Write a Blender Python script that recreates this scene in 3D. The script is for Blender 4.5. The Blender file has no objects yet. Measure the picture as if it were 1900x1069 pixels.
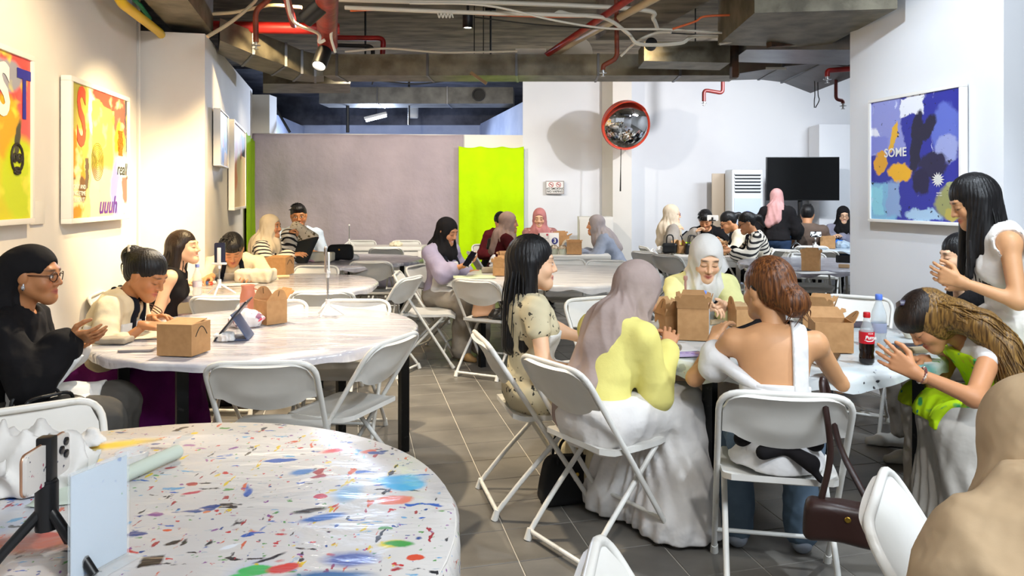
import bpy, bmesh, math, random
import numpy as np
from mathutils import Vector, Matrix
random.seed(7); RNG = np.random.RandomState(5)
SC = bpy.context.scene
COL = SC.collection
PI = math.pi
R_ = math.radians
# ------------------------------------------------------------------ camera, world, exposure
CAMH, FPX, CX, HY = 1.45, 1370.0, 1010.0, 364.0      # eye height; focal length, centre and horizon in a 1900 x 1069 frame
cam_data = bpy.data.cameras.new('camera')
cam_data.sensor_fit = 'HORIZONTAL'; cam_data.sensor_width = 36.0
cam_data.lens = 36.0 * FPX / 1900.0
cam_data.shift_x = (950.0 - CX) / 1900.0
cam_data.shift_y = -(534.5 - HY) / 1900.0
cam_data.clip_start = 0.05
CAM = bpy.data.objects.new('camera', cam_data); COL.objects.link(CAM)
CAM.location = (0, 0, CAMH); CAM.rotation_euler = (PI / 2, 0, 0)
SC.camera = CAM
SC.view_settings.view_transform = 'Standard'
SC.view_settings.look = 'None'
SC.view_settings.exposure = 0.22
SC.view_settings.gamma = 1.0
SC.view_settings.use_curve_mapping = False
world = bpy.data.worlds.new('world'); SC.world = world; world.use_nodes = True
world.node_tree.nodes['Background'].inputs[0].default_value = (0.86, 0.92, 1.0, 1)
world.node_tree.nodes['Background'].inputs[1].default_value = 0.6
SC.cycles.use_denoising = True
SC.cycles.max_bounces = 6; SC.cycles.diffuse_bounces = 3; SC.cycles.glossy_bounces = 3
SC.cycles.transmission_bounces = 5; SC.cycles.transparent_max_bounces = 8
SC.cycles.caustics_reflective = False; SC.cycles.caustics_refractive = False
SC.cycles.sample_clamp_indirect = 4.0

def aim(o, target):
    o.rotation_euler = (Vector(target) - o.location).to_track_quat('-Z', 'Y').to_euler()
WARM = (1.0, 0.74, 0.40); SOFTW = (1.0, 0.90, 0.76); COOL = (0.80, 0.90, 1.0); NEUT = (1.0, 0.97, 0.93)
def spot(name, loc, target, energy, col, angle=60, blend=0.5, radius=0.05):
    l = bpy.data.lights.new(name, 'SPOT'); l.energy = energy; l.color = col
    l.spot_size = R_(angle); l.spot_blend = blend; l.shadow_soft_size = radius
    o = bpy.data.objects.new(name, l); COL.objects.link(o); o.location = loc; aim(o, target); return o
def area(name, loc, target, energy, col, sx, sy):
    l = bpy.data.lights.new(name, 'AREA'); l.energy = energy; l.color = col; l.shape = 'RECTANGLE'; l.size = sx; l.size_y = sy
    o = bpy.data.objects.new(name, l); COL.objects.link(o); o.location = loc; aim(o, target); return o
area('cool_fill_light', (2.0, -0.6, 3.4), (1.4, 4.0, 0.6), 150, COOL, 2.5, 0.4)  # unseen cool fill, added overhead behind the camera; no real fixture
area('cool_fill_light', (4.6, 7.6, 3.35), (4.2, 9.5, 0.5), 120, COOL, 1.6, 0.5)  # second added cool fill, unseen, over the right rear of the room


# ------------------------------------------------------------------ pixel <-> place helpers (frame 1900 x 1069)
def W(px, d): return (px - CX) / FPX * d
def P(px, py, d): return (W(px, d), d, CAMH - (py - HY) / FPX * d)
def plane(px, py, z=0.0):
    d = FPX * (CAMH - z) / (py - HY); return (W(px, d), d)
def fwd(yaw): a = R_(yaw); return (math.sin(a), math.cos(a))

# ------------------------------------------------------------------ colour and materials
def c(h):
    h = h.lstrip('#'); v = [int(h[i:i + 2], 16) / 255 for i in (0, 2, 4)]
    return tuple((x / 12.92 if x <= 0.04045 else ((x + 0.055) / 1.055) ** 2.4) for x in v) + (1.0,)
MATS = {}
def newmat(name):
    m = bpy.data.materials.new(name); m.use_nodes = True
    return m, m.node_tree.nodes, m.node_tree.links, m.node_tree.nodes['Principled BSDF']
def mat(name, col, rough=0.5, metal=0.0, col2=None, nscale=6.0, nlo=0.35, nhi=0.65, bump=0.0, bscale=30.0, bump2=0.0, bscale2=6.0,
        coat=0.0, trans=0.0, alpha=1.0, emit=None, estr=0.0, stretch=(1, 1, 1), ior=1.45, sheen=0.0, spec=0.5):
    if name in MATS: return MATS[name]
    m, N, L, B = newmat(name)
    col = c(col) if isinstance(col, str) else col
    B.inputs['Base Color'].default_value = col; B.inputs['Roughness'].default_value = rough
    B.inputs['Metallic'].default_value = metal; B.inputs['IOR'].default_value = ior
    B.inputs['Specular IOR Level'].default_value = spec
    if coat: B.inputs['Coat Weight'].default_value = coat; B.inputs['Coat Roughness'].default_value = 0.08
    if trans: B.inputs['Transmission Weight'].default_value = trans
    if alpha < 1: B.inputs['Alpha'].default_value = alpha
    if sheen: B.inputs['Sheen Weight'].default_value = sheen
    if emit: B.inputs['Emission Color'].default_value = c(emit); B.inputs['Emission Strength'].default_value = estr
    tc = None
    if col2 or bump or bump2:
        tc = N.new('ShaderNodeTexCoord'); mp = N.new('ShaderNodeMapping'); mp.inputs['Scale'].default_value = stretch
        L.new(tc.outputs['Object'], mp.inputs['Vector'])
    if col2:
        n = N.new('ShaderNodeTexNoise'); n.inputs['Scale'].default_value = nscale; n.inputs['Detail'].default_value = 5
        L.new(mp.outputs[0], n.inputs['Vector'])
        r = N.new('ShaderNodeMapRange'); r.inputs[1].default_value = nlo; r.inputs[2].default_value = nhi
        L.new(n.outputs[0], r.inputs[0])
        x = N.new('ShaderNodeMix'); x.data_type = 'RGBA'; x.inputs[6].default_value = col; x.inputs[7].default_value = c(col2)
        L.new(r.outputs[0], x.inputs[0]); L.new(x.outputs[2], B.inputs['Base Color'])
    prev = None
    for st, sc in ((bump2, bscale2), (bump, bscale)):
        if not st: continue
        n = N.new('ShaderNodeTexNoise'); n.inputs['Scale'].default_value = sc; n.inputs['Detail'].default_value = 3
        L.new(mp.outputs[0], n.inputs['Vector'])
        b = N.new('ShaderNodeBump'); b.inputs['Strength'].default_value = st; b.inputs['Distance'].default_value = 0.25 / sc
        L.new(n.outputs[0], b.inputs['Height'])
        if prev: L.new(prev.outputs[0], b.inputs['Normal'])
        prev = b
    if prev: L.new(prev.outputs[0], B.inputs['Normal'])
    MATS[name] = m; return m
def cloth(name, col, col2=None, rough=0.85, fold=0.35, weave=0.15, wscale=400.0, fscale=9.0, **k):
    return mat(name, col, rough, col2=col2, bump=weave, bscale=wscale, bump2=fold, bscale2=fscale, spec=0.2, **k)
def layered(name, base, layers, coord='Object', rough=0.5, coat=0.0, warp=0.0, wscale=3.0, bump=0.0, bscale=10.0, bstretch=(1, 1, 1), spec=0.5):
    """flat print: colour layers over a base. ('e',col,cx,cy,rx,ry,rot,soft) ellipse; ('r',...) box; ('n',col,scale,thr,soft,stretch,seed) specks; ('g',...) rings"""
    if name in MATS: return MATS[name]
    m, N, L, B = newmat(name)
    tc = N.new('ShaderNodeTexCoord'); src = tc.outputs[coord]
    vec = src
    if warp:
        n = N.new('ShaderNodeTexNoise'); n.inputs['Scale'].default_value = wscale; n.inputs['Detail'].default_value = 6; n.inputs['Roughness'].default_value = .62
        L.new(src, n.inputs['Vector'])
        s = N.new('ShaderNodeVectorMath'); s.operation = 'SUBTRACT'; s.inputs[1].default_value = (0.5, 0.5, 0.5); L.new(n.outputs['Color'], s.inputs[0])
        k = N.new('ShaderNodeVectorMath'); k.operation = 'SCALE'; k.inputs['Scale'].default_value = warp; L.new(s.outputs[0], k.inputs[0])
        a = N.new('ShaderNodeVectorMath'); L.new(src, a.inputs[0]); L.new(k.outputs[0], a.inputs[1]); vec = a.outputs[0]
    cur = None; colv = c(base)
    for l in layers:
        t, lc = l[0], c(l[1])
        if t in 'erg':
            _, _, cx, cy, rx, ry, rot, soft = l[:8]
            mp = N.new('ShaderNodeMapping'); mp.vector_type = 'TEXTURE'
            mp.inputs['Location'].default_value = (cx, cy, 0); mp.inputs['Rotation'].default_value = (0, 0, R_(rot)); mp.inputs['Scale'].default_value = (rx, ry, 1)
            L.new(vec, mp.inputs['Vector'])
            sp = N.new('ShaderNodeSeparateXYZ'); L.new(mp.outputs[0], sp.inputs[0])
            if t == 'r':
                ab = []
                for i in (0, 1):
                    q = N.new('ShaderNodeMath'); q.operation = 'ABSOLUTE'; L.new(sp.outputs[i], q.inputs[0]); ab.append(q)
                q = N.new('ShaderNodeMath'); q.operation = 'MAXIMUM'; L.new(ab[0].outputs[0], q.inputs[0]); L.new(ab[1].outputs[0], q.inputs[1]); dist = q.outputs[0]
            else:
                cb = N.new('ShaderNodeCombineXYZ'); L.new(sp.outputs[0], cb.inputs[0]); L.new(sp.outputs[1], cb.inputs[1])
                q = N.new('ShaderNodeVectorMath'); q.operation = 'LENGTH'; L.new(cb.outputs[0], q.inputs[0]); dist = q.outputs['Value']
            if t == 'g':
                q = N.new('ShaderNodeMath'); q.operation = 'MULTIPLY'; q.inputs[1].default_value = 44.0; L.new(dist, q.inputs[0])
                s2 = N.new('ShaderNodeMath'); s2.operation = 'SINE'; L.new(q.outputs[0], s2.inputs[0])
                g = N.new('ShaderNodeMath'); g.operation = 'GREATER_THAN'; g.inputs[1].default_value = 0.75; L.new(s2.outputs[0], g.inputs[0])
                w = N.new('ShaderNodeMath'); w.operation = 'LESS_THAN'; w.inputs[1].default_value = 1.0; L.new(dist, w.inputs[0])
                z = N.new('ShaderNodeMath'); z.operation = 'MULTIPLY'; L.new(g.outputs[0], z.inputs[0]); L.new(w.outputs[0], z.inputs[1]); mask = z.outputs[0]
            else:
                r = N.new('ShaderNodeMapRange'); soft = soft * (.4 if name.startswith('print_') else .7); r.inputs[1].default_value = 1 + soft; r.inputs[2].default_value = 1 - soft
                L.new(dist, r.inputs[0]); mask = r.outputs[0]
        else:
            _, _, scale, thr, soft, stretch, seed = l[:7]
            mp = N.new('ShaderNodeMapping'); mp.inputs['Location'].default_value = (seed * 3.7, seed * 1.9, seed); mp.inputs['Scale'].default_value = stretch
            mp.inputs['Rotation'].default_value = (0, 0, seed * 0.7 if len(l) > 7 else 0)
            L.new(vec, mp.inputs['Vector'])
            n = N.new('ShaderNodeTexNoise'); n.inputs['Scale'].default_value = scale; n.inputs['Detail'].default_value = 2.5; L.new(mp.outputs[0], n.inputs['Vector'])
            r = N.new('ShaderNodeMapRange'); r.inputs[1].default_value = thr; r.inputs[2].default_value = thr + soft; L.new(n.outputs[0], r.inputs[0]); mask = r.outputs[0]
        x = N.new('ShaderNodeMix'); x.data_type = 'RGBA'; L.new(mask, x.inputs[0]); x.inputs[7].default_value = lc
        if cur: L.new(cur, x.inputs[6])
        else: x.inputs[6].default_value = colv
        cur = x.outputs[2]
    if cur: L.new(cur, B.inputs['Base Color'])
    else: B.inputs['Base Color'].default_value = colv
    B.inputs['Roughness'].default_value = rough; B.inputs['Specular IOR Level'].default_value = spec
    if coat: B.inputs['Coat Weight'].default_value = coat; B.inputs['Coat Roughness'].default_value = 0.07
    if bump:
        mp = N.new('ShaderNodeMapping'); mp.inputs['Scale'].default_value = bstretch; L.new(src, mp.inputs['Vector'])
        n = N.new('ShaderNodeTexNoise'); n.inputs['Scale'].default_value = bscale; n.inputs['Detail'].default_value = 4; n.inputs['Distortion'].default_value = 0.6; L.new(mp.outputs[0], n.inputs['Vector'])
        b = N.new('ShaderNodeBump'); b.inputs['Strength'].default_value = bump; b.inputs['Distance'].default_value = 0.02; L.new(n.outputs[0], b.inputs['Height']); L.new(b.outputs[0], B.inputs['Normal'])
        if coat: L.new(b.outputs[0], B.inputs['Coat Normal'])
    MATS[name] = m; return m

# ------------------------------------------------------------------ mesh helpers
def link(o, parent=None):
    COL.objects.link(o)
    if parent is not None: o.parent = parent
    return o
def thing(name, label, cat, loc=(0, 0, 0), rotz=0.0, group=None):
    o = bpy.data.objects.new(name, None); link(o); o.empty_display_size = 0.1
    o.location = loc; o.rotation_euler = (0, 0, rotz); o['label'] = label; o['category'] = cat
    if group: o['group'] = group
    return o
def tag(o, label, cat, group=None):
    o['label'] = label; o['category'] = cat
    if group: o['group'] = group
    return o
def structure(o): o['kind'] = 'structure'; return o
def mesh(name, verts, faces, smooth=None):
    me = bpy.data.meshes.new(name); me.from_pydata([tuple(v) for v in verts], [], faces); me.update()
    if smooth is not None:
        me.polygons.foreach_set('use_smooth', [True] * len(me.polygons))
        if smooth < 180: me.set_sharp_from_angle(angle=R_(smooth))
    return me
def obj(name, me, m, parent=None, loc=None, rot=None):
    o = bpy.data.objects.new(name, me)
    if m is not None and not me.materials: me.materials.append(m)
    link(o, parent)
    if loc is not None: o.location = loc
    if rot is not None: o.rotation_euler = rot
    return o
class MB:
    def __init__(s): s.v = []; s.f = []
    def add(s, v, f, M=None):
        n = len(s.v)
        s.v += [tuple(M @ Vector(p)) if M is not None else tuple(p) for p in v]
        s.f += [tuple(i + n for i in q) for q in f]; return s
    def box(s, x0, x1, y0, y1, z0, z1, bev=0.0, M=None):
        if bev <= 0:
            v = [(x, y, z) for x in (x0, x1) for y in (y0, y1) for z in (z0, z1)]
            return s.add(v, [(0, 1, 3, 2), (4, 6, 7, 5), (0, 4, 5, 1), (2, 3, 7, 6), (0, 2, 6, 4), (1, 5, 7, 3)], M)
        bm = bmesh.new(); bmesh.ops.create_cube(bm, size=1)
        for q in bm.verts: q.co = ((x0 + x1) / 2 + q.co.x * (x1 - x0), (y0 + y1) / 2 + q.co.y * (y1 - y0), (z0 + z1) / 2 + q.co.z * (z1 - z0))
        bmesh.ops.bevel(bm, geom=bm.edges[:], offset=bev, segments=2, profile=0.6, affect='EDGES')
        bm.verts.index_update()
        s.add([q.co.copy() for q in bm.verts], [[q.index for q in f.verts] for f in bm.faces], M); bm.free(); return s
    def tube(s, pts, r, n=8, closed=False, caps=True, M=None):
        pts = [Vector(p) for p in pts]; k = len(pts)
        rs = r if isinstance(r, (list, tuple)) else [r] * k
        v = []; t0 = None; nrm = None
        for i, p in enumerate(pts):
            if closed: t = (pts[(i + 1) % k] - pts[i - 1])
            else: t = pts[min(i + 1, k - 1)] - pts[max(i - 1, 0)]
            if t.length < 1e-9: t = Vector((0, 0, 1))
            t.normalize()
            if nrm is None:
                nrm = t.orthogonal().normalized()
            else:
                nrm = (nrm - t * nrm.dot(t))
                nrm = nrm.normalized() if nrm.length > 1e-6 else t.orthogonal().normalized()
            b = t.cross(nrm)
            for j in range(n):
                a = 2 * PI * j / n; v.append(p + (nrm * math.cos(a) + b * math.sin(a)) * rs[i])
        f = []
        for i in range(k if closed else k - 1):
            i2 = (i + 1) % k
            for j in range(n): f.append((i * n + j, i * n + (j + 1) % n, i2 * n + (j + 1) % n, i2 * n + j))
        if caps and not closed: f += [tuple(range(n - 1, -1, -1)), tuple((k - 1) * n + j for j in range(n))]
        return s.add(v, f, M)
    def lathe(s, prof, n=20, M=None, cap=True):
        v = []; k = len(prof)
        for r, z in prof:
            for j in range(n): a = 2 * PI * j / n; v.append((r * math.cos(a), r * math.sin(a), z))
        f = [(i * n + j, i * n + (j + 1) % n, (i + 1) * n + (j + 1) % n, (i + 1) * n + j) for i in range(k - 1) for j in range(n)]
        if cap: f += [tuple(range(n - 1, -1, -1)), tuple((k - 1) * n + j for j in range(n))]
        return s.add(v, f, M)
    def prism(s, pts, z0, z1, M=None):
        n = len(pts); v = [(x, y, z0) for x, y in pts] + [(x, y, z1) for x, y in pts]
        A = sum(pts[i][0] * pts[(i + 1) % n][1] - pts[(i + 1) % n][0] * pts[i][1] for i in range(n))
        f = [(i, (i + 1) % n, n + (i + 1) % n, n + i) for i in range(n)] + [tuple(range(n - 1, -1, -1)), tuple(range(n, 2 * n))]
        if A < 0: f = [q[::-1] for q in f]
        return s.add(v, f, M)
    def grid(s, fn, nu, nv, M=None, flip=False):
        v = [fn(i / nu, j / nv) for i in range(nu + 1) for j in range(nv + 1)]
        f = [(i * (nv + 1) + j, (i + 1) * (nv + 1) + j, (i + 1) * (nv + 1) + j + 1, i * (nv + 1) + j + 1) for i in range(nu) for j in range(nv)]
        if flip: f = [q[::-1] for q in f]
        return s.add(v, f, M)
    def build(s, name, m, parent=None, smooth=35, loc=None, rot=None):
        return obj(name, mesh(name, s.v, s.f, smooth), m, parent, loc, rot)
def rounded(pts, r, seg=5):
    """polyline with rounded corners"""
    pts = [Vector(p) for p in pts]; out = [pts[0]]
    for i in range(1, len(pts) - 1):
        a, b, d = pts[i - 1], pts[i], pts[i + 1]
        ra = min(r, (a - b).length * 0.49, (d - b).length * 0.49)
        p0 = b + (a - b).normalized() * ra; p1 = b + (d - b).normalized() * ra
        for k in range(seg + 1):
            t = k / seg; out.append(p0 * (1 - t) ** 2 + b * 2 * t * (1 - t) + p1 * t * t)
    return out + [pts[-1]]
def catmull(pts, seg=6):
    pts = [Vector(p) for p in pts]; q = [pts[0] * 2 - pts[1]] + pts + [pts[-1] * 2 - pts[-2]]; out = []
    for i in range(1, len(q) - 2):
        for k in range(seg):
            t = k / seg; a, b, d, e = q[i - 1], q[i], q[i + 1], q[i + 2]
            out.append(0.5 * (b * 2 + (d - a) * t + (a * 2 - b * 5 + d * 4 - e) * t * t + (b * 3 - a - d * 3 + e) * t ** 3))
    return out + [pts[-1]]
def rrect(w, h, r, seg=4, cx=0, cy=0):
    o = []
    for sx, sy, a0 in ((1, 1, 0), (-1, 1, 90), (-1, -1, 180), (1, -1, 270)):
        for k in range(seg + 1):
            a = R_(a0 + 90 * k / seg); o.append((cx + sx * (w / 2 - r) + r * math.cos(a), cy + sy * (h / 2 - r) + r * math.sin(a)))
    return o
def text(body, size, m, parent, M, extrude=0.0004, shear=0.0, bold=0.0, align='CENTER', name='lettering', sx=1.0):
    cu = bpy.data.curves.new(name, 'FONT'); cu.body = body; cu.size = size; cu.extrude = extrude; cu.shear = shear; cu.offset = bold
    cu.align_x = align; cu.align_y = 'CENTER'; cu.resolution_u = 3; cu.materials.append(m)
    tmp = bpy.data.objects.new(name, cu); me = bpy.data.meshes.new_from_object(tmp); bpy.data.objects.remove(tmp); bpy.data.curves.remove(cu)
    if not me.materials: me.materials.append(m)
    o = bpy.data.objects.new(name, me); link(o, parent); o.matrix_local = M @ Matrix.Diagonal((sx, 1, 1, 1)); return o
def copy_tree(root, loc, rotz, label, group=None):
    r = root.copy(); COL.objects.link(r); r.location = loc; r.rotation_euler = (0, 0, rotz); r['label'] = label
    if group: r['group'] = group
    for ch in root.children:
        q = ch.copy(); COL.objects.link(q); q.parent = r
        for g in ch.children:
            d = g.copy(); COL.objects.link(d); d.parent = q
    return r
RX = lambda a: Matrix.Rotation(R_(a), 4, 'X')
RY = lambda a: Matrix.Rotation(R_(a), 4, 'Y')
RZ = lambda a: Matrix.Rotation(R_(a), 4, 'Z')
TR = lambda x, y, z: Matrix.Translation((x, y, z))

# ================================================================== the setting
M_wallw = mat('white_wall_paint', '#e9e4dc', 0.75, col2='#ded8cf', nscale=1.2, nlo=0.4, nhi=0.75, bump=0.05, bscale=60)
M_wallc = mat('cool_wall_paint', '#e6e7ea', 0.7, col2='#dcdde2', nscale=1.0, nlo=0.4, nhi=0.75, bump=0.05, bscale=60)
M_conc = mat('concrete_slab', '#8d8272', 0.9, col2='#5d554a', nscale=2.4, bump=0.3, bscale=20, stretch=(1, 3, 1))
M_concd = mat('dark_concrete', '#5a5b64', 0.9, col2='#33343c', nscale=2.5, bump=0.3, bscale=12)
M_duct = mat('duct_wrap', '#7b7564', 0.5, 0.35, col2='#565042', nscale=5, bump=0.25, bscale=45, bump2=0.15, bscale2=9)
M_ductl = mat('duct_plain_metal', '#6d6e70', 0.42, 0.6, col2='#55565a', nscale=3, bump=0.08, bscale=20)
M_grout = mat('grout', '#cfc8bc', 0.9, bump=0.1, bscale=90)

def tile_mat():
    m, N, L, B = newmat('floor_tile')
    tc = N.new('ShaderNodeTexCoord'); g = N.new('ShaderNodeNewGeometry'); oi = N.new('ShaderNodeObjectInfo')
    n = N.new('ShaderNodeTexNoise'); n.inputs['Scale'].default_value = 3.2; n.inputs['Detail'].default_value = 7
    mp = N.new('ShaderNodeMapping'); mp.inputs['Scale'].default_value = (1, 1.6, 1); L.new(g.outputs['Position'], mp.inputs['Vector']); L.new(mp.outputs[0], n.inputs['Vector'])
    r = N.new('ShaderNodeMapRange'); r.inputs[1].default_value = 0.3; r.inputs[2].default_value = 0.7; L.new(n.outputs[0], r.inputs[0])
    x = N.new('ShaderNodeMix'); x.data_type = 'RGBA'; x.inputs[6].default_value = c('#5f5b56'); x.inputs[7].default_value = c('#7a756d'); L.new(r.outputs[0], x.inputs[0])
    h = N.new('ShaderNodeHueSaturation'); L.new(x.outputs[2], h.inputs['Color'])
    q = N.new('ShaderNodeMapRange'); q.inputs[3].default_value = 0.93; q.inputs[4].default_value = 1.07; L.new(oi.outputs['Random'], q.inputs[0]); L.new(q.outputs[0], h.inputs['Value'])
    L.new(h.outputs[0], B.inputs['Base Color']); B.inputs['Roughness'].default_value = 0.42
    n2 = N.new('ShaderNodeTexNoise'); n2.inputs['Scale'].default_value = 120; L.new(g.outputs['Position'], n2.inputs['Vector'])
    b = N.new('ShaderNodeBump'); b.inputs['Strength'].default_value = 0.12; b.inputs['Distance'].default_value = 0.002; L.new(n2.outputs[0], b.inputs['Height']); L.new(b.outputs[0], B.inputs['Normal'])
    return m
M_tile = tile_mat()
# floor: grout bed + tiles standing proud of it; tile rows run 14.5 degrees off the view
floor = MB().box(-8, 8, -3.2, 16.5, -0.2, -0.004).build('floor', M_grout, None, None); structure(floor)
TA = R_(14.5); ta = (-math.sin(TA), math.cos(TA)); tb = (math.cos(TA), math.sin(TA)); TS, TT, G = 0.304, 0.287, 0.0046
t0 = (W(975.8, 1986.5 / 705), 1986.5 / 705)
off = (2.93 - t0[1]) / ta[1]; t0 = (t0[0] + ta[0] * off, t0[1] + ta[1] * off)
def tile_center(i, j): u, v = (i + 0.5) * TS, (j + 0.5) * TT; return (t0[0] + tb[0] * u + ta[0] * v, t0[1] + tb[1] * u + ta[1] * v)
hx, hy, bv = TS / 2 - G / 2, TT / 2 - G / 2, 0.0018
tv = [(sx * hx, sy * hy, -0.004) for sx, sy in ((-1, -1), (1, -1), (1, 1), (-1, 1))] + [(sx * hx, sy * hy, -bv) for sx, sy in ((-1, -1), (1, -1), (1, 1), (-1, 1))] + [(sx * (hx - bv), sy * (hy - bv), 0) for sx, sy in ((-1, -1), (1, -1), (1, 1), (-1, 1))]
tf = [(8, 9, 10, 11)] + [(k * 4 + i, k * 4 + (i + 1) % 4, k * 4 + 4 + (i + 1) % 4, k * 4 + 4 + i) for k in (0, 1) for i in range(4)]
tile_me = mesh('tile', tv, tf); tile_me.materials.append(M_tile)
cand = []; rest = MB()
for i in range(-40, 42):
    for j in range(-24, 46):
        x, y = tile_center(i, j)
        if abs(x) > 7.6 or y < -2.9 or y > 12.4: continue
        px = CX + FPX * x / y if y > 0.5 else -1
        py = HY + FPX * CAMH / y if y > 0.5 else 9999
        if 0.3 < y and 560 < px < 1640 and py < 1110 and not (px < 800 and py > 900): cand.append((y, x, i, j))
        else: cand.append((99 + y, x, i, j))
cand.sort()
RT = Matrix.Rotation(TA, 4, 'Z')
for k, (y, x, i, j) in enumerate(cand):
    cx_, cy_ = tile_center(i, j)
    if k < 300:
        o = obj('tile', tile_me, None, floor); o.location = (cx_, cy_, 0); o.rotation_euler = (0, 0, TA)
    else: rest.add(tv, tf, TR(cx_, cy_, 0) @ RT)
tfld = rest.build('tile_field', M_tile, floor, None); tfld['kind'] = 'stuff'

def lw(d): return -1.99 - 0.216 * d
def wall(name, pts, z0, z1, m): return structure(MB().prism(pts, z0, z1).build(name, m, None, None))
wl = wall('wall_left', [(lw(-3.2), -3.2), (lw(5.98), 5.98), (lw(5.98) - 0.16, 5.98), (lw(-3.2) - 0.16, -3.2)], 0, 3.55, M_wallw)
# bump: lower wall standing out of the left wall, its top rising towards the back
BC = (-2.80, 6.09); BK = (-4.43, 11.2)
def bs(d): return BC[0] + (BK[0] - BC[0]) * (d - BC[1]) / (BK[1] - BC[1])
bp = [(lw(5.98), 5.981), BC, BK, (-4.9, 11.2), (-3.75, 5.981)]
bz = [2.79, 2.79, 3.06, 3.06, 2.79]
bv_ = [(x, y, 0) for x, y in bp] + [(x, y, z) for (x, y), z in zip(bp, bz)]
structure(obj('wall_left_projection', mesh('wall_left_projection', bv_, [(i, (i + 1) % 5, 5 + (i + 1) % 5, 5 + i) for i in range(5)] + [(4, 3, 2, 1, 0), (5, 6, 7, 8, 9)]), M_wallw))
mb = MB().box(-0.012, 0.012, -0.014, 0.004, 0.0, 3.5, 0.003)
structure(mb.build('trim_1', M_wallw, None, 35, (lw(5.93) + 0.015, 5.93, 0), (0, 0, R_(-12))))
D0, D1 = 11.2, 11.55
wall('wall_back_partition', [(BK[0], D0), (W(970, D1), D1), (W(970, D1), D1 + 0.18), (BK[0], D0 + 0.18)], 0, 2.405, M_wallw)
wall('wall_back_pier', [(BK[0], D0), (W(500, D0), D0), (W(500, D0), D0 + 0.3), (BK[0], D0 + 0.3)], 2.405, 2.99, M_wallw)
wall('wall_back', [(W(970, D1), D1), (7.0, 12.1), (7.0, 12.3), (W(970, D1) + 0.03, D1 + 0.2)], 0, 3.55, M_wallc)
wall('wall_back_column', [(W(1117, 11.62), 11.62), (W(1137, 11.3), 11.3), (W(1172, 11.3), 11.3), (W(1172, 11.3), 11.7)], 0, 3.55, M_wallw)
wall('wall_back_return', [(W(1520, 11.4), 11.4), (6.9, 11.6), (6.9, 11.95), (W(1520, 11.4), 11.85)], 0, 2.56, M_wallc)
wall('wall_right', [(7.0, -3.2), (7.15, -3.2), (7.15, 12.3), (7.0, 12.3)], 0, 3.55, M_wallc)
PC = (2.368, 5.72); PN = (2.717, 4.367)
def pw(d): return PC[0] + (PN[0] - PC[0]) * (d - PC[1]) / (PN[1] - PC[1])
wall('wall_right_pillar', [PC, PN, (4.6, 4.87), (4.3, 6.22)], 0, 3.55, M_wallc)
# room behind the partition, seen through the gap over it
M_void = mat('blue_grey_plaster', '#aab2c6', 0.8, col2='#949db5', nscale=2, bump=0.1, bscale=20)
wall('wall_void_right', [(W(970, D1), D1 + 0.19), (-1.35, 15.4), (-1.2, 15.4), (W(970, D1) + 0.15, D1 + 0.19)], 0, 2.95, M_void)
wall('wall_void_left', [(-4.6, D0 + 0.31), (-5.0, 15.4), (-5.2, 15.4), (-4.8, D0 + 0.31)], 0, 2.9, M_void)
wall('wall_void_back', [(-6.5, 15.4), (0.5, 15.4), (0.5, 15.6), (-6.5, 15.6)], 0, 2.93, M_void)
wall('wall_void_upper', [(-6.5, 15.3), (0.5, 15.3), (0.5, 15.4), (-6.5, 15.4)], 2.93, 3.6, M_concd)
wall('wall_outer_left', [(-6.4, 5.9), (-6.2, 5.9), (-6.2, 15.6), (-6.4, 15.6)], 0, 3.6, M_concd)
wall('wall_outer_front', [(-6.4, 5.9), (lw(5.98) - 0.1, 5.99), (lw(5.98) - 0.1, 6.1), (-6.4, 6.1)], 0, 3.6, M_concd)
ceil_ = wall('ceiling', [(-8, -3.2), (8, -3.2), (8, 11.9), (-8, 11.9)], 3.55, 3.8, M_conc)
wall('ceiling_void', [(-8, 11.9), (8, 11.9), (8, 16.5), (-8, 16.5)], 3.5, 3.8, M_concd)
# concrete beam running into the depth right of centre, and a cross beam
def hexa(f4, b4):
    v = list(f4) + list(b4)
    return v, [(0, 1, 2, 3), (7, 6, 5, 4), (0, 4, 5, 1), (1, 5, 6, 2), (2, 6, 7, 3), (3, 7, 4, 0)]
def hobj(name, f4, b4, m, parent=None): v, f = hexa(f4, b4); return obj(name, mesh(name, v, f), m, parent)
b = MB(); b.add(*hexa([(0.55, 7.9, 3.12), (1.0, 7.9, 3.12), (1.0, 7.9, 3.55), (0.55, 7.9, 3.55)], [(1.35, 4.6, 3.12), (1.85, 4.6, 3.12), (1.85, 4.6, 3.55), (1.35, 4.6, 3.55)]))
structure(b.build('ceiling_beam', M_conc, None, None))
b = MB().box(-3.0, 1.0, 6.2, 6.5, 3.38, 3.55); structure(b.build('ceiling_beam_cross', M_conc, None, None))

# ------------------------------------------------------------------ ducts
def duct_run(name, label, secs, m, flange=True):
    """secs: list of profiles, each 4 points; a section mesh between neighbours"""
    r = thing(name, label, 'duct', secs[0][0])
    o = Vector(secs[0][0])
    for a, b_ in zip(secs[:-1], secs[1:]):
        v, f = hexa([Vector(p) - o for p in a], [Vector(p) - o for p in b_]); obj('duct_section', mesh('duct_section', v, f), m, r)
    if flange:
        for a in secs[1:-1]:
            cen = sum((Vector(p) for p in a), Vector()) / 4
            nr = (Vector(a[1]) - Vector(a[0])).cross(Vector(a[2]) - Vector(a[0])).normalized() * 0.012
            q = [cen + (Vector(p) - cen) * 1.06 - o for p in a]
            v, f = hexa([p - nr for p in q], [p + nr for p in q]); obj('flange', mesh('flange', v, f), M_ductl, r)
    return r
def xsec(x, y0=7.64, y1=8.06, z0=2.70, z1=2.92): return [(x, y0, z0), (x, y1, z0), (x, y1, z1), (x, y0, z1)]
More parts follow.
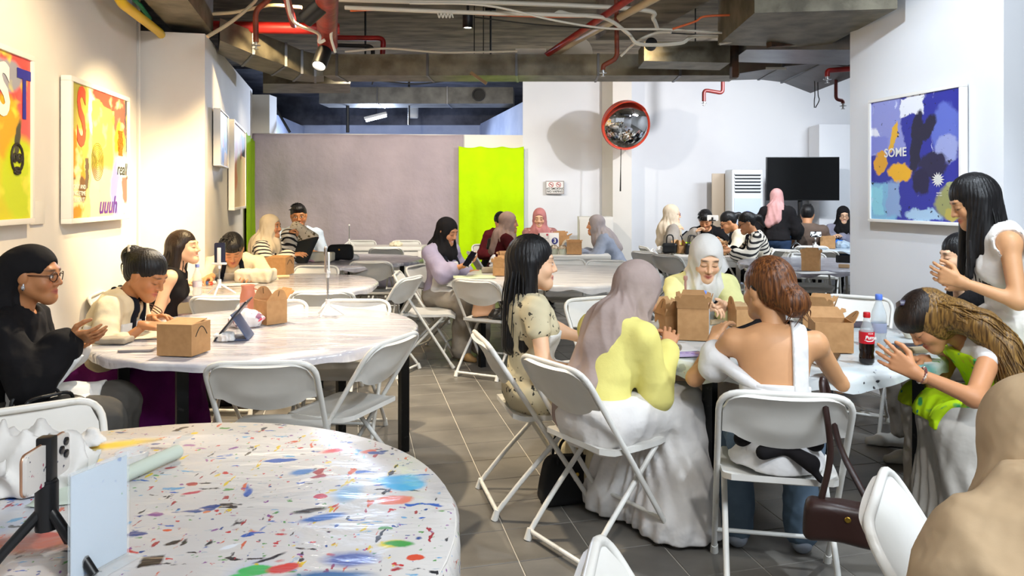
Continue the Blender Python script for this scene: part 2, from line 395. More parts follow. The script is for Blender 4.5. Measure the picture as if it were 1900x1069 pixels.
duct_run('air_duct', 'long grey-brown foil-wrapped air duct crossing the room below the ceiling', [xsec(W(p_, 7.64)) for p_ in (600, 625, 793, 958, 1110, 1262, 1372)], M_duct)
def sec(pl, z0, z1, nx, ny, w):
    x, y = pl; return [(x, y, z0), (x + nx * w, y + ny * w, z0), (x + nx * w, y + ny * w, z1), (x, y, z1)]
def cs(px, d, z0, z1, px2, d2): return [(W(px, d), d, z0), (W(px2, d2), d2, z0), (W(px2, d2), d2, z1), (W(px, d), d, z1)]
duct_run('air_duct', 'curved branch duct sweeping from the left wall towards the long duct',
         [cs(408, 6.3, 2.78, 2.97, 405, 6.9), cs(470, 6.7, 2.74, 2.95, 450, 7.3), cs(530, 7.2, 2.72, 2.94, 505, 7.75), cs(560, 7.45, 2.69, 2.92, 545, 7.95), cs(585, 7.62, 2.69, 2.92, 585, 8.05), cs(601, 7.65, 2.70, 2.92, 601, 8.06)], M_duct)
duct_run('air_duct', 'big dark duct above the yellow pipe by the left wall corner',
         [[(-2.75, 4.5, 2.86), (-2.36, 4.5, 2.86), (-2.36, 4.5, 3.45), (-2.75, 4.5, 3.45)], [(-2.855, 5.23, 2.86), (-2.54, 5.23, 2.86), (-2.54, 5.23, 3.45), (-2.855, 5.23, 3.45)], [(-3.2, 6.4, 2.86), (-2.87, 6.4, 2.86), (-2.87, 6.4, 3.45), (-3.2, 6.4, 3.45)]], M_duct)
duct_run('air_duct', 'flat lower duct tucked behind the curved branch duct',
         [[(W(488, 8.6), 8.6, 2.76), (W(488, 9.4), 9.4, 2.76), (W(488, 9.4), 9.4, 2.90), (W(488, 8.6), 8.6, 2.90)], [(W(650, 8.6), 8.6, 2.76), (W(650, 9.4), 9.4, 2.76), (W(650, 9.4), 9.4, 2.90), (W(650, 8.6), 8.6, 2.90)]], M_duct)
duct_run('air_duct', 'dark duct with a round port inside the gap over the cloth partition',
         [[(W(p_, 12.6), 12.6, 3.03), (W(p_, 12.6), 13.2, 3.03), (W(p_, 12.6), 13.2, 3.31), (W(p_, 12.6), 12.6, 3.31)] for p_ in (592, 700, 830, 952)], mat('grey_duct', '#6a6862', .6, .2, col2='#504e4a', nscale=5))
vp = bpy.data.objects['air_duct.004']
MB().lathe([(0.11, 0), (0.11, 0.05), (0.085, 0.05), (0.085, 0.005)], 18, RX(90)).build('port', mat('black_rubber', '#0c0c0d', 0.6), vp, 35, Vector(P(888, 176, 12.58)) - vp.location)
# right-hand ducts
duct_run('air_duct', 'plain grey duct stepping down in front of the right back wall',
         [xsec(W(1372, 7.64), 7.64, 8.1, 2.72, 2.98), xsec(W(1440, 7.5), 7.3, 8.1, 2.73, 2.98), xsec(W(1500, 7.3), 6.9, 8.1, 2.70, 2.98), [(W(1590, 6.9), 6.7, 2.58), (W(1590, 6.9), 8.1, 2.58), (W(1590, 6.9), 8.1, 2.98), (W(1590, 6.9), 6.7, 2.98)]], M_ductl)
duct_run('air_duct', 'wide galvanised duct lit cool blue beside the white pillar',
         [[(W(1385, 6.6), 6.6, 2.76), (W(1385, 6.6), 7.2, 2.76), (W(1385, 6.6), 7.2, 2.96), (W(1385, 6.6), 6.6, 2.96)], [(W(1640, 5.9), 5.9, 2.62), (W(1640, 5.9), 6.6, 2.62), (W(1640, 5.9), 6.6, 2.86), (W(1640, 5.9), 5.9, 2.86)]], mat('galvanised', '#8e9298', 0.35, 0.7, col2='#767a82', nscale=4))
duct_run('air_duct', 'short duct box carrying the lamp-lit yellow end',
         [[(W(1195, 6.6), 6.6, 2.66), (W(1195, 6.6), 7.0, 2.66), (W(1195, 6.6), 7.0, 2.83), (W(1195, 6.6), 6.6, 2.83)], [(W(1360, 6.6), 6.7, 2.66), (W(1360, 6.6), 7.1, 2.66), (W(1360, 6.6), 7.1, 2.86), (W(1360, 6.6), 6.7, 2.86)]], M_duct)
duct_run('air_duct', 'large overhead duct cut by the top of the picture by the pillar',
         [[(W(1400, 5.2), 5.2, 2.74), (W(1400, 5.2), 6.3, 2.74), (W(1400, 5.2), 6.3, 3.2), (W(1400, 5.2), 5.2, 3.2)], [(W(1640, 5.2), 5.0, 2.72), (W(1640, 5.2), 6.3, 2.72), (W(1640, 5.2), 6.3, 3.2), (W(1640, 5.2), 5.0, 3.2)]], M_duct)
o = MB().box(-0.6, 0.6, -0.03, 0.03, -0.05, 0.05).build('steel_angle', mat('rust_steel', '#6b4a36', 0.7, 0.3, col2='#3f352d', nscale=8), None, None, P(1525, 70, 6.4), (0, R_(-8), R_(25)))
tag(o, 'brown steel angle bar slanting under the ceiling by the pillar', 'beam')
o = MB().box(-0.03, 0.03, -0.05, 0.05, -0.2, 0.2).build('steel_bracket', mat('rust_steel', '#6b4a36'), None, None, P(1362, 105, 6.9))
tag(o, 'rusty upright bracket between the two right-hand ducts', 'bracket')

# ------------------------------------------------------------------ pipes and cables under the ceiling
M_redp = mat('red_pipe_paint', '#a31f1c', 0.4, col2='#7c1512', nscale=6, bump=0.05)
M_rust = mat('orange_brown_pipe', '#8a4128', 0.55, col2='#5d2a1b', nscale=10)
M_cab = mat('white_cable', '#d9d2c2', 0.5)
M_orange = mat('orange_cable', '#d0602a', 0.5)
M_dark = mat('dark_cable', '#26231f', 0.6)
M_metal = mat('steel', '#b0b0b0', 0.3, 0.9)
def pipe(name, label, pts, r, m, cat='pipe', rnd=0.06, n=10, spl=False):
    pts = [Vector(p) for p in pts]; o = pts[0].copy(); q = [p - o for p in pts]
    q = catmull(q, 6) if spl else rounded(q, rnd)
    ob = MB().tube(q, r, n).build(name, m, None, 50, o); return tag(ob, label, cat)
pipe('gas_pipe', 'bright yellow pipe slanting down along the top of the left wall', [(lw(4.3) + 0.12, 4.3, 3.2), P(226, 6, 4.95), P(296, 60, 5.95), P(300, 66, 6.05)], 0.034, mat('yellow_pipe', '#e0b818', 0.4))
pipe('cable', 'green cable hanging beside the yellow pipe', [P(240, -10, 5.2), P(262, 12, 5.5), P(278, 34, 5.8)], 0.016, mat('green_cable', '#1c8a5a', 0.5), 'cable')
def sprinkler(parent, at, up=False):
    mb = MB(); mb.lathe([(0.012, 0), (0.012, -0.02), (0.035, -0.022), (0.035, -0.027), (0.008, -0.03), (0.008, -0.05), (0.02, -0.052), (0.02, -0.056)], 12)
    mb.build('sprinkler_head', M_metal, parent, 35, at)
def spipe(label, pts, r, m):
    o = pipe('sprinkler_pipe', label, pts, r, m, rnd=0.05); sprinkler(o, Vector(pts[-1]) - Vector(pts[0])); return o
spipe('rusty sprinkler pipe dropping from the ceiling over the curved duct', [P(512, -12, 5.9), P(474, 20, 5.9), P(475, 78, 5.9)], 0.022, M_rust)
spipe('tall brown sprinkler pipe standing above the convex mirror', [P(1143, -30, 6.4), P(1145, 108, 6.4), P(1119, 122, 6.4), P(1119, 130, 6.4)], 0.021, M_rust)
spipe('dark red sprinkler pipe with two bends on the right back wall', [P(1341, 66, 9.5), P(1341, 173, 9.5), P(1306, 167, 9.5), P(1306, 188, 9.5)], 0.025, mat('maroon_pipe', '#5c1a18', 0.45))
spipe('short red sprinkler pipe reaching from behind the pillar', [(W(1600, 6.2), 6.2, 3.54), P(1600, 126, 6.2), P(1535, 131, 6.2), P(1535, 142, 6.2)], 0.022, M_redp)
spipe('small maroon sprinkler pipe under the stepped duct', [P(1551, 140, 7.3), P(1551, 184, 7.3), P(1564, 187, 7.3), P(1564, 192, 7.3)], 0.018, mat('maroon_pipe', '#5c1a18'))
pipe('fire_pipe', 'thick red fire main running level above the curved duct', [P(395, 50, 6.6), P(630, 54, 6.9)], 0.055, M_redp)
pipe('fire_pipe', 'wide wrapped red pipe hanging down in front of the long duct', [P(606, -60, 4.3), P(607, 60, 5.6), P(608, 84, 5.7)], 0.075, mat('wrapped_red_pipe', '#8f2a22', 0.5, col2='#6d1d19', nscale=9, bump=0.3, bscale=14), n=16)
pipe('fire_pipe', 'thin red pipe bending down behind the long duct', [P(625, 70, 7.9), P(712, 71, 7.9), P(709, 112, 7.9)], 0.028, M_redp)
pipe('fire_pipe', 'dark pipe bending down next to the thin red pipe', [P(625, 84, 7.9), P(692, 86, 7.9), P(692, 112, 7.9)], 0.022, M_dark)
pipe('fire_pipe', 'diagonal red pipe slanting below the slab at the centre', [P(1185, -14, 5.6), P(1014, 102, 7.7)], 0.03, M_redp)
pipe('conduit', 'diagonal cream pipe beside the slanting red pipe', [P(1235, -14, 5.5), P(1066, 78, 7.6), P(1030, 100, 7.8)], 0.032, mat('cream_pipe', '#c9b694', 0.5))
pipe('fire_pipe', 'steep red pipe falling between the spotlights', [P(530, -10, 5.4), P(545, 46, 6.5)], 0.03, M_redp)
rr = random.Random(3)
def cable(label, pts, r=0.014, m=None, cat='cable', n=6): return pipe('cable', label, pts, r, m or M_cab, cat, spl=True, n=n)
cable('long white conduit along the slab, uppermost of the white runs', [P(600, -2, 6.1), P(760, 3, 6.1), P(950, 6, 6.1), P(1190, 18, 6.2), P(1212, 35, 6.3), P(1220, 54, 6.4)], 0.019)
cable('white conduit below the uppermost run, crossing to the junction', [P(640, 14, 6.0), P(860, 23, 6.0), P(1040, 28, 6.1), P(1120, 33, 6.2), P(1165, 62, 6.3), P(1188, 82, 6.3), P(1262, 80, 6.3), P(1295, 67, 6.3), P(1430, 70, 6.3), P(1470, 50, 6.3), P(1530, 49, 6.3)], 0.017)
cable('thin white cable drooping from the left to the junction', [P(760, 6, 5.9), P(900, 10, 5.9), P(1030, 38, 6.0), P(1130, 53, 6.1), P(1250, 55, 6.1), P(1400, 66, 6.2)], 0.009)
cable('loose white cable looping along the thick red pipe', [P(532, -5, 5.3), P(545, 40, 5.4), P(590, 62, 5.4), P(592, 78, 5.4), P(603, 74, 5.4)], 0.013)
cable('pale cable wriggling down the wrapped red pipe', [P(608, -5, 4.9), P(616, 22, 5.2), P(621, 34, 5.3), P(614, 66, 5.4), P(622, 97, 5.5)], 0.011)
cable('cream cable arching from the left wall up to the slab', [P(385, 68, 5.6), P(430, 40, 5.8), P(468, 8, 6.0), P(480, -8, 6.1)], 0.014, mat('cream_pipe', '#c9b694'))
cable('cream conduit running to the rusty sprinkler pipe', [P(395, 26, 6.2), P(440, 22, 6.2), P(500, 10, 6.2), P(560, 14, 6.2)], 0.015, mat('cream_pipe', '#c9b694'))
cable('orange cable lying along the white conduit', [P(650, 20, 6.02), P(720, 18, 6.02), P(820, 23, 6.02), P(1000, 31, 6.1), P(1120, 31, 6.2)], 0.008, M_orange)
cable('orange cable climbing over the right-hand beam', [P(1248, 54, 5.9), P(1290, 40, 5.9), P(1312, 30, 5.9), P(1400, 28, 5.9), P(1480, 32, 5.9)], 0.009, M_orange)
cable('white cable crossing from the mirror pipe to the lamp', [P(1152, 104, 6.5), P(1180, 78, 6.4), P(1215, 62, 6.4), P(1245, 60, 6.3)], 0.012)
cable('white cable slanting to the right-hand beam', [P(1335, 82, 6.2), P(1400, 68, 6.2), P(1440, 56, 6.2), P(1510, 48, 6.3)], 0.011)
cable('white cable running straight along the top of the long duct', [P(640, 96, 7.6), P(720, 90, 7.6), P(820, 97, 7.6), P(960, 95, 7.6)], 0.012)
cable('curled white cable spring below the conduit', [P(812 + t * 3.2, 28 + (5 if t % 2 else -4), 5.95) for t in range(10)], 0.006)
cable('thin dark wire strung across the slab', [P(880, 32, 6.5), P(1000, 46, 6.5), P(1130, 54, 6.5), P(1300, 64, 6.5), P(1420, 62, 6.5)], 0.006, M_dark)
cable('white loop of cable coiled at the ceiling junction', [P(1030, 26, 6.15), P(1040, 22, 6.15), P(1062, 27, 6.15), P(1120, 33, 6.15)], 0.014)
cable('dark drop wire hanging over the gap', [P(690, 157, 12.0), P(700, 150, 12.0), P(770, 156, 12.0), P(830, 150, 12.0)], 0.012, M_dark)
for i_, (x_, lb) in enumerate(((1511, 'thin hanging wire under the stepped duct'), (1517, 'curled hanging wire under the stepped duct'))):
    cable(lb, [P(x_, 140, 7.6), P(x_ + 1, 175, 7.6), P(x_ + (0 if i_ == 0 else 3), 186, 7.6), P(x_ - i_ * 4, 200, 7.6)], 0.005, M_dark)
for nm, zz in (('air_duct.007', 2.83), ('air_duct.006', 2.9)):
    rt = bpy.data.objects[nm]; MB().tube([(.5, .2, zz - rt.location.z), (.5, .2, 3.54 - rt.location.z)], .006, 6).build('hanger_rod', M_dark, rt)
# hanger rods of the long duct
for x_ in (880, 897):
    tag(MB().tube([(0, 0, 0), (0, 0, 0.62)], 0.006, 6).build('hanger_rod', M_dark, None, None, (W(x_, 7.6), 7.6, 2.92)), 'thin hanger rod above the long duct' + (' under the black lamp' if x_ == 880 else ' with a brown tie'), 'rod')
o = MB().box(-0.1, 0.1, -0.02, 0.02, -0.015, 0.015).build('duct_tie', mat('brown_tie', '#8a6d4a', 0.7), None, None, P(888, 145, 7.6), (0, R_(35), 0)); tag(o, 'brown strap tied under the long duct', 'strap')
o = MB().box(-0.16, 0.16, -0.02, 0.02, -0.03, 0.03).build('notice_plate', mat('plate_white', '#cfcac0', 0.6), None, None, P(985, 96, 7.7)); tag(o, 'small pale plate standing on the long duct', 'plate')
o = MB().lathe([(0.18, 0), (0.18, 0.06), (0.02, 0.06)], 20, RX(90)).build('fan_housing', mat('plate_white', '#cfcac0'), None, 35, P(1068, 100, 7.9)); tag(o, 'round pale housing half hidden behind the long duct', 'fan')
o = MB().box(-0.1, 0.1, -0.004, 0.004, -0.012, 0.012).build('ceiling_diffuser', mat('plate_white', '#cfcac0'), None, None, P(1440, 127, 7.2)); tag(o, 'flat white diffuser on the underside of the stepped duct', 'vent')

# ------------------------------------------------------------------ ceiling lamps (fixtures; each holds its own light)
M_black = mat('black_lamp_body', '#101113', 0.45, bump=0.05)
def lens_mat(n, col, s):
    return mat(n, '#ffffff', 0.4, emit=col, estr=s)
def can_lamp(label, at, target, energy, col, angle, blend=0.4, r=0.055, ln=0.17, rod=None, lens=25.0):
    root = thing('spotlight', label, 'lamp', at)
    q = (Vector(target) - Vector(at)).to_track_quat('-Z', 'Y').to_matrix().to_4x4()
    body = MB().lathe([(r * 0.9, ln * 0.5), (r, ln * 0.48), (r, -ln * 0.5), (r * 0.86, -ln * 0.5), (r * 0.8, -ln * 0.4)], 20, q).build('lamp_body', M_black, root, 40)
    MB().lathe([(r * 0.8, -ln * 0.42), (r * 0.3, -ln * 0.41)], 18, q).build('lens', lens_mat('lamp_lens_%d' % int(lens), '#fff4e0', lens), body, 40)
    if rod:
        MB().tube([(0, 0, 0.02), (0, 0, rod)], 0.012, 6).build('stem', M_black, root, 40)
        MB().box(-0.06, 0.06, -0.02, 0.02, rod - 0.02, rod + 0.02).build('mount', M_black, root, 40)
    e = q @ Vector((0, 0, -ln * 0.55)) + Vector(at)
    s = spot('spot_light', e, target, energy, col, angle, blend, 0.045)
    return root
can_lamp('black spotlight aimed at the ringed painting', P(583, 22, 4.9), (lw(5.35), 5.35, 1.5), 340, WARM, 58, .8)
can_lamp('black spotlight hanging below the wrapped red pipe', P(597, 108, 5.6), (-1.9, 4.2, .5), 130, SOFTW, 62, .6)
can_lamp('black cylinder downlight hanging from the slab over the middle', P(868, 40, 6.4), (W(868, 6.4), 6.4, 0), 130, SOFTW, 90, .6, r=.045, ln=.115, rod=.5)
can_lamp('small lamp lighting the end of the short duct box', P(1208, 82, 6.35), P(1196, 118, 6.75), 10, WARM, 90, .5, r=.05, ln=.06)
can_lamp('black spotlight above the tablet table', (-1.68, 4.6, 3.25), (-1.1, 4.0, 0), 430, (1.0, .84, .60), 80, .35, rod=.28)
can_lamp('black spotlight over the lime painting', (-1.1, 3.2, 3.3), (lw(4.0), 4.0, 1.7), 260, WARM, 60, .8, rod=.24)
can_lamp('added black spotlight, out of view, lighting the projecting wall pictures', (-1.75, 5.75, 3.3), (bs(8.2), 8.2, 1.6), 520, WARM, 42, .8, rod=.24)  # added lamp, kept above the frame, to brighten the projecting wall
can_lamp('black spotlight over the bent man table', (-1.9, 5.3, 3.3), (-2.5, 6.1, .7), 460, WARM, 64, .6, rod=.24)
can_lamp('black spotlight over the cola table', (2.2, 2.4, 3.35), (1.15, 3.6, .7), 210, COOL, 95, .5, rod=.19)
can_lamp('added unseen fill spotlight near the camera', (.6, .2, 3.35), (-.5, 2.4, .6), 120, NEUT, 100, .5, rod=.19)  # added fill from the camera side, out of view
can_lamp('black spotlight in the aisle', (-.3, 5.4, 3.35), (-.4, 5.2, 0), 170, (1.0, .86, .62), 80, .5, rod=.19)
can_lamp('black spotlight facing the blue painting', (1.0, 3.4, 3.35), (pw(4.5), 4.5, 1.7), 200, COOL, 75, .7, rod=.19)
can_lamp('added fill spotlight hidden behind the long duct over the card table', (-.6, 8.25, 2.86), (-.2, 11.0, 1.2), 120, SOFTW, 125, .6, rod=.68)  # added to brighten the back wall, tucked out of sight behind the duct
can_lamp('black spotlight before the right back wall', (2.6, 8.3, 2.95), (1.6, 11.4, 1.2), 230, (.96, .97, 1.0), 130, .6, rod=.6)
can_lamp('added fill spotlight hidden behind the long duct before the mauve backdrop', (-2.0, 8.25, 2.86), (-2.6, 11, 1.0), 220, SOFTW, 120, .6, rod=.68)  # added to light the backdrop cloth, concealed by the long duct
s_ = bpy.data.lights.new('tube_light', 'AREA'); s_.energy = 220; s_.color = (.62, .75, 1.0); s_.size = .5; s_.size_y = .1; s_.shape = 'RECTANGLE'
o_ = bpy.data.objects.new('tube_light', s_); COL.objects.link(o_); o_.location = P(698, 224, 14.1); aim(o_, P(698, 250, 13.9))


# ------------------------------------------------------------------ cloths on the back wall
M_pink = cloth('mauve_backdrop', '#b5a7ad', '#a79ba2', fold=0.5, fscale=5, nscale=1.5)
def hanging(name, label, p0, p1, z0, z1, m, waves, amp, nu=40, nv=16, jag=0.0, seed=1):
    """sheet between two floor points p0->p1"""
    p0, p1 = Vector(p0), Vector(p1); d = p1 - p0; n = Vector((d.y, -d.x)).normalized(); rg = random.Random(seed)
    ph = [rg.uniform(0, 6) for _ in range(4)]
    def f(u, v):
        k = 0.35 + 0.65 * (1 - v)
        w = amp * k * (math.sin(waves * u * 2 * PI + ph[0] + v) + 0.6 * math.sin(waves * 1.7 * u * 2 * PI + ph[1] - 2 * v) + 0.5 * math.sin(v * 9 + u * 12 + ph[2]))
        q = p0 + d * u + n * (w + amp * 1.6)
        return (q.x - p0.x, q.y - p0.y, z0 + (z1 - z0) * v - (jag * abs(math.sin(u * 3 * PI)) if v == 1 else 0) * 0.5)
    mb = MB().grid(f, nu, nv); o = mb.build(name, m, None, 180, (p0.x, p0.y, 0))
    md = o.modifiers.new('thickness', 'SOLIDIFY'); md.thickness = 0.004
    return tag(o, label, 'cloth')
def backd(px): t = (px - 468) / (970 - 468); return D0 + (D1 - D0) * t
hanging('backdrop_cloth', 'large creased grey-mauve backdrop cloth covering the back partition', (W(469, D0 - .03), D0 - .03), (W(860, backd(860) - .03), backd(860) - .03), 0.05, 2.40, M_pink, 5, 0.008, 60, 24, 0.02, 4)
hanging('neon_curtain', 'bright lime curtain pinned beside the mauve backdrop cloth', (W(851, backd(851) - .09), backd(851) - .09), (W(972, backd(972) - .09), backd(972) - .09), 0.25, 2.22, cloth('lime_cloth', '#c4f000', '#b4e000', fold=0.4, fscale=4, nscale=2), 3, 0.012, 40, 24, 0.05, 8)
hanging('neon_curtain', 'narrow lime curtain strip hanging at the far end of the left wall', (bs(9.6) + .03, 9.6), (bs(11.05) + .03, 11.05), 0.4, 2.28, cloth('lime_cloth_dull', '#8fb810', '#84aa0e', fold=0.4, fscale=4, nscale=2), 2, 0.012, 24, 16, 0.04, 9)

# ------------------------------------------------------------------ pictures
M_frame = mat('white_frame', '#efece6', 0.5)
M_letc = mat('coral_print', '#e2563a', 0.6)
def picture(label, a, b_, z0, z1, art, fr=0.03, dep=0.05, name='framed_painting', gap=0.012):
    a, b_ = Vector(a), Vector(b_); d = (b_ - a); w = d.length; h = z1 - z0
    root = thing(name, label, 'painting', (a.x, a.y, z0), math.atan2(d.y, d.x))
    mb = MB()
    for x0, x1, q0, q1 in ((0, w, 0, fr), (0, w, h - fr, h), (0, fr, fr, h - fr), (w - fr, w, fr, h - fr)): mb.box(x0, x1, -dep - gap, -gap, q0, q1, 0.003)
    mb.build('frame', M_frame, root)
    me = mesh('canvas', [(0, 0, 0), (1, 0, 0), (1, 1, 0), (0, 1, 0), (0, 0, -1), (1, 0, -1), (1, 1, -1), (0, 1, -1)], [(0, 1, 2, 3), (7, 6, 5, 4), (0, 4, 5, 1), (1, 5, 6, 2), (2, 6, 7, 3), (3, 7, 4, 0)])
    cv = obj('canvas', me, art, root); cv.location = (fr * .8, -dep - gap + 0.012, fr * .8); cv.scale = (w - fr * 1.6, h - fr * 1.6, 0.025); cv.rotation_euler = (R_(90), 0, 0)
    root['w'] = w; root['h'] = h; root['y'] = -dep - gap + 0.010
    return root
def ptext(root, body, u, v, size, m, shear=0.0, bold=0.0, rot=0, sx=1.0):
    return text(body, size, m, root, TR(u * root['w'], root['y'] - 0.001, v * root['h']) @ RX(90) @ RZ(rot), shear=shear, bold=bold, sx=sx)
art2 = layered('print_rings', '#f2dc86', [
    ('e', '#b9ae4c', 0.10, 0.72, 0.2, 0.36, 0, .12), ('e', '#c98a1e', 0.05, 0.32, 0.16, 0.34, 8, .15), ('e', '#fbf6d8', 0.33, 0.86, 0.06, 0.2, 0, .2), ('r', '#f6e25e', 0.52, 0.66, 0.18, 0.26, 0, .1),
    ('r', '#f2c7ad', 0.55, 0.18, 0.25, 0.2, 0, .1), ('e', '#e8533f', 0.62, 0.96, 0.3, 0.07, -6, .25), ('e', '#ea6250', 0.86, 0.82, 0.14, 0.2, 0, .2), ('e', '#e9b733', 0.84, 0.6, 0.1, 0.2, 0, .2), ('r', '#4b4a52', 0.985, 0.75, 0.03, 0.28, 0, .1),
    ('e', '#8b94d8', 0.8, 0.24, 0.14, 0.26, 0, .35), ('e', '#9cc4d4', 0.93, 0.14, 0.14, 0.2, 0, .3), ('e', '#e36a5e', 0.96, 0.25, 0.06, 0.14, 0, .2), ('e', '#c3d6dc', 0.92, 0.42, 0.14, 0.1, 0, .25), ('e', '#6a4a26', 0.12, 0.22, 0.13, 0.1, 0, .25), ('r', '#5b4a38', 0.235, 0.34, 0.025, 0.12, 3, .15),
    ('n', '#f7ecb4', 5, .56, .12, (1, 1, 1), 2), ('n', '#e9a24a', 9, .66, .06, (1, .4, 1), 5)], warp=0.15, wscale=4, rough=0.55)
p2 = picture('framed abstract painting with a red S and concentric rings on the left wall', (lw(4.5), 4.5), (lw(5.54), 5.54), 1.28, 2.19, art2, 0.032, 0.06)
ptext(p2, 'S', 0.17, 0.72, 0.52, M_letc, bold=0.012, sx=0.62)
M_ink = mat('ink_print', '#2b2722', 0.6); M_purp = mat('purple_print', '#5a2a94', 0.6); M_indigo = mat('indigo_print', '#2f2f94', 0.6); M_pale = mat('pale_print', '#e9e8e2', 0.6)
ptext(p2, 'uuuh', 0.60, 0.115, 0.17, M_purp, shear=0.35, bold=0.002, sx=1.0)
ptext(p2, 'really', 0.885, 0.40, 0.13, M_ink, shear=0.3, sx=0.9)
ptext(p2, 'POINT AND', 0.13, 0.25, 0.04, M_pale); ptext(p2, 'SINGLETIME', 0.13, 0.205, 0.04, M_pale); ptext(p2, 'DESIGN IT', 0.13, 0.16, 0.04, M_pale)
mb = MB()
for k in range(1, 10):
    q = [(0.105 * k / 9 * math.cos(t * 2 * PI / 28), 0, 0.125 * k / 9 * math.sin(t * 2 * PI / 28)) for t in range(28)]
    mb.tube(q, 0.0016, 4, closed=True)
mb.build('ring_print', mat('ring_ink', '#5a5a20', 0.6), p2, 60, (0.42 * p2['w'], p2['y'] - 0.0015, 0.44 * p2['h']))
mb = MB()
for k in range(9): mb.tube(catmull([(0.02 * math.sin(k * 2.1 + t) - 0.03 + 0.008 * k, 0, 0.02 * t - 0.1) for t in range(10)], 3), 0.003, 4)
mb.build('scribble_print', mat('ochre_ink', '#a8701a', 0.6), p2, 60, (0.83 * p2['w'], p2['y'] - 0.0015, 0.62 * p2['h']))
art1 = layered('print_lime', '#d8cf20', [('r', '#e4534c', 0.6, 0.9, 0.6, 0.22, 0, .15), ('e', '#9a9aa6', 0.72, 0.86, 0.2, 0.1, 0, .3), ('e', '#ea5c58', 0.97, 0.6, 0.14, 0.24, 0, .15), ('e', '#d9a51a', 0.75, 0.55, 0.14, 0.2, 0, .25), ('e', '#c9d816', 0.9, 0.25, 0.2, 0.25, 0, .3), ('e', '#4a4634', 0.86, 0.48, 0.03, 0.12, -12, .4), ('n', '#efe84a', 5, .55, .12, (1, 1, 1), 3)], warp=0.08, wscale=4)
p1 = picture('framed painting with ST lettering and a skull, cut by the left edge', (lw(2.99), 2.99), (lw(4.056), 4.056), 1.30, 2.22, art1, 0.03, 0.05)
ptext(p1, 'S', 0.70, 0.74, 0.36, M_pale, bold=0.014, sx=0.8); ptext(p1, 'T', 0.905, 0.74, 0.36, M_indigo, bold=0.01, sx=0.7)
mb = MB()
for (rx_, rz_, dx_, dz_) in ((0.062, 0.075, 0, 0.02), (0.016, 0.02, -0.025, 0.02), (0.016, 0.02, 0.025, 0.02), (0.03, 0.008, 0, -0.04), (0.03, 0.008, 0, -0.055)):
    mb.tube([(dx_ + rx_ * math.cos(t * PI / 8), 0, dz_ + rz_ * math.sin(t * PI / 8)) for t in range(16)], 0.007, 5, closed=True)
mb.build('skull_print', M_ink, p1, 60, (0.83 * p1['w'], p1['y'] - 0.002, 0.36 * p1['h']))
o = MB().box(0, 0.16, -0.015, -0.002, 0, 0.13, 0.002).build('caption_card', mat('card_white', '#e8e4dc', 0.6), None, 35, (lw(4.13), 4.13, 1.29), (0, 0, R_(102.2))); tag(o, 'small white caption card right of the lime painting', 'card')
art3 = layered('print_small_blue', '#7f9cc0', [('r', '#c9cdd6', 0.2, 0.5, 0.25, 0.6, 0, .2), ('e', '#c23a44', 0.5, 0.55, 0.14, 0.2, 10, .2), ('e', '#24263c', 0.72, 0.6, 0.2, 0.3, 0, .25), ('e', '#d8a83a', 0.75, 0.12, 0.25, 0.16, 0, .25), ('e', '#5076c0', 0.45, 0.2, 0.15, 0.15, 0, .3)], warp=0.1, wscale=5)
picture('small square blue abstract picture on the projecting wall', (bs(6.52), 6.52), (bs(7.2), 7.2), 1.72, 2.23, art3, 0.012, 0.06)
art4 = layered('print_peach', '#f0c27a', [('r', '#f4d9a8', 0.5, 0.3, 0.4, 0.4, 0, .2), ('e', '#ef9a58', 0.15, 0.6, 0.2, 0.4, 0, .3), ('r', '#2a2e3a', 0.8, 0.8, 0.2, 0.14, 0, .08), ('e', '#f6e6a0', 0.5, 0.5, 0.25, 0.2, 0, .3), ('e', '#d27a4a', 0.6, 0.75, 0.1, 0.14, 0, .2)], warp=0.08, wscale=5)
picture('tall peach abstract picture lit on the projecting wall', (bs(7.75), 7.75), (bs(9.2), 9.2), 1.30, 2.26, art4, 0.03, 0.06)
artr = layered('print_blue', '#2a2f9c', [
    ('r', '#8f95d6', 0.18, 0.78, 0.2, 0.22, 6, .12), ('r', '#eef0fa', 0.5, 0.92, 0.13, 0.08, 0, .15), ('e', '#e6e8f6', 0.05, 0.66, 0.07, 0.12, 0, .2), ('r', '#7f86d4', 0.1, 0.62, 0.12, 0.08, 0, .3),
    ('e', '#5f6fca', 0.86, 0.7, 0.16, 0.2, 0, .25), ('e', '#9aa3d8', 0.86, 0.55, 0.12, 0.1, 0, .3), ('e', '#1b1838', 0.55, 0.62, 0.07, 0.26, -8, .2), ('e', '#1d1a38', 0.66, 0.72, 0.06, 0.12, -38, .25), ('e', '#201d44', 0.72, 0.44, 0.15, 0.09, 0, .25), ('e', '#1a1640', 0.6, 0.3, 0.1, 0.1, 0, .3),
    ('e', '#e9b22a', 0.29, 0.69, 0.035, 0.13, -18, .2), ('e', '#e3a21c', 0.13, 0.48, 0.08, 0.1, -30, .2), ('e', '#f0b21e', 0.36, 0.39, 0.14, 0.07, -15, .25), ('e', '#eaa83a', 0.32, 0.24, 0.03, 0.06, -10, .3),
    ('r', '#7fb6d8', 0.15, 0.14, 0.17, 0.17, 0, .15), ('r', '#8aa6d2', 0.28, 0.18, 0.08, 0.15, 0, .25), ('r', '#8ccfe2', 0.08, 0.16, 0.07, 0.12, 8, .2), ('e', '#a9c9e6', 0.62, 0.05, 0.2, 0.05, -5, .3), ('e', '#9a9a62', 0.88, 0.16, 0.14, 0.12, 20, .35), ('e', '#b8a850', 0.93, 0.06, 0.08, 0.05, 15, .3), ('e', '#a8ac78', 0.92, 0.29, 0.05, 0.03, 0, .2),
    ('n', '#16132e', 26, .68, .03, (1, 1, 1), 4), ('n', '#c8cdf0', 16, .70, .05, (1, .3, 1), 7)], warp=0.16, wscale=6, rough=0.5)
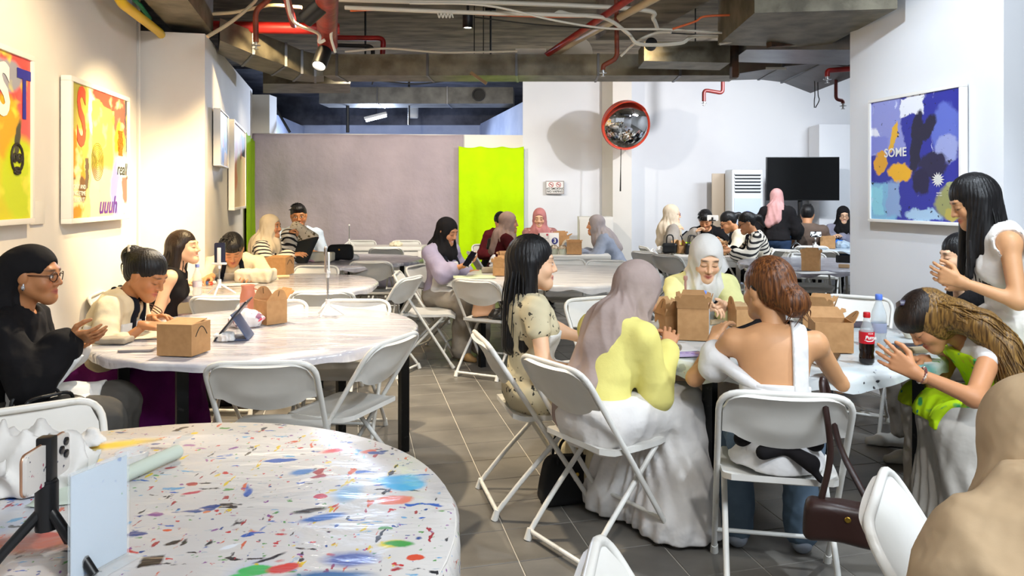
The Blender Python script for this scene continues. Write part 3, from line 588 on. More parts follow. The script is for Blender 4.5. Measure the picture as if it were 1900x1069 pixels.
pr = picture('framed blue abstract painting with the word SOME on the white pillar', (pw(5.445), 5.445), (pw(4.61), 4.61), 1.263, 2.154, artr, 0.022, 0.05)
ptext(pr, 'SOME', 0.315, 0.55, 0.086, M_pale, bold=0.0015)
mb = MB()
for k in range(14):
    a = k * 2 * PI / 14; q = [(0, 0, 0), (0.03 * math.cos(a + .2), 0, 0.03 * math.sin(a + .2)), (0.058 * math.cos(a), 0, 0.052 * math.sin(a)), (0.03 * math.cos(a - .2), 0, 0.03 * math.sin(a - .2))]
    mb.add(q, [(0, 1, 2, 3)])
mb.build('flower_print', M_pale, pr, None, (0.77 * pr['w'], pr['y'] - 0.002, 0.33 * pr['h']))
ptext(pr, 'FRAMED', 0.78, 0.232, 0.012, M_pale); ptext(pr, 'NO. TEN', 0.78, 0.214, 0.012, M_pale)

# ------------------------------------------------------------------ wall fittings at the back
sg = thing('wall_sign', 'white NO SMOKING NO VAPING sign on the back wall', 'sign', P(1029.5, 360, 11.55))
MB().box(-0.145, 0.145, -0.02, 0, 0, 0.205, 0.004).build('sign_board', mat('sign_white', '#eceae6', 0.4), sg)
mb = MB()
for x0, x1, q0, q1 in ((-.145, .145, 0, .012), (-.145, .145, .193, .205), (-.145, -.133, .012, .193), (.133, .145, .012, .193)): mb.box(x0, x1, -0.026, -0.02, q0, q1)
mb.build('sign_border', mat('sign_grey', '#a39b98', 0.5), sg)
M_sgr = mat('sign_red', '#c0262a', 0.5)
for sx_ in (-0.058, 0.058):
    mb = MB(); mb.tube([(sx_ + 0.036 * math.cos(t * PI / 10), -0.022, 0.145 + 0.036 * math.sin(t * PI / 10)) for t in range(20)], 0.004, 5, closed=True); mb.tube([(sx_ - .025, -.022, .17), (sx_ + .025, -.022, .12)], 0.004, 5)
    ic = mb.build('prohibition_ring', M_sgr, sg)
    MB().box(sx_ - 0.02, sx_ + 0.02, -0.0215, -0.02, 0.141, 0.149).build('icon', M_ink, ic)
text('NO SMOKING', 0.046, M_ink, sg, TR(0, -0.021, 0.082) @ RX(90), bold=0.001); text('NO VAPING', 0.046, M_ink, sg, TR(0, -0.021, 0.038) @ RX(90), bold=0.001)
# convex mirror
mr = thing('convex_mirror', 'round convex traffic mirror with orange rim on the back column', 'mirror', P(1160, 232, 10.75))
q = Matrix.Rotation(R_(10), 4, 'Z') @ RX(90 + 14) @ RY(0)
Rm = 0.345
prof = [(Rm * math.sin(t * 0.9 / 10), 0.05 + 0.30 * (math.cos(t * 0.9 / 10) - math.cos(0.9))) for t in range(11)]
k_ = Rm / prof[-1][0]; prof = [(max(r * k_, 0.001), z) for r, z in prof][::-1]
MB().lathe(prof, 48, q).build('mirror_face', mat('mirror_glass', '#e8e8e8', 0.02, 1.0), mr, 180)
MB().lathe([(Rm - .01, 0.0), (Rm + .012, 0.0), (Rm + .022, 0.03), (Rm + .012, 0.065), (Rm - .008, 0.06)], 48, q).build('rim', mat('orange_plastic', '#c83a1a', 0.4), mr, 60)
def hood(u, v):
    a = R_(35 + 150 * u); e = math.sin(u * PI) ** 0.6; return ((Rm + .016) * math.cos(a), (Rm + .016) * math.sin(a), 0.04 + v * 0.16 * e)
o = MB().grid(hood, 24, 3, q).build('hood', mat('orange_plastic', '#c83a1a'), mr, 60); o.modifiers.new('t', 'SOLIDIFY').thickness = 0.006
MB().tube([q @ Vector((0, 0, 0)), (0.08, 0.35, -0.02), (0.05, 0.75, 0.0)], 0.022, 8).build('bracket_arm', M_metal, mr)
MB().tube([(-0.06, 0, -Rm), (-0.065, 0, -Rm - 0.3), (-0.07, 0.0, -Rm - 0.62)], [0.006, 0.006, 0.012], 6).build('pull_cord', M_dark, mr)
# television on a stand
tvr = thing('television', 'large black television on a stand against the right back wall', 'television', (W(1489, 10.95), 10.95, 0), R_(-2))
MB().box(-0.535, 0.535, -0.02, 0.03, 1.385, 2.03, 0.006).build('casing', mat('tv_case', '#0d0e10', 0.4), tvr)
MB().box(-0.525, 0.525, -0.023, -0.019, 1.40, 2.02).build('screen', mat('tv_screen', '#040506', 0.12), tvr)
MB().tube([(-.02, .05, 0.04), (-.02, .05, 1.5)], 0.035, 10).build('stand_pole', M_black, tvr); MB().box(-.4, .4, -.25, .3, 0, .045, .01).build('stand_base', M_black, tvr)
# floor-standing air conditioner
ac = thing('air_conditioner', 'tall white floor-standing air conditioner with dark louvre slots', 'air conditioner', (W(1381, 11.15), 11.15, 0), R_(4))
MB().box(-0.24, 0.24, -0.15, 0.2, 0, 1.85, 0.03).build('body', mat('ac_white', '#dfe3e8', 0.35), ac)
MB().box(-0.205, 0.205, -0.158, -0.145, 0.12, 1.42, 0.004).build('front_panel', mat('ac_panel', '#cfdcec', 0.15, coat=0.5), ac)
for k in range(6):
    MB().box(-0.195, 0.195, -0.156, -0.149, 1.50 + k * 0.05, 1.518 + k * 0.05).build('louvre_slot', mat('slot_black', '#15171b', 0.5), ac)
    MB().box(-0.205, 0.205, -0.170, -0.145, 1.520 + k * 0.05, 1.546 + k * 0.05, 0.004).build('louvre', mat('ac_white', '#dfe3e8'), ac)
MB().lathe([(0.035, 0), (0.035, 0.004), (0.002, 0.004)], 18, TR(0, -0.158, 1.2) @ RX(90)).build('badge', mat('badge_blue', '#8090e8', 0.4, emit='#8fa2ff', estr=0.8), ac)
MB().tube([(0.03, -0.16, 1.1), (0.12, -0.16, 1.05), (0.16, -0.16, 0.95), (0.15, -0.16, 0.93)], 0.004, 5).build('branch_print', mat('sign_white', '#eceae6'), ac)
MB().box(-0.2, 0.2, 0, 0.03, 0, 1.8, 0.01).build('side_panel', mat('ac_side', '#bfae98', 0.5), None, 35, (W(1345, 11.4), 11.4, 0)); tag(bpy.data.objects['side_panel'], 'pale tan board standing left of the air conditioner', 'board')
cb = thing('white_cabinet', 'plain white cabinet against the back wall behind the grey hijab', 'cabinet', (W(1104, 10.9), 10.9, 0))
MB().box(-0.25, 0.25, -0.22, 0.22, 0, 1.15, 0.008).build('body', mat('cab_white', '#d9d5cd', 0.5), cb); MB().box(-0.235, 0.235, -0.235, -0.222, 0.03, 1.12, 0.004).build('door', mat('cab_white', '#d9d5cd'), cb)
# fluorescent batten in the room behind
fl = thing('tube_lamp', 'glowing fluorescent tube seen through the gap over the partition', 'lamp', P(698, 219, 14.2))
qf = RY(-14) @ RZ(0)
MB().tube([(0, 0, .06), (0, 0, 3.5 - fl.location.z)], .006, 6).build('suspension_rod', M_dark, fl); MB().box(-0.22, 0.22, -0.04, 0.04, 0.02, 0.07, 0.006, qf).build('batten', mat('plate_white', '#cfcac0'), fl); MB().tube([qf @ Vector((-0.2, -0.0, -0.0)), qf @ Vector((0.2, 0, 0))], 0.03, 10).build('tube', mat('tube_glow', '#ffffff', 0.4, emit='#e8f0ff', estr=14), fl)
_b = P(767, 219, 15.0); o = MB().lathe([(0.09, 0), (0.1, 0.02), (0.1, 0.24), (0.08, 0.25)], 20).tube([(0, 0, .24), (0, 0, 3.5 - _b[2])], .008, 6).build('paint_bucket', mat('plate_white', '#cfcac0'), None, 35, _b); tag(o, 'white bucket hanging in the room behind the partition', 'bucket')
M_blk2 = mat('black_post', '#0e0f12', 0.5)
for (x_, y0_, y1_, lb) in ((645, 200, 246, 'thick'), (759, 190, 232, 'thin')):
    a_ = Vector(P(x_, y1_, 12.9)); b__ = Vector((a_.x, a_.y, 3.5)); tag(MB().tube([(0, 0, 0), b__ - a_], 0.03 if lb == 'thick' else 0.018, 8).build('black_post', M_blk2, None, 40, a_), lb + ' black upright post in the gap over the partition', 'post')
a_, b__ = Vector(P(500, 180, 11.6)), Vector(P(538, 246, 11.7)); tag(MB().tube([(0, 0, 0), b__ - a_], 0.022, 8).build('black_brace', M_blk2, None, 40, a_), 'slanting black brace at the left end of the gap', 'brace')
o = MB().box(-0.06, 0.06, -0.06, 0.06, 0, 0.4, 0.01).build('grey_bin', mat('grey_box', '#9da3b4', 0.5), None, 35, (W(1560, 6.05), 6.05, 0)); tag(o, 'grey box on the floor by the foot of the white pillar', 'box')

# ================================================================== tables
M_steelb = mat('black_slotted_steel', '#0f1011', 0.4, 0.4, col2='#2c2c2c', nscale=40, nlo=0.62, nhi=0.7)
M_top = mat('laminate_top', '#e4e0da', 0.5)
def paint_layers(dense, seed, rad):
    cols = ['#2f62b8', '#c9343a', '#e2c235', '#2b2b30', '#5d9a52', '#d86a4a', '#6aa6cf', '#8a4f96', '#3a3a3e', '#b9bfc4', '#274b8e', '#a8363f']
    L = []
    for i, h in enumerate(cols):
        L.append(('n', h, 9 + (i * 5) % 11, (0.70 if dense else 0.735) + 0.006 * (i % 3), 0.02, ((1, .45, 1), (.5, 1, 1), (1, 1, 1))[i % 3], seed + i * 1.37, 1))
        L.append(('n', h, 30 + (i * 7) % 17, (0.69 if dense else 0.75), 0.02, ((1, .3, 1), (.35, 1, 1), (1, 1, 1))[(i + 1) % 3], seed + 11 + i * 2.1, 1))
    return L
T1C = (-0.97, 1.51)
def on1(px, py): x, y = plane(px, py, 0.755); return x - T1C[0], y - T1C[1]
def blob(col, px, py, rx, ry, rot=0, soft=.12): x, y = on1(px, py); return ('e', col, x, y, rx, ry, rot, soft)
spl = [('n', '#c9c4c2', 3.0, .5, .2, (1, 1, 1), 3), ('n', '#bcc6dc', 5, .6, .12, (1, .5, 1), 9)] + paint_layers(True, 2, .8) + [
    blob('#2a5fb4', 520, 849, .04, .014, 8), blob('#3d7fc0', 560, 870, .03, .02, 20, .4), blob('#4fb0dd', 752, 893, .05, .038, 0, .2), blob('#5fb2e0', 740, 884, .06, .03, 10, .5), blob('#e8836a', 733, 921, .042, .026, 10, .2),
    blob('#46b864', 474, 1050, .032, .02, 12, .2), blob('#4cc06a', 445, 1065, .03, .014, 0, .3), blob('#d6453f', 528, 1046, .03, .018, 15, .25), blob('#d8553c', 770, 1028, .016, .012), blob('#3a70b8', 600, 955, .045, .016, 25, .4), blob('#24252a', 575, 942, .035, .012, 20, .4),
    blob('#c83a55', 596, 916, .016, .014), blob('#e6d22c', 725, 1002, .025, .016, 10, .4), blob('#46a04a', 738, 1002, .03, .012, -10, .3), blob('#5a6aa8', 650, 1030, .05, .028, 0, .5), blob('#3f6fa0', 612, 1062, .07, .02, 0, .5), blob('#8fb4d2', 645, 910, .03, .05, 0, .5), blob('#d8444e', 620, 830, .035, .016, 30, .5), blob('#e6d44c', 585, 812, .012, .005), blob('#2b5fb0', 648, 816, .008, .007),
    blob('#8c8590', 262, 815, .045, .012, 15, .3), blob('#7a7684', 296, 827, .03, .01, -8, .3), blob('#f0d040', 215, 820, .09, .03, 25, .7), blob('#eecf3a', 165, 852, .03, .02, 30, .4), blob('#f0d22e', 361, 799, .012, .01, -30, .2), blob('#dd6a4a', 60, 1000, .13, .04, 10, .6), blob('#d84c30', 90, 985, .03, .012, 0, .4), blob('#e06034', 308, 978, .012, .004, 5), blob('#e38a5e', 385, 943, .007, .006), blob('#c23a5a', 355, 908, .02, .008, 30, .3),
    ('r', '#2e2a28', *on1(282, 1034), .02, .022, 15, .25), blob('#25262a', 322, 1000, .014, .008, 40, .3), blob('#e8edf4', 425, 1008, .02, .006, 40, .4), blob('#2a2c34', 500, 1028, .03, .006, 40, .4)]
M_cover1 = layered('paint_splattered_cover', '#d9d5d1', spl, rough=0.32, coat=0.35, warp=0.03, wscale=14, bump=0.35, bscale=5, bstretch=(1, 2.5, 1))
M_cover3 = layered('lightly_splattered_cover', '#dde2e2', [('n', '#c6d4d8', 4, .5, .2, (1, 1, 1), 4)] + paint_layers(False, 31, .8)[::1] + [('e', '#3a4034', -0.62, -0.38, .16, .05, -35, .5), ('e', '#6fa9a6', 0.4, -0.62, .1, .04, 15, .7)], rough=0.35, coat=0.3, warp=0.03, wscale=12, bump=0.3, bscale=5, bstretch=(1, 2.5, 1))
M_cover2 = layered('clear_wrapped_white_cover', '#c9c6cb', [('n', '#aeadb9', 3, .45, .25, (1, 2.5, 1), 2), ('n', '#dddbdc', 5, .55, .15, (1, 3, 1), 8)], rough=0.2, coat=0.6, warp=0.05, wscale=6, bump=0.55, bscale=6, bstretch=(0.6, 3, 1))
M_cover6 = layered('white_wrinkled_cover', '#d2cecb', [('n', '#b9b5b5', 4, .48, .2, (1, 2.5, 1), 6)], rough=0.35, coat=0.3, warp=0.05, wscale=6, bump=0.5, bscale=7, bstretch=(0.8, 3, 1))
M_cover7 = layered('grey_marbled_cover', '#b4b1b8', [('n', '#8f8c98', 6, .46, .15, (1, 2.2, 1), 3), ('n', '#d9d7da', 7, .58, .1, (1, 2.2, 1), 9)], rough=0.3, coat=0.35, warp=0.08, wscale=5, bump=0.35, bscale=6, bstretch=(1, 2.5, 1))
def round_table(center, R, label, clabel, cm, legs_rot=20, drop=0.055, seed=1, legmat=None, ripple=1.0, legs=4, legr=0.72, legpos=None):
    x, y = center
    t = thing('round_table', label, 'table', (x, y, 0), 0)
    MB().lathe([(R - .004, .715), (R, .72), (R, .742), (R - .004, .745)], 64).build('tabletop', M_top, t)
    lm = legmat or M_steelb
    for k in range(legs):
        a = R_(legs_rot + k * 360 / legs); lx, ly = legpos[k] if legpos else (legr * R * math.cos(a), legr * R * math.sin(a))
        q = TR(lx, ly, 0) @ Matrix.Rotation(a, 4, 'Z')
        mb = MB()
        if lm is M_steelb: mb.box(-.024, .024, -.024, -.018, 0, .715, 0, q); mb.box(-.024, -.018, -.018, .024, 0, .715, 0, q); mb.box(-.018, .024, .018, .024, 0, .715, 0, q); mb.box(.018, .024, -.018, .018, 0, .715, 0, q)
        else: mb.tube([q @ Vector((0, 0, 0)), q @ Vector((-.05, 0, .715))], 0.016, 8)
        mb.build('leg', lm, t)
    mb = MB()
    for k in range(legs):
        a, b_ = R_(legs_rot + k * 360 / legs), R_(legs_rot + (k + 1) * 360 / legs)
        p0, p1 = (legpos[k], legpos[(k + 1) % legs]) if legpos else ((legr * R * math.cos(a), legr * R * math.sin(a)), (legr * R * math.cos(b_), legr * R * math.sin(b_)))
        mb.tube([(*p0, .69), (*p1, .69)], 0.014, 6)
    mb.build('rail', lm, t)
    rg = random.Random(seed); ph = [rg.uniform(0, 6) for _ in range(6)]
    def dr(a): return drop * (1 + ripple * (0.35 * math.sin(3 * a + ph[0]) + 0.3 * math.sin(7 * a + ph[1]) + 0.25 * math.sin(13 * a + ph[2]) + 0.2 * math.sin(23 * a + ph[3])))
    def f(u, v):
        a = 2 * PI * u
        if v <= 0.6:
            r = R * (v / 0.6) * 0.995 + 0.0; z = 0.7475 + 0.0012 * math.sin(9 * r * math.cos(a) + ph[4]) * math.sin(7 * r * math.sin(a) + ph[5])
            return (r * math.cos(a), r * math.sin(a), z)
        k = (v - 0.6) / 0.4; w = k ** 0.8
        r = R + 0.007 + 0.003 * min(1, k * 4) + w * ripple * (0.007 * math.sin(11 * a + ph[1]) + 0.006 * math.sin(19 * a + ph[2]) + .004 * math.sin(37 * a))
        return (r * math.cos(a), r * math.sin(a), 0.746 - dr(a) * k - (0.001 if k < 0.01 else 0))
    o = MB().grid(f, 144, 10).build('table_cover', cm, None, 180, (x, y, 0)); tag(o, clabel, 'table cover')
    return t
T2C, T3C, T4C, T5C, T6C, T7C = (-1.48, 3.9), (1.15, 3.66), (-2.15, 5.92), (-2.16, 8.2), (0.18, 6.7), (2.86, 7.75)
M_grey_leg = mat('grey_table_leg', '#b9b4ac', 0.4, 0.3)
round_table(T1C, .785, 'round table nearest the camera under the paint-splattered cover', 'white plastic cover full of colourful paint splashes on the nearest table', M_cover1, 25, .10, 3, ripple=.8)
round_table(T2C, .79, 'round table with black slotted legs where the black-veiled woman sits', 'glossy clear-wrapped white cover on the table with the blue tablet', M_cover2, 35, .042, 5, ripple=.4, legpos=[(-.56, -.32), (-.13, -.62), (.68, .30), (.24, .60)])
round_table(T3C, .745, 'round table with the cola bottle and open kraft boxes', 'lightly paint-marked white cover on the table with the cola bottle', M_cover3, 228, .06, 8, ripple=.5, legr=.88)
round_table(T4C, .79, 'round table in front of the bent man in the cream shirt', 'glossy cover on the table with the orange-lit kraft box', M_cover2, 52, .04, 12, ripple=.4)
round_table(T5C, .79, 'round table of the striped woman and the laughing man', 'grey glossy cover on the table with the black bag', M_cover7, 15, .045, 14)
round_table(T6C, .88, 'round table beside the woman reading her phone', 'white wrinkled cover hanging over the middle table', M_cover6, 211, .06, 17, ripple=.7, legr=.94)
round_table(T7C, .80, 'round grey-topped table by the white pillar', 'grey marbled cover on the table by the pillar', M_cover7, 35, .045, 21, legmat=M_grey_leg)
round_table((4.15, 10.25), .78, 'round table in front of the black television', 'pale blue plastic cover on the table by the television', layered('pale_blue_cover', '#c3d2e0', [('n', '#dfe7ee', 5, .5, .15, (1, 2, 1), 3)], rough=.3, coat=.3), 30, .05, 23, legmat=M_grey_leg)
M_rw = mat('white_lacquer', '#e6e2da', 0.35, coat=0.2)
def rect_table(label, x, y, sx, sy, rot, z=.745):
    t = thing('rectangular_table', label, 'table', (x, y, 0), R_(rot))
    MB().box(-sx / 2, sx / 2, -sy / 2, sy / 2, z - .045, z, .004).build('tabletop', M_rw, t)
    mb = MB(); mb.box(-sx / 2 + .03, sx / 2 - .03, -sy / 2 + .02, -sy / 2 + .04, z - .12, z - .045); mb.box(-sx / 2 + .03, sx / 2 - .03, sy / 2 - .04, sy / 2 - .02, z - .12, z - .045); mb.build('apron_rail', M_rw, t)
    for a in (-1, 1):
        for b_ in (-1, 1): MB().box(a * (sx / 2 - .03) - .025, a * (sx / 2 - .03) + .025, b_ * (sy / 2 - .03) - .025, b_ * (sy / 2 - .03) + .025, 0, z - .045, .004).build('leg', M_rw, t)
    return t
rect_table('white rectangular table of the four women by the lime curtain', 0.15, 9.1, 1.28, .72, 0)
rect_table('white rectangular table between the beige hijab and the striped woman', 2.0, 9.3, .75, 1.5, -8)
rect_table('pale wooden-topped table against the mauve backdrop', -2.35, 10.45, 1.3, .6, 2)

# ================================================================== folding chairs
M_chair = mat('white_chair_plastic', '#e4e2dd', 0.38, col2='#d9d6cf', nscale=5, spec=0.4)
M_tube = mat('white_chair_tube', '#e2e0da', 0.35, spec=0.5, col2='#cfccc4', nscale=14, nlo=.6, nhi=.7)
M_cap = mat('chair_foot_cap', '#e9e7e0', 0.5)
def build_chair():
    t = thing('folding_chair', 'x', 'chair', (0, 0, 0))
    dirv = Vector((0, 0.5, -0.78)).normalized()
    hx_, topz, topy = 0.212, 0.785, -0.262
    def on(s, z):   # point on the long tube at height z
        return Vector((s * (hx_ + 0.006), topy + (topz - z) * 0.5 / 0.78, z))
    hinge = 0.46
    arch = rounded([on(-1, hinge), on(-1, topz), on(1, topz), on(1, hinge)], 0.085, 6)
    MB().tube(arch, 0.0115, 8).build('back_frame', M_tube, t, 60)
    for s in (-1, 1):
        l = MB().tube([on(s, hinge), on(s, 0.03)], 0.0115, 8).build('leg', M_tube, t, 60)
        MB().tube([on(s, 0.045), on(s, 0.02), on(s, 0.0)], [0.014, 0.016, 0.017], 8).build('foot_cap', M_cap, l, 60)
    for s in (-1, 1):
        a, m_, b_ = Vector((s * .185, .15, .425)), Vector((s * .188, -.12, .15)), Vector((s * .188, -.225, 0.03))
        l = MB().tube(rounded([a, m_, b_], 0.06), 0.0115, 8).build('leg', M_tube, t, 60)
        MB().tube([b_ + Vector((0, .004, .015)), b_ + Vector((0, -.004, -.012)), Vector((s * .188, -.235, 0))], [0.014, 0.016, 0.017], 8).build('foot_cap', M_cap, l, 60)
    MB().tube(rounded([(-.188, -.19, .075), (-.188, -.222, .035), (.188, -.222, .035), (.188, -.19, .075)], .03), 0.010, 8).build('stretcher', M_tube, t, 60)
    MB().tube([on(-1, .13), on(1, .13)], 0.009, 8).build('stretcher', M_tube, t, 60)
    # backrest: dished panel with rounded top corners, lower edge bulging down
    up = -dirv; nb = Vector((0, -0.78, -0.5)).normalized()     # nb points to the rear
    o0 = on(0, topz); hw = .205
    def edge_top(x):
        e = abs(x) / hw; r = .085 / hw
        return 0.004 if e < 1 - r else 0.004 - .085 * (1 - math.sqrt(max(0, 1 - ((e - (1 - r)) / r) ** 2)))
    def edge_bot(x): e = x / hw; return -0.185 - 0.05 * max(0, 1 - (e / .82) ** 2) ** 0.8
    mb = MB(); nu, nv = 22, 7
    def pt(u, v, side):
        x = -hw + 2 * hw * u; t_, b__ = edge_top(x), edge_bot(x); h = b__ + (t_ - b__) * v
        dish = 0.022 * (1 - (x / hw) ** 2)
        rim = 1 if (u in (0, 1) or v in (0, 1)) else 0
        q = Vector((o0.x + x, 0, 0)) + Vector((0, o0.y, o0.z)) + up * h
        bul = -0.012 * max(0, 1 - (x / .16) ** 2 - ((h + .16) / .065) ** 2)
        if side == 0: return q - nb * (0.006) + nb * dish
        return q + nb * (dish + (0.010 if rim else 0.003) + (-bul if not rim else 0))
    mb.grid(lambda u, v: pt(u, v, 0), nu, nv); n = len(mb.v); mb.grid(lambda u, v: pt(u, v, 1), nu, nv, flip=True)
    k = nv + 1
    loop = [i * k for i in range(nu + 1)] + [nu * k + j for j in range(1, nv + 1)] + [i * k + nv for i in range(nu - 1, -1, -1)] + [j for j in range(nv - 1, 0, -1)]
    for a, b_ in zip(loop, loop[1:] + loop[:1]): mb.f.append((b_, a, a + n, b_ + n))
    mb.build('backrest', M_chair, t, 50)
    # seat
    mb = MB()
    def sp(u, v, lo):
        y = -.145 + .395 * v; e = 2 * u - 1
        hwid = .195 + .012 * math.sin(v * PI); cr = 1 - max(0, (v - .72) / .28) ** 2 * .28 - max(0, (.12 - v) / .12) ** 2 * .12
        x = e * hwid * cr; z = .452 - .014 * (1 - e * e) * math.sin(min(1, v * 1.2) * PI) - .03 * max(0, (v - .8) / .2) ** 2 + .012 * max(0, (.15 - v) / .15)
        if lo: z -= .026 if (u not in (0, 1) and v not in (0, 1)) else .022
        return (x, y + .0 * e, z)
    mb.grid(lambda u, v: sp(u, v, 0), 14, 14); n = len(mb.v); mb.grid(lambda u, v: sp(u, v, 1), 14, 14, flip=True); k = 15
    loop = [i * k for i in range(15)] + [14 * k + j for j in range(1, 15)] + [i * k + 14 for i in range(13, -1, -1)] + [j for j in range(13, 0, -1)]
    for a, b_ in zip(loop, loop[1:] + loop[:1]): mb.f.append((b_, a, a + n, b_ + n))
    mb.build('seat', M_chair, t, 50)
    return t
CHAIR0 = build_chair(); CH_FIRST = [True]
def chair(x, y, yaw, label):
    if CH_FIRST[0]:
        CH_FIRST[0] = False; CHAIR0.location = (x, y, 0); CHAIR0.rotation_euler = (0, 0, -R_(yaw)); CHAIR0['label'] = label; CHAIR0['group'] = 'white folding chairs'; return CHAIR0
    return copy_tree(CHAIR0, (x, y, 0), -R_(yaw), label, 'white folding chairs')
def chair_top(px, py, yaw, label, d=None):
    """chair placed by where the middle of its top edge stands"""
    dd = d or FPX * (CAMH - .79) / (py - HY); f = fwd(yaw); return chair(W(px, dd) + .262 * f[0], dd + .262 * f[1], yaw, label)
chair_top(480, 672, -4, 'white folding chair seen squarely from behind at the tablet table')
chair(-.93, 3.53, -70, 'white folding chair angled left with its seat showing by the tablet table')
chair_top(663, 556, 182, 'brightly lit folding chair beyond the tablet table, behind the grey phone')
chair_top(508, 557, 176, 'white folding chair half hidden behind the opened box of the tablet table')
chair_top(597, 541, -8, 'white folding chair with a green paint streak on its back')
chair_top(408, 551, 4, 'white folding chair seen behind the blue tablet and pink flask')
chair_top(588, 493, 182, 'warm-lit folding chair behind the table with the orange-lit box')
chair_top(687, 485, 0, 'white folding chair turned away at the grey glossy table')
chair(-1.33, 6.1, -72, 'cream folding chair seen edge-on at the right of the bent man\'s table')
chair(-1.02, 6.42, 86, 'white folding chair seen from the side in the aisle, facing right')
chair(-.44, 6.06, 26, 'white folding chair with a pink bag and black cap on its seat')
chair(-.05, 3.55, 74, 'white folding chair under the woman in the floral dress')
chair(.23, 3.10, 54, 'white folding chair under the woman in the yellow cardigan')
chair(.86, 2.73, 11, 'white folding chair under the woman with the bare back')
chair(.97, 1.52, 120, 'white paint-stained folding chair nearest the camera at the lower right')
chair(.33, 1.22, 100, 'white folding chair cut by the bottom edge, only its back corner showing')
chair(-2.2, 3.02, 72, 'white folding chair under the woman in the black veil')
chair_top(38, 756, 142, 'white folding chair behind the crumpled bag at the left edge')
chair_top(1097, 552, 150, 'white folding chair behind the mauve veil of the yellow cardigan')
chair(1.92, 4.66, 215, 'white folding chair shining against the foot of the pillar')
chair(.95, 4.60, 188, 'white folding chair under the woman in the white hijab')
chair_top(1430, 500, 12, 'white folding chair turned away at the grey marbled table')
chair(3.0, 8.28, 186, 'white folding chair on the far side of the grey marbled table', )
chair(2.12, 8.2, 128, 'white folding chair left of the grey marbled table with a dark garment')
chair(2.62, 8.7, -82, 'white folding chair under the striped woman at the rectangular table')
chair(3.12, 9.3, 40, 'white folding chair behind the standing woman in jeans')
chair(3.45, 9.2, 25, 'white folding chair before the small phone tripod at the television table')
chair(1.08, 9.2, -78, 'white folding chair behind the woman in the grey-blue jacket')
chair(1.38, 8.95, 48, 'white folding chair left of two set askew before the black handbags')
chair(1.55, 8.45, 48, 'white folding chair right of two set askew before the black handbags')
chair(1.55, 9.7, 80, 'white folding chair under the woman in the beige hijab and glasses')
chair_top(1048, 480, 180, 'white folding chair left of two at the far side of the middle table')
chair_top(1126, 483, 190, 'white folding chair right of two at the far side of the middle table')
chair(1.12, 6.75, -80, 'white folding chair at the right of the middle table')
chair(-.62, 8.75, 72, 'white folding chair under the woman in the maroon top')
chair(-1.38, 8.35, -62, 'cream folding chair at the right of the grey glossy table')
chair(-.98, 6.95, 108, 'white folding chair under the woman reading her phone')
chair(-2.8, 5.1, 72, 'white folding chair under the laughing long-haired woman')
chair(-2.62, 6.5, 158, 'white folding chair under the bent man')
chair(-2.95, 7.3, 82, 'cream folding chair under the woman in stripes by the lime strip')
chair(-2.95, 9.05, 170, 'white folding chair under the laughing man in glasses')
chair(-2.72, 10.75, 180, 'tan-lit folding chair left of two at the table by the backdrop')
chair(-2.05, 10.75, 178, 'tan-lit folding chair right of two at the table by the backdrop')
chair(-2.05, 9.75, -2, 'white folding chair before the table by the mauve backdrop')
chair(2.1, 3.05, -80, 'white folding chair under the woman in the lime apron')
chair(2.42, 4.1, -85, 'white folding chair under the half-hidden black-haired woman')
chair(3.6, 10.0, 15, 'white folding chair under the man in the brown shirt')
chair(4.45, 11.05, 185, 'white folding chair under the smiling woman before the television')
chair(2.62, 9.35, -78, 'white folding chair under the woman with the ponytail')
chair(-.68, 9.95, 150, 'white folding chair under the person in front of the lime curtain')
chair(-.08, 9.85, 182, 'white folding chair under the woman in the rose hijab')
chair(2.3, 10.35, 195, 'white folding chair under the person in black at the far end')
chair(.88, 1.08, -18, 'white folding chair under the woman in the beige veil')

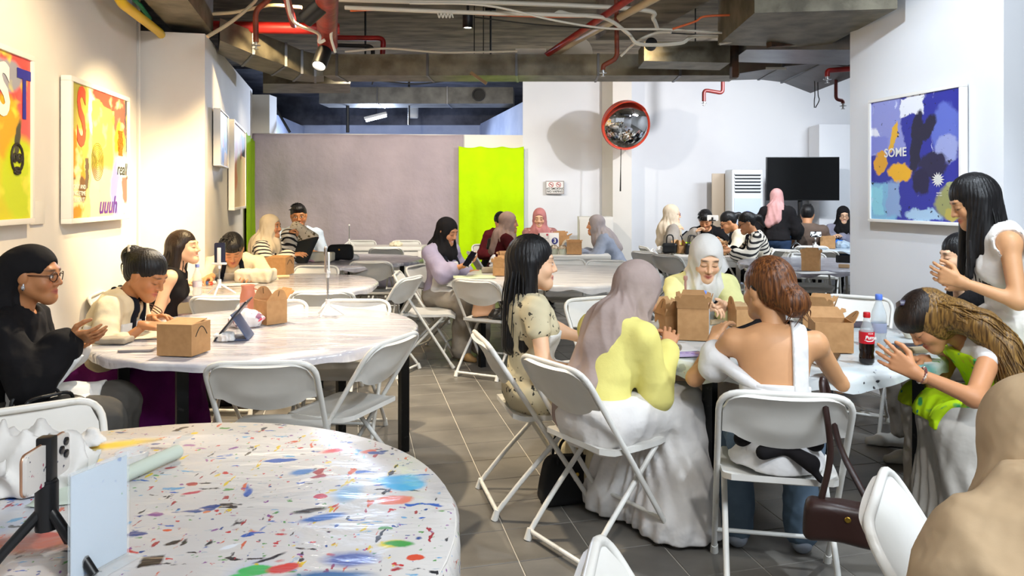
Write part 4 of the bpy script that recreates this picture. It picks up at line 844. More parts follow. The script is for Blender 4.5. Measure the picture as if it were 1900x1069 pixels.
# ================================================================== kraft boxes
M_kraft = mat('kraft_card', '#b98d5e', 0.75, col2='#ae8254', nscale=30, bump=0.08, bscale=200)
M_krafti = mat('kraft_inside', '#c9a87c', 0.8, col2='#bd9b70', nscale=30)
def slab(pts, th, M): 
    mb = MB(); mb.prism(pts, 0, th, M); return mb
def kraft(label, x, y, rot, w=.17, dp=.13, h=.145, mode='open', z=.752, ang=(28, 28, 12, 12), lift=0.09):
    t = thing('kraft_box', label, 'box', (x, y, z), R_(rot)); th = .003
    mb = MB(); mb.box(-w / 2, w / 2, -dp / 2, dp / 2, 0, th)
    mb.box(-w / 2, w / 2, -dp / 2, -dp / 2 + th, th, h); mb.box(-w / 2, w / 2, dp / 2 - th, dp / 2, th, h)
    mb.box(-w / 2, -w / 2 + th, -dp / 2 + th, dp / 2 - th, th, h); mb.box(w / 2 - th, w / 2, -dp / 2 + th, dp / 2 - th, th, h); mb.build('body', M_kraft, t, None)
    if mode == 'closed':
        MB().box(-w / 2, w / 2, -dp / 2, dp / 2, h, h + .003).build('lid', M_kraft, t, None)
        MB().box(-w * .42, w * .46, -dp * .35, dp * .5, h + .003, h + .007, .001, RX(6)).build('flap', M_kraft, t, None)
        for s in (-1, 1):
            MB().tube([(s * (w / 2 + .001), -dp * .3 + dp * .6 * k / 8, h * .6 + .04 * math.sin(k / 8 * PI)) for k in range(9)], .002, 4).build('tuck_slot', M_ink, t, None)
        return t
    # long flaps (front/back) with notched ears, side flaps: rounded gables with a slot
    def longflap(wd, hh): return [(-wd / 2, 0), (wd / 2, 0), (wd / 2 - .004, hh * .45), (wd / 2 + .012, hh * .55), (wd / 2 + .012, hh * .8), (wd / 2 - .006, hh * .9), (wd / 2 - .014, hh * .7), (wd / 2 - .024, hh), (-wd / 2 + .024, hh), (-wd / 2 + .014, hh * .7), (-wd / 2 + .006, hh * .9), (-wd / 2 - .012, hh * .8), (-wd / 2 - .012, hh * .55), (-wd / 2 + .004, hh * .45)]
    for s, a in ((-1, ang[0]), (1, ang[1])):
        if a is None: continue
        q = TR(0, s * dp / 2, h) @ (RZ(180) if s > 0 else Matrix.Identity(4)) @ RX(90 + a)
        slab(longflap(w, lift), th, q).build('flap', M_krafti if a > 60 else M_kraft, t, None)
    for s, a in ((-1, ang[2]), (1, ang[3])):
        if a is None: continue
        pts = [(-dp / 2, 0), (dp / 2, 0)] + [(dp * .5 * (1 - k / 8) ** .8 if k < 8 else 0, lift * .95 * math.sin(k / 8 * PI / 2) ** 1.0) for k in range(1, 9)] + [(-dp * .5 * (1 - k / 8) ** .8, lift * .95 * math.sin(k / 8 * PI / 2)) for k in range(7, 0, -1)]
        q = TR(s * w / 2, 0, h) @ RZ(90 if s > 0 else -90) @ RX(90 + a)
        f = slab(pts, th, q).build('gable_flap', M_kraft, t, None)
        MB().box(-.002, .002, lift * .35, lift * .8, -.0008, th + .0008, 0, q).build('slot', mat('slot_brown', '#5d4328', .8), f, None)
    return t
def on_t(px, py, z=.752): return plane(px, py, z)
def kr(label, px, py, rot, d=None, **k): x, y = on_t(px, py) if d is None else (W(px, d), d); return kraft(label, x, y + k.get('dp', .13) / 2, rot, **k)
kr('closed kraft box beside the phone on the tablet table', 327, 661, -8, w=.165, dp=.14, h=.135, mode='closed')
kr('opened kraft box with a raised flap behind the floral bag', 494, 602, -40, w=.14, dp=.12, h=.13, ang=(None, 40, 8, 20), lift=.07)
kr('large open kraft box facing the camera left of the bare-backed woman', 1291, 632, -12, w=.15, dp=.12, h=.155, ang=(20, 10, 5, 15), lift=.075)
kr('open kraft box with a slotted gable left of the large open box', 1248, 622, 18, w=.12, dp=.12, h=.10, ang=(25, 30, -18, 10), lift=.085)
kr('kraft box peeping out by the cheek of the bare-backed woman', 1385, 610, 10, w=.13, dp=.11, h=.10, ang=(None, 75, 5, 5), lift=.07)
kr('big kraft box with raised pale flap beside the cola bottle', 1552, 655, -7, w=.165, dp=.14, h=.135, ang=(None, 40, 40, 40), lift=.06)
kr('open kraft box with slotted gable behind the raised pale flap', 1527, 610, -28, w=.14, dp=.13, h=.095, ang=(25, 35, -15, 20), lift=.085)
kr('kraft box glowing orange on the bent man\'s table', 512, 510, -10, w=.21, dp=.15, h=.15, mode='closed')
kr('small gable kraft box in front of the black-haired woman', 926, 512, -5, w=.10, dp=.11, h=.075, ang=(20, 20, -25, -25), lift=.10)
kr('kraft box standing behind the small gable box', 938, 504, 20, w=.12, dp=.11, h=.13, ang=(30, 30, 5, 5), lift=.06)
kr('closed kraft box at the front of the table with the number 3 card', 1066, 470, -3, d=8.85, w=.18, dp=.14, h=.14, ang=(None, 5, 5, 5), lift=.03)
kr('open kraft box behind the arched white pouch', 1043, 456, 10, d=9.2, w=.16, dp=.14, h=.2, ang=(None, 10, 40, 60), lift=.06)
kr('kraft box on the rectangular table right of the white hijab', 1337, 466, -30, d=8.75, w=.17, dp=.15, h=.15, mode='closed')
kr('little kraft box behind the black handbag', 1264, 455, 25, d=9.0, w=.12, dp=.12, h=.09, ang=(None, 30, -20, -20), lift=.08)
kr('open kraft box with a pink cup inside on the grey marbled table', 1510, 503, -25, w=.16, dp=.14, h=.12, ang=(0, 10, 5, 0), lift=.09)
kr('kraft box left of the plastic bag on the television table', 1540, 455, -20, d=9.85, w=.19, dp=.16, h=.15, mode='closed')

# ================================================================== implicit-surface modelling (people, bags, cloth lumps)
F32 = np.float32
def A3(p): return np.array(p, dtype=F32)
def rc(a, b, ra, rb):
    a, b = A3(a), A3(b); ba = b - a; L2 = float(ba @ ba) + 1e-12
    def f(P):
        x, y, z = P[0] - a[0], P[1] - a[1], P[2] - a[2]
        h = np.clip((x * ba[0] + y * ba[1] + z * ba[2]) / L2, 0, 1)
        return np.sqrt((x - ba[0] * h) ** 2 + (y - ba[1] * h) ** 2 + (z - ba[2] * h) ** 2) - (ra + (rb - ra) * h)
    return f
def el(cn, r, M=None):
    cn, r = A3(cn), A3(r); M = None if M is None else np.array(M, dtype=F32)
    def f(P):
        x, y, z = P[0] - cn[0], P[1] - cn[1], P[2] - cn[2]
        if M is not None: x, y, z = x * M[0, 0] + y * M[1, 0] + z * M[2, 0], x * M[0, 1] + y * M[1, 1] + z * M[2, 1], x * M[0, 2] + y * M[1, 2] + z * M[2, 2]
        k0 = np.sqrt((x / r[0]) ** 2 + (y / r[1]) ** 2 + (z / r[2]) ** 2); k1 = np.sqrt((x / r[0] ** 2) ** 2 + (y / r[1] ** 2) ** 2 + (z / r[2] ** 2) ** 2)
        return k0 * (k0 - 1) / np.maximum(k1, 1e-5)
    return f
def bxf(cn, hf, M=None, rad=0.0):
    cn, hf = A3(cn), A3(hf) - rad; M = None if M is None else np.array(M, dtype=F32)
    def f(P):
        x, y, z = P[0] - cn[0], P[1] - cn[1], P[2] - cn[2]
        if M is not None: x, y, z = x * M[0, 0] + y * M[1, 0] + z * M[2, 0], x * M[0, 1] + y * M[1, 1] + z * M[2, 1], x * M[0, 2] + y * M[1, 2] + z * M[2, 2]
        x, y, z = np.abs(x) - hf[0], np.abs(y) - hf[1], np.abs(z) - hf[2]
        return np.sqrt(np.maximum(x, 0) ** 2 + np.maximum(y, 0) ** 2 + np.maximum(z, 0) ** 2) + np.minimum(np.maximum(x, np.maximum(y, z)), 0) - rad
    return f
def half(p, n):     # negative on the side n points away from
    p, n = A3(p), A3(n); n = n / np.linalg.norm(n)
    return lambda P: (P[0] - p[0]) * n[0] + (P[1] - p[1]) * n[1] + (P[2] - p[2]) * n[2]
def smin(a, b, k):
    if k <= 0: return np.minimum(a, b)
    h = np.maximum(k - np.abs(a - b), 0) / k; return np.minimum(a, b) - h * h * k * 0.25
def U(fs, k=0.02):
    def f(P):
        d = fs[0](P)
        for g in fs[1:]: d = smin(d, g(P), k)
        return d
    return f
def OFF(f, t): return lambda P: f(P) - t
def CUT(f, *gs, k=0.0):      # intersect with outside of gs  (gs negative inside the removed region)
    def h(P):
        d = f(P)
        for g in gs: d = -smin(-d, g(P), k)
        return d
    return h
def AND(f, *gs):
    def h(P):
        d = f(P)
        for g in gs: d = np.maximum(d, g(P))
        return d
    return h
def FOLD(f, amp, seed=0, freq=28.0, stretch=(1, 1, 1)):
    rg = np.random.RandomState(seed); D = rg.normal(size=(4, 3)); D /= np.linalg.norm(D, axis=1)[:, None]; D *= np.array(stretch); ph = rg.uniform(0, 6.28, 8); fr = freq * rg.uniform(.6, 1.5, 4)
    def h(P):
        w = 0
        for i in range(4):
            t = (P[0] * D[i, 0] + P[1] * D[i, 1] + P[2] * D[i, 2]); s = (P[0] * D[i - 1, 1] + P[1] * D[i - 1, 2] + P[2] * D[i - 1, 0])
            w = w + np.sin(fr[i] * t + 1.6 * np.sin(fr[i] * .5 * s + ph[i]) + ph[i + 4])
        return f(P) - amp * (w * 0.4).astype(F32)
    return h
def CREASE(f, amp, seed=0, freq=28.0, zs=1.0):
    rg = np.random.RandomState(seed); D = rg.normal(size=(5, 3)); D /= np.linalg.norm(D, axis=1)[:, None]; D[:, 2] *= zs; ph = rg.uniform(0, 6.28, 10); fr = freq * rg.uniform(.5, 1.4, 5)
    def h(P):
        w = 0
        for i in range(5):
            t = (P[0] * D[i, 0] + P[1] * D[i, 1] + P[2] * D[i, 2]); s = (P[0] * D[i - 1, 1] + P[1] * D[i - 1, 2] + P[2] * D[i - 1, 0])
            w = w + 1 - 2 * np.abs(np.sin(fr[i] * .5 * t + .9 * np.sin(fr[i] * .4 * s + ph[i]) + ph[i + 5]))
        return f(P) - amp * (w * 0.36).astype(F32)
    return h
_C8 = np.array([(i, j, k) for i in (0, 1) for j in (0, 1) for k in (0, 1)])
_E12 = [(a, b) for a in range(8) for b in range(a + 1, 8) if np.abs(_C8[a] - _C8[b]).sum() == 1]
def nets(f, lo, hi, h):
    """surface nets; only blocks of the grid that lie near the surface are evaluated"""
    lo, hi = A3(lo), A3(hi); nb_ = np.maximum(np.ceil((hi - lo) / h / 4).astype(int), 1); n = nb_ * 4 + 1
    ax = [lo[i] + h * np.arange(n[i], dtype=F32) for i in range(3)]
    cx = [lo[i] + h * (4 * np.arange(nb_[i], dtype=F32) + 2) for i in range(3)]
    X, Y, Z = np.meshgrid(*cx, indexing='ij'); cd = f((X.ravel(), Y.ravel(), Z.ravel())).astype(F32).reshape(nb_)
    act = np.abs(cd) < 3.47 * h * 1.35 + .014
    up = np.repeat(np.repeat(np.repeat(cd, 4, 0), 4, 1), 4, 2); v = np.full(n, 1.0, F32); v[:-1, :-1, :-1] = up
    v[-1], v[:, -1], v[:, :, -1] = 1.0, 1.0, 1.0
    m_ = np.zeros(n, bool); ua = np.repeat(np.repeat(np.repeat(act, 4, 0), 4, 1), 4, 2)
    for i, j, k in _C8: m_[i:n[0] - 1 + i, j:n[1] - 1 + j, k:n[2] - 1 + k] |= ua
    ix = np.nonzero(m_); v[ix] = f((ax[0][ix[0]], ax[1][ix[1]], ax[2][ix[2]]))
    v[0], v[-1], v[:, 0], v[:, -1], v[:, :, 0], v[:, :, -1] = [np.maximum(q, 1e-4) for q in (v[0], v[-1], v[:, 0], v[:, -1], v[:, :, 0], v[:, :, -1])]
    ins = v < 0
    s = np.zeros(n - 1, dtype=np.int8)
    for i, j, k in _C8: s += ins[i:n[0] - 1 + i, j:n[1] - 1 + j, k:n[2] - 1 + k]
    cells = np.argwhere((s > 0) & (s < 8))
    if len(cells) == 0: return np.zeros((0, 3), F32), np.zeros((0, 4), np.int32)
    cv = np.stack([v[cells[:, 0] + i, cells[:, 1] + j, cells[:, 2] + k] for i, j, k in _C8], 1)
    acc = np.zeros((len(cells), 3), F32); cnt = np.zeros(len(cells), F32)
    for a, b in _E12:
        va, vb = cv[:, a], cv[:, b]; m = (va < 0) != (vb < 0); t = np.where(m, va / np.where(m, va - vb, 1), 0)
        p = _C8[a] + t[:, None] * (_C8[b] - _C8[a]); acc += p * m[:, None]; cnt += m
    V = lo + h * (cells + acc / cnt[:, None])
    idx = -np.ones(n - 1, dtype=np.int64); idx[cells[:, 0], cells[:, 1], cells[:, 2]] = np.arange(len(cells))
    Q = []
    for axn in range(3):
        sl0 = [slice(None)] * 3; sl1 = [slice(None)] * 3; sl0[axn] = slice(0, n[axn] - 1); sl1[axn] = slice(1, n[axn])
        a, b = ins[tuple(sl0)], ins[tuple(sl1)]; e = np.argwhere(a != b)
        o1, o2 = [(1, 2), (2, 0), (0, 1)][axn]
        ok = (e[:, o1] > 0) & (e[:, o2] > 0) & (e[:, o1] < n[o1] - 1) & (e[:, o2] < n[o2] - 1); e = e[ok]
        def at(d1, d2): q = e.copy(); q[:, o1] -= d1; q[:, o2] -= d2; return idx[q[:, 0], q[:, 1], q[:, 2]]
        q4 = np.stack([at(1, 1), at(0, 1), at(0, 0), at(1, 0)], 1); fl = a[tuple(e.T)]
        q4[~fl] = q4[~fl][:, ::-1]; Q.append(q4)
    Q = np.concatenate(Q); Q = Q[(Q >= 0).all(1)]
    return V.astype(F32), Q.astype(np.int32)
def join(ms):
    V, Q, o = [], [], 0
    for v, q in ms: V.append(v); Q.append(q + o); o += len(v)
    return np.concatenate(V), np.concatenate(Q)
def npobj(name, V, Q, m, parent=None, cols=None, loc=None):
    me = bpy.data.meshes.new(name); n, k = len(V), len(Q)
    me.vertices.add(n); me.vertices.foreach_set('co', np.ascontiguousarray(V, dtype=F32).ravel())
    me.loops.add(4 * k); me.loops.foreach_set('vertex_index', np.ascontiguousarray(Q, dtype=np.int32).ravel())
    me.polygons.add(k); me.polygons.foreach_set('loop_start', np.arange(0, 4 * k, 4, dtype=np.int32)); me.polygons.foreach_set('use_smooth', np.ones(k, dtype=bool))
    me.update(calc_edges=True)
    if cols is not None:
        at = me.color_attributes.new('Col', 'FLOAT_COLOR', 'POINT'); at.data.foreach_set('color', np.ascontiguousarray(cols, dtype=F32).ravel())
    return obj(name, me, m, parent, loc)
JOBS = []
def later(name, pieces, m, parent=None, loc=None):
    """pieces: list of (sdf, lo, hi, h, colour function or None); meshed in parallel by run_jobs()"""
    JOBS.append((name, pieces, m, parent, loc))
def run_jobs():
    from concurrent.futures import ThreadPoolExecutor
    flat = [pc for jb in JOBS for pc in jb[1]]
    def work(pc):
        if len(pc) == 2: return pc[0], pc[1], None
        V, Q = nets(pc[0], pc[1], pc[2], pc[3]); return V, Q, (pc[4](V) if pc[4] is not None and len(V) else None)
    with ThreadPoolExecutor(4) as ex: res = list(ex.map(work, flat))
    k = 0
    for name, pieces, m, parent, loc in JOBS:
        rs = [r for r in res[k:k + len(pieces)] if len(r[0])]; k += len(pieces)
        if not rs: continue
        V, Q = join([r[:2] for r in rs]); cols = np.concatenate([r[2] for r in rs]) if rs[0][2] is not None else None
        npobj(name, V, Q, m, parent, cols, loc)
    JOBS.clear()
def blobobj(name, f, lo, hi, h, m, parent=None, loc=None): V, Q = nets(f, lo, hi, h); return npobj(name, V, Q, m, parent, None, loc)

# ================================================================== people
def skin_material():
    m, N, L, B = newmat('skin')
    a = N.new('ShaderNodeVertexColor'); a.layer_name = 'Col'
    tc = N.new('ShaderNodeTexCoord'); n = N.new('ShaderNodeTexNoise'); n.inputs['Scale'].default_value = 30; L.new(tc.outputs['Object'], n.inputs['Vector'])
    h = N.new('ShaderNodeHueSaturation'); r = N.new('ShaderNodeMapRange'); r.inputs[3].default_value = .94; r.inputs[4].default_value = 1.06; L.new(n.outputs[0], r.inputs[0]); L.new(r.outputs[0], h.inputs['Value'])
    L.new(a.outputs[0], h.inputs['Color']); L.new(h.outputs[0], B.inputs['Base Color']); B.inputs['Roughness'].default_value = .48; B.inputs['Specular IOR Level'].default_value = .35
    return m
M_skin = skin_material()
def rot3(yaw=0, pitch=0, roll=0): return np.array((Matrix.Rotation(-R_(yaw), 3, 'Z') @ Matrix.Rotation(-R_(pitch), 3, 'X') @ Matrix.Rotation(R_(roll), 3, 'Y')), dtype=F32)
def hairmat(name, a, b, rough=.44):
    if name in MATS: return MATS[name]
    m, N, L, B = newmat(name); tc = N.new('ShaderNodeTexCoord'); mp = N.new('ShaderNodeMapping'); mp.inputs['Scale'].default_value = (150, 150, 7); L.new(tc.outputs['Object'], mp.inputs[0])
    n = N.new('ShaderNodeTexNoise'); n.inputs['Scale'].default_value = 1.0; n.inputs['Detail'].default_value = 3; L.new(mp.outputs[0], n.inputs['Vector'])
    x = N.new('ShaderNodeMix'); x.data_type = 'RGBA'; x.inputs[6].default_value = c(a); x.inputs[7].default_value = c(b); r = N.new('ShaderNodeMapRange'); r.inputs[1].default_value = .35; r.inputs[2].default_value = .65; L.new(n.outputs[0], r.inputs[0]); L.new(r.outputs[0], x.inputs[0]); L.new(x.outputs[2], B.inputs['Base Color'])
    b_ = N.new('ShaderNodeBump'); b_.inputs['Strength'].default_value = .6; b_.inputs['Distance'].default_value = .004; L.new(n.outputs[0], b_.inputs['Height']); L.new(b_.outputs[0], B.inputs['Normal'])
    B.inputs['Roughness'].default_value = rough; B.inputs['Specular IOR Level'].default_value = .3
    MATS[name] = m; return m
H_black = hairmat('black_hair', '#0b0a0b', '#1c1a1b'); H_dark = hairmat('dark_brown_hair', '#17100c', '#2c1f17'); H_auburn = hairmat('auburn_hair', '#3a2012', '#7a4a26'); H_blond = hairmat('honey_hair', '#4a331a', '#94703a')
SK = {'a': '#d9a27c', 'b': '#c68c63', 'c': '#b3794f', 'd': '#e6b894', 'e': '#cf9a6e'}
RES = {'near': (.0095, .0036, .0040, .0095), 'mid': (.012, .0052, .0052, .012), 'far': (.015, .0075, .0075, .015)}
def unit(v): v = np.array(v, dtype=np.float64); return v / (np.linalg.norm(v) + 1e-9)
def hand_sdf(Wp, D, N, side, curl=(.5, .6, .4), spread=.1, s=1.0, thumb=.5):
    D = unit(D); N = unit(np.array(N) - D * np.dot(N, D)); T = np.cross(D, N) * side      # T: towards the thumb (side=+1 right hand)
    Wp = np.array(Wp, dtype=np.float64); fs = []; fing = []
    ln = (.070, .078, .072, .056); kn = []
    for i in range(4):
        k = Wp + D * (.086 - .004 * abs(i - 1) - .003 * (i == 3)) * s + T * (.030 - .0205 * i) * s; kn.append(k)
        fs.append(rc(Wp + T * (.014 - .010 * i) * s, k, .0145 * s, .0115 * s))
        d = unit(D + T * (1.5 - i) * spread); p = k; ang = 0; rr_ = .0088 - .0004 * (i == 3) * 2
        seg = [p]
        for j, (fr, cu) in enumerate(zip((.46, .31, .23), curl)):
            ang += cu * (1.0 + .12 * i); q = unit(d * math.cos(ang) + N * math.sin(ang)); p2 = p + q * ln[i] * fr * s
            fing.append(rc(p, p2, rr_ * s, (rr_ - .0008) * s)); p = p2; rr_ -= .0008; seg.append(p)
    palm = U(fs, .014 * s)
    t0 = Wp + D * .022 * s + T * .020 * s; t1 = t0 + unit(D * .62 + T * .72 + N * thumb) * .046 * s; t2 = t1 + unit(D * .85 + T * .22 + N * thumb) * .034 * s; t3 = t2 + unit(D * .9 - T * .1 + N * thumb) * .026 * s
    fing += [rc(t0, t1, .0150 * s, .0115 * s), rc(t1, t2, .0112 * s, .0098 * s), rc(t2, t3, .0096 * s, .0075 * s)]
    def f(P):
        d = palm(P)
        for g in fing: d = smin(d, g(P), .0045 * s)
        return d
    f2 = U([f, rc(Wp - D * .035 * s, Wp, .0265 * s, .0215 * s)], .015 * s)
    ctr = Wp + D * .085 * s
    return f2, ctr - .115 * s, ctr + .115 * s, kn
def person(label, pos, yaw, q='mid', s=1.0, male=False, seat=.45, stand=False, lean=8, bend=1.0, side=0, head=(0, 10, 0), hands=None, arms=True, skin='b',
           top=None, bottom=None, hijab=None, hair=None, apron=None, shoes='#1a1a1c', legs=None, glasses=None, smile=False, eyes='open', bare_legs=False, hs=1.0, extras=None, elbow=None, neck_len=1.0, tl=.96, lip='#b5554f'):
    root = thing('person', label, 'person', (pos[0], pos[1], 0), -R_(yaw), 'people in the workshop')
    hB, hH, hD, hC = RES[q]; a_ = R_(yaw); rgt, fw_ = np.array((math.cos(a_), -math.sin(a_))), np.array((math.sin(a_), math.cos(a_)))
    def loc(w):
        d = np.array((w[0] - pos[0], w[1] - pos[1])); return np.array((d @ rgt, d @ fw_, w[2]))
    X = np.array((1., 0, 0)); Y = np.array((0, 1., 0)); Zv = np.array((0, 0, 1.))
    wd = 1.12 if male else 1.0
    M1, M2 = rot3(0, lean * (1.3 - .5 * bend), side * .7), rot3(0, lean * (.6 + .8 * bend), side * 1.2)
    u1, u2, f2_ = M1[:, 2].astype(float), M2[:, 2].astype(float), M2[:, 1].astype(float); x2 = M2[:, 0].astype(float)
    hip = np.array((0, 0, (.86 * s if stand else seat + .088 * s)))
    mid = hip + u1 * .20 * s * tl; S = mid + u2 * .245 * s * tl
    nb = S + u2 * .045 * s
    Mh = rot3(*head); hup, hf = Mh[:, 2].astype(float), Mh[:, 1].astype(float)
    nd = unit(u2 * .9 + hup * .5 + Y * .12); H = nb + nd * .086 * s * neck_len + hup * .062 * s + hf * .022 * s     # head centre
    sw = (.185 if male else .158) * s
    sh = {k: S + x2 * sw * k - u2 * .015 * s for k in (-1, 1)}
    # torso
    tor = [el(hip + Zv * .01 * s, (.165 * s, .118 * s, .115 * s)), el(hip + u1 * .13 * s, (.128 * wd * s, .095 * s, .15 * s), M1), el(S - u2 * .105 * s, (.142 * wd * s, .100 * s, .15 * s), M2), rc(sh[-1] - u2 * .012 * s, sh[1] - u2 * .012 * s, .052 * s, .052 * s), el(S - u2 * .02 * s - f2_ * .015, (.12 * s * wd, .065 * s, .075 * s), M2)]
    if not male: tor += [el(S - u2 * .135 * s + f2_ * .075 * s + x2 * k * .062 * s, (.058 * s, .050 * s, .058 * s), M2) for k in (-1, 1)]
    torso = U(tor, .055 * s)
    # legs
    hj = {k: hip + X * .088 * k * s - Zv * .012 for k in (-1, 1)}; kn, an = {}, {}
    lg = legs or {}
    for k in (-1, 1):
        if stand: kn[k] = hip + X * .09 * k * s + Y * .015 - Zv * .40 * s; an[k] = np.array((.09 * k * s, -.01, .075))
        else:
            kn[k] = hj[k] + np.array((lg.get('open', .045) * k, .41 * s, .0 + .0)); an[k] = np.array((kn[k][0] + lg.get('dx', 0), kn[k][1] + lg.get('foot', -.03), .075))
        if k in lg: an[k] = np.array(lg[k], dtype=float)
    legf = {k: U([rc(hj[k], kn[k], .082 * s, .056 * s), rc(kn[k], an[k], .054 * s, .036 * s)], .03) for k in (-1, 1)}
    # arms
    el_, wr, hd = {}, {}, {}
    hands = hands or {}
    for k in (-1, 1):
        hspec = hands.get(k) or {}
        if 'w' in hspec: t = loc(hspec['w'])
        elif 't' in hspec: t = np.array(hspec['t'], dtype=float)
        else: t = np.array((.11 * k, .27 * s, (hip[2] + .12))) if not stand else sh[k] + np.array((.06 * k, .05, -.5 * s))
        La, Lb = .275 * s, .235 * s; d = t - sh[k]; D = np.linalg.norm(d); mx = La + Lb - .004
        if D > mx: t = sh[k] + d / D * mx; d = t - sh[k]; D = mx
        if D < .12: D = .12
        dd = unit(d); xx = (La * La - Lb * Lb + D * D) / (2 * D); hh = math.sqrt(max(La * La - xx * xx, 1e-6))
        pole = np.array(hspec.get('pole', (.55 * k, -.35, -.8))); pole = unit(pole - dd * (pole @ dd))
        el_[k] = sh[k] + dd * xx + pole * hh; wr[k] = t
        fd = unit(t - el_[k]); hd[k] = (unit(np.array(hspec['dir'])) if 'dir' in hspec else fd, np.array(hspec.get('n', (-.3 * k, 0, -1.0))), hspec)
    arm = {k: U([rc(sh[k], el_[k], .046 * s * (1.08 if male else 1), .037 * s), rc(el_[k], wr[k], .037 * s, .0235 * s)], .025) for k in (-1, 1)}
    allp = [hip, S, *sh.values(), *kn.values(), *an.values(), *el_.values(), *wr.values()]
    lo = np.min(allp, 0) - .2 * s; hi = np.max(allp, 0) + .2 * s; lo[2] = max(lo[2], 0.0)
    ms, cs = [], []
    base = np.array(c(SK[skin] if skin in SK else skin))
    skinf = [torso] + [arm[k] for k in (-1, 1)] + [legf[k] for k in (-1, 1)]
    flatc = lambda V: np.tile(base, (len(V), 1))
    ms.append((OFF(U(skinf, .03), -.003), lo, hi, hB, flatc))
    for k in (-1, 1):
        if arms is False or hd[k][2].get('hide'): continue
        hsp = hd[k][2]; f, l_, h_, _ = hand_sdf(wr[k], hd[k][0], hd[k][1], k, hsp.get('curl', (.35, .45, .3)), hsp.get('spread', .08), s * hsp.get('hs', 1.0) * (1.06 if male else .97), hsp.get('thumb', .45))
        ms.append((f, l_, h_, hD, flatc))
    # ---- head
    hS = s * hs
    def hp(x, y, z): return H + (Mh @ np.array((x, y, z), dtype=F32)).astype(float) * hS
    def he(x, y, z, rx, ry, rz): return el(hp(x, y, z), (rx * hS, ry * hS, rz * hS), Mh)
    def hr(p0, p1, r0, r1): return rc(hp(*p0), hp(*p1), r0 * hS, r1 * hS)
    fat = 1.03 if male else 1.0
    skull = U([he(0, -.016, .034, .073, .090, .080), he(0, .026, -.022, .060 * fat, .062, .082), hr((-.052, -.005, -.048), (-.012, .066, -.092), .022 * fat, .02), hr((.052, -.005, -.048), (.012, .066, -.092), .022 * fat, .02), he(0, .072, -.094, .02, .018, .018)], .035 * hS)
    feat = U([skull, he(.036, .058, -.032, .027, .028, .027), he(-.036, .058, -.032, .027, .028, .027), hr((-.034, .074, .026), (.034, .074, .026), .0125, .0125)], .02 * hS)
    face = CUT(feat, he(.031, .104, .003, .018, .024, .012), he(-.031, .104, .003, .018, .024, .012), k=.014 * hS)
    details = U([face, he(.030, .0755, .001, .0165, .0145, .0135), he(-.030, .0755, .001, .0165, .0145, .0135)], .006 * hS)
    nose = U([hr((0, .086, .012), (0, .106, -.026), .0075, .0105), he(.0115, .094, -.032, .0085, .010, .008), he(-.0115, .094, -.032, .0085, .010, .008)], .008 * hS)
    mw = .026 if smile else .019; mz = .004 if smile else 0
    lips = U([hr((-mw, .082, -.059 + mz), (0, .0935, -.0575), .0045, .0062), hr((mw, .082, -.059 + mz), (0, .0935, -.0575), .0045, .0062), hr((-mw * .8, .083, -.066 + mz), (0, .0925, -.0685), .005, .0072), hr((mw * .8, .083, -.066 + mz), (0, .0925, -.0685), .005, .0072)], .004 * hS)
    ears = U([he(.074, -.008, -.006, .012, .020, .031), he(-.074, -.008, -.006, .012, .020, .031)], .005)
    neck = rc(hp(0, -.022, -.062), S + u2 * .01 - f2_ * .005, (.056 if male else .047) * s, (.062 if male else .054) * s)
    def headf(P): return smin(smin(smin(smin(details(P), nose(P), .010 * hS), lips(P), .005 * hS), ears(P), .008 * hS), neck(P), .03 * s)
    hl = np.minimum(H - .155 * hS, S - .02); hh_ = np.maximum(H + .155 * hS, S + .02)
    def headcol(V):
        Lc = ((V - H.astype(F32)) @ Mh) / hS; x, y, z = Lc[:, 0], Lc[:, 1], Lc[:, 2]; ax = np.abs(x)
        C = np.tile(base, (len(V), 1)); front = (y > .055)
        def mixc(mask, col): m_ = np.clip(mask, 0, 1)[:, None]; C[:] = C * (1 - m_) + np.array(c(col)) * m_
        mixc(.22 * np.exp(-(((ax - .038) / .02) ** 2 + ((z + .03) / .02) ** 2)) * front, '#c8584a')
        lipm = np.clip(1.6 - np.sqrt((x / (mw + .004)) ** 2 + ((z + .0632 - mz * ax / mw) / .0115) ** 2) * 1.25, 0, 1) * (y > .074); mixc(lipm * .8, lip)
        if smile: mixc(np.clip(2 - np.sqrt((x / .017) ** 2 + ((z + .0625) / .0042) ** 2) * 1.5, 0, 1) * (y > .074), '#e9e2da')
        else: mixc(np.clip(1.5 - np.sqrt((x / (mw)) ** 2 + ((z + .0628) / .0022) ** 2) * 1.1, 0, 1) * (y > .074) * .55, '#5c2a28')
        bz = .0285 - .10 * np.maximum(ax - .035, 0); mixc(np.clip(1.7 - np.sqrt(((ax - .031) / .0185) ** 2 + ((z - bz) / .0052) ** 2) * 1.2, 0, 1) * front * .85, '#2a1c16')
        if eyes == 'open':
            e = np.sqrt(((ax - .030) / .0135) ** 2 + ((z - .001) / .0062) ** 2); mixc(np.clip(2.2 - e * 1.8, 0, 1) * (y > .06), '#e8e2dc')
            e = np.sqrt(((ax - .030) / .0062) ** 2 + ((z - .001) / .0064) ** 2); mixc(np.clip(2.4 - e * 1.9, 0, 1) * (y > .06), '#140d0a')
            mixc(np.clip(1.8 - np.sqrt(((ax - .030) / .0155) ** 2 + ((z - .0075) / .0026) ** 2) * 1.2, 0, 1) * (y > .06), '#1a100c')
        else:
            zz = -.0055 + 8.0 * (ax - .030) ** 2; mixc(np.clip(1.8 - np.sqrt(((ax - .030) / .0165) ** 2 + ((z - zz) / .0026) ** 2) * 1.2, 0, 1) * (y > .058), '#1a100c')
            mixc(np.clip(1.2 - np.sqrt(((ax - .030) / .02) ** 2 + ((z - .007) / .008) ** 2), 0, 1) * (y > .06) * .35, '#8a5a40')
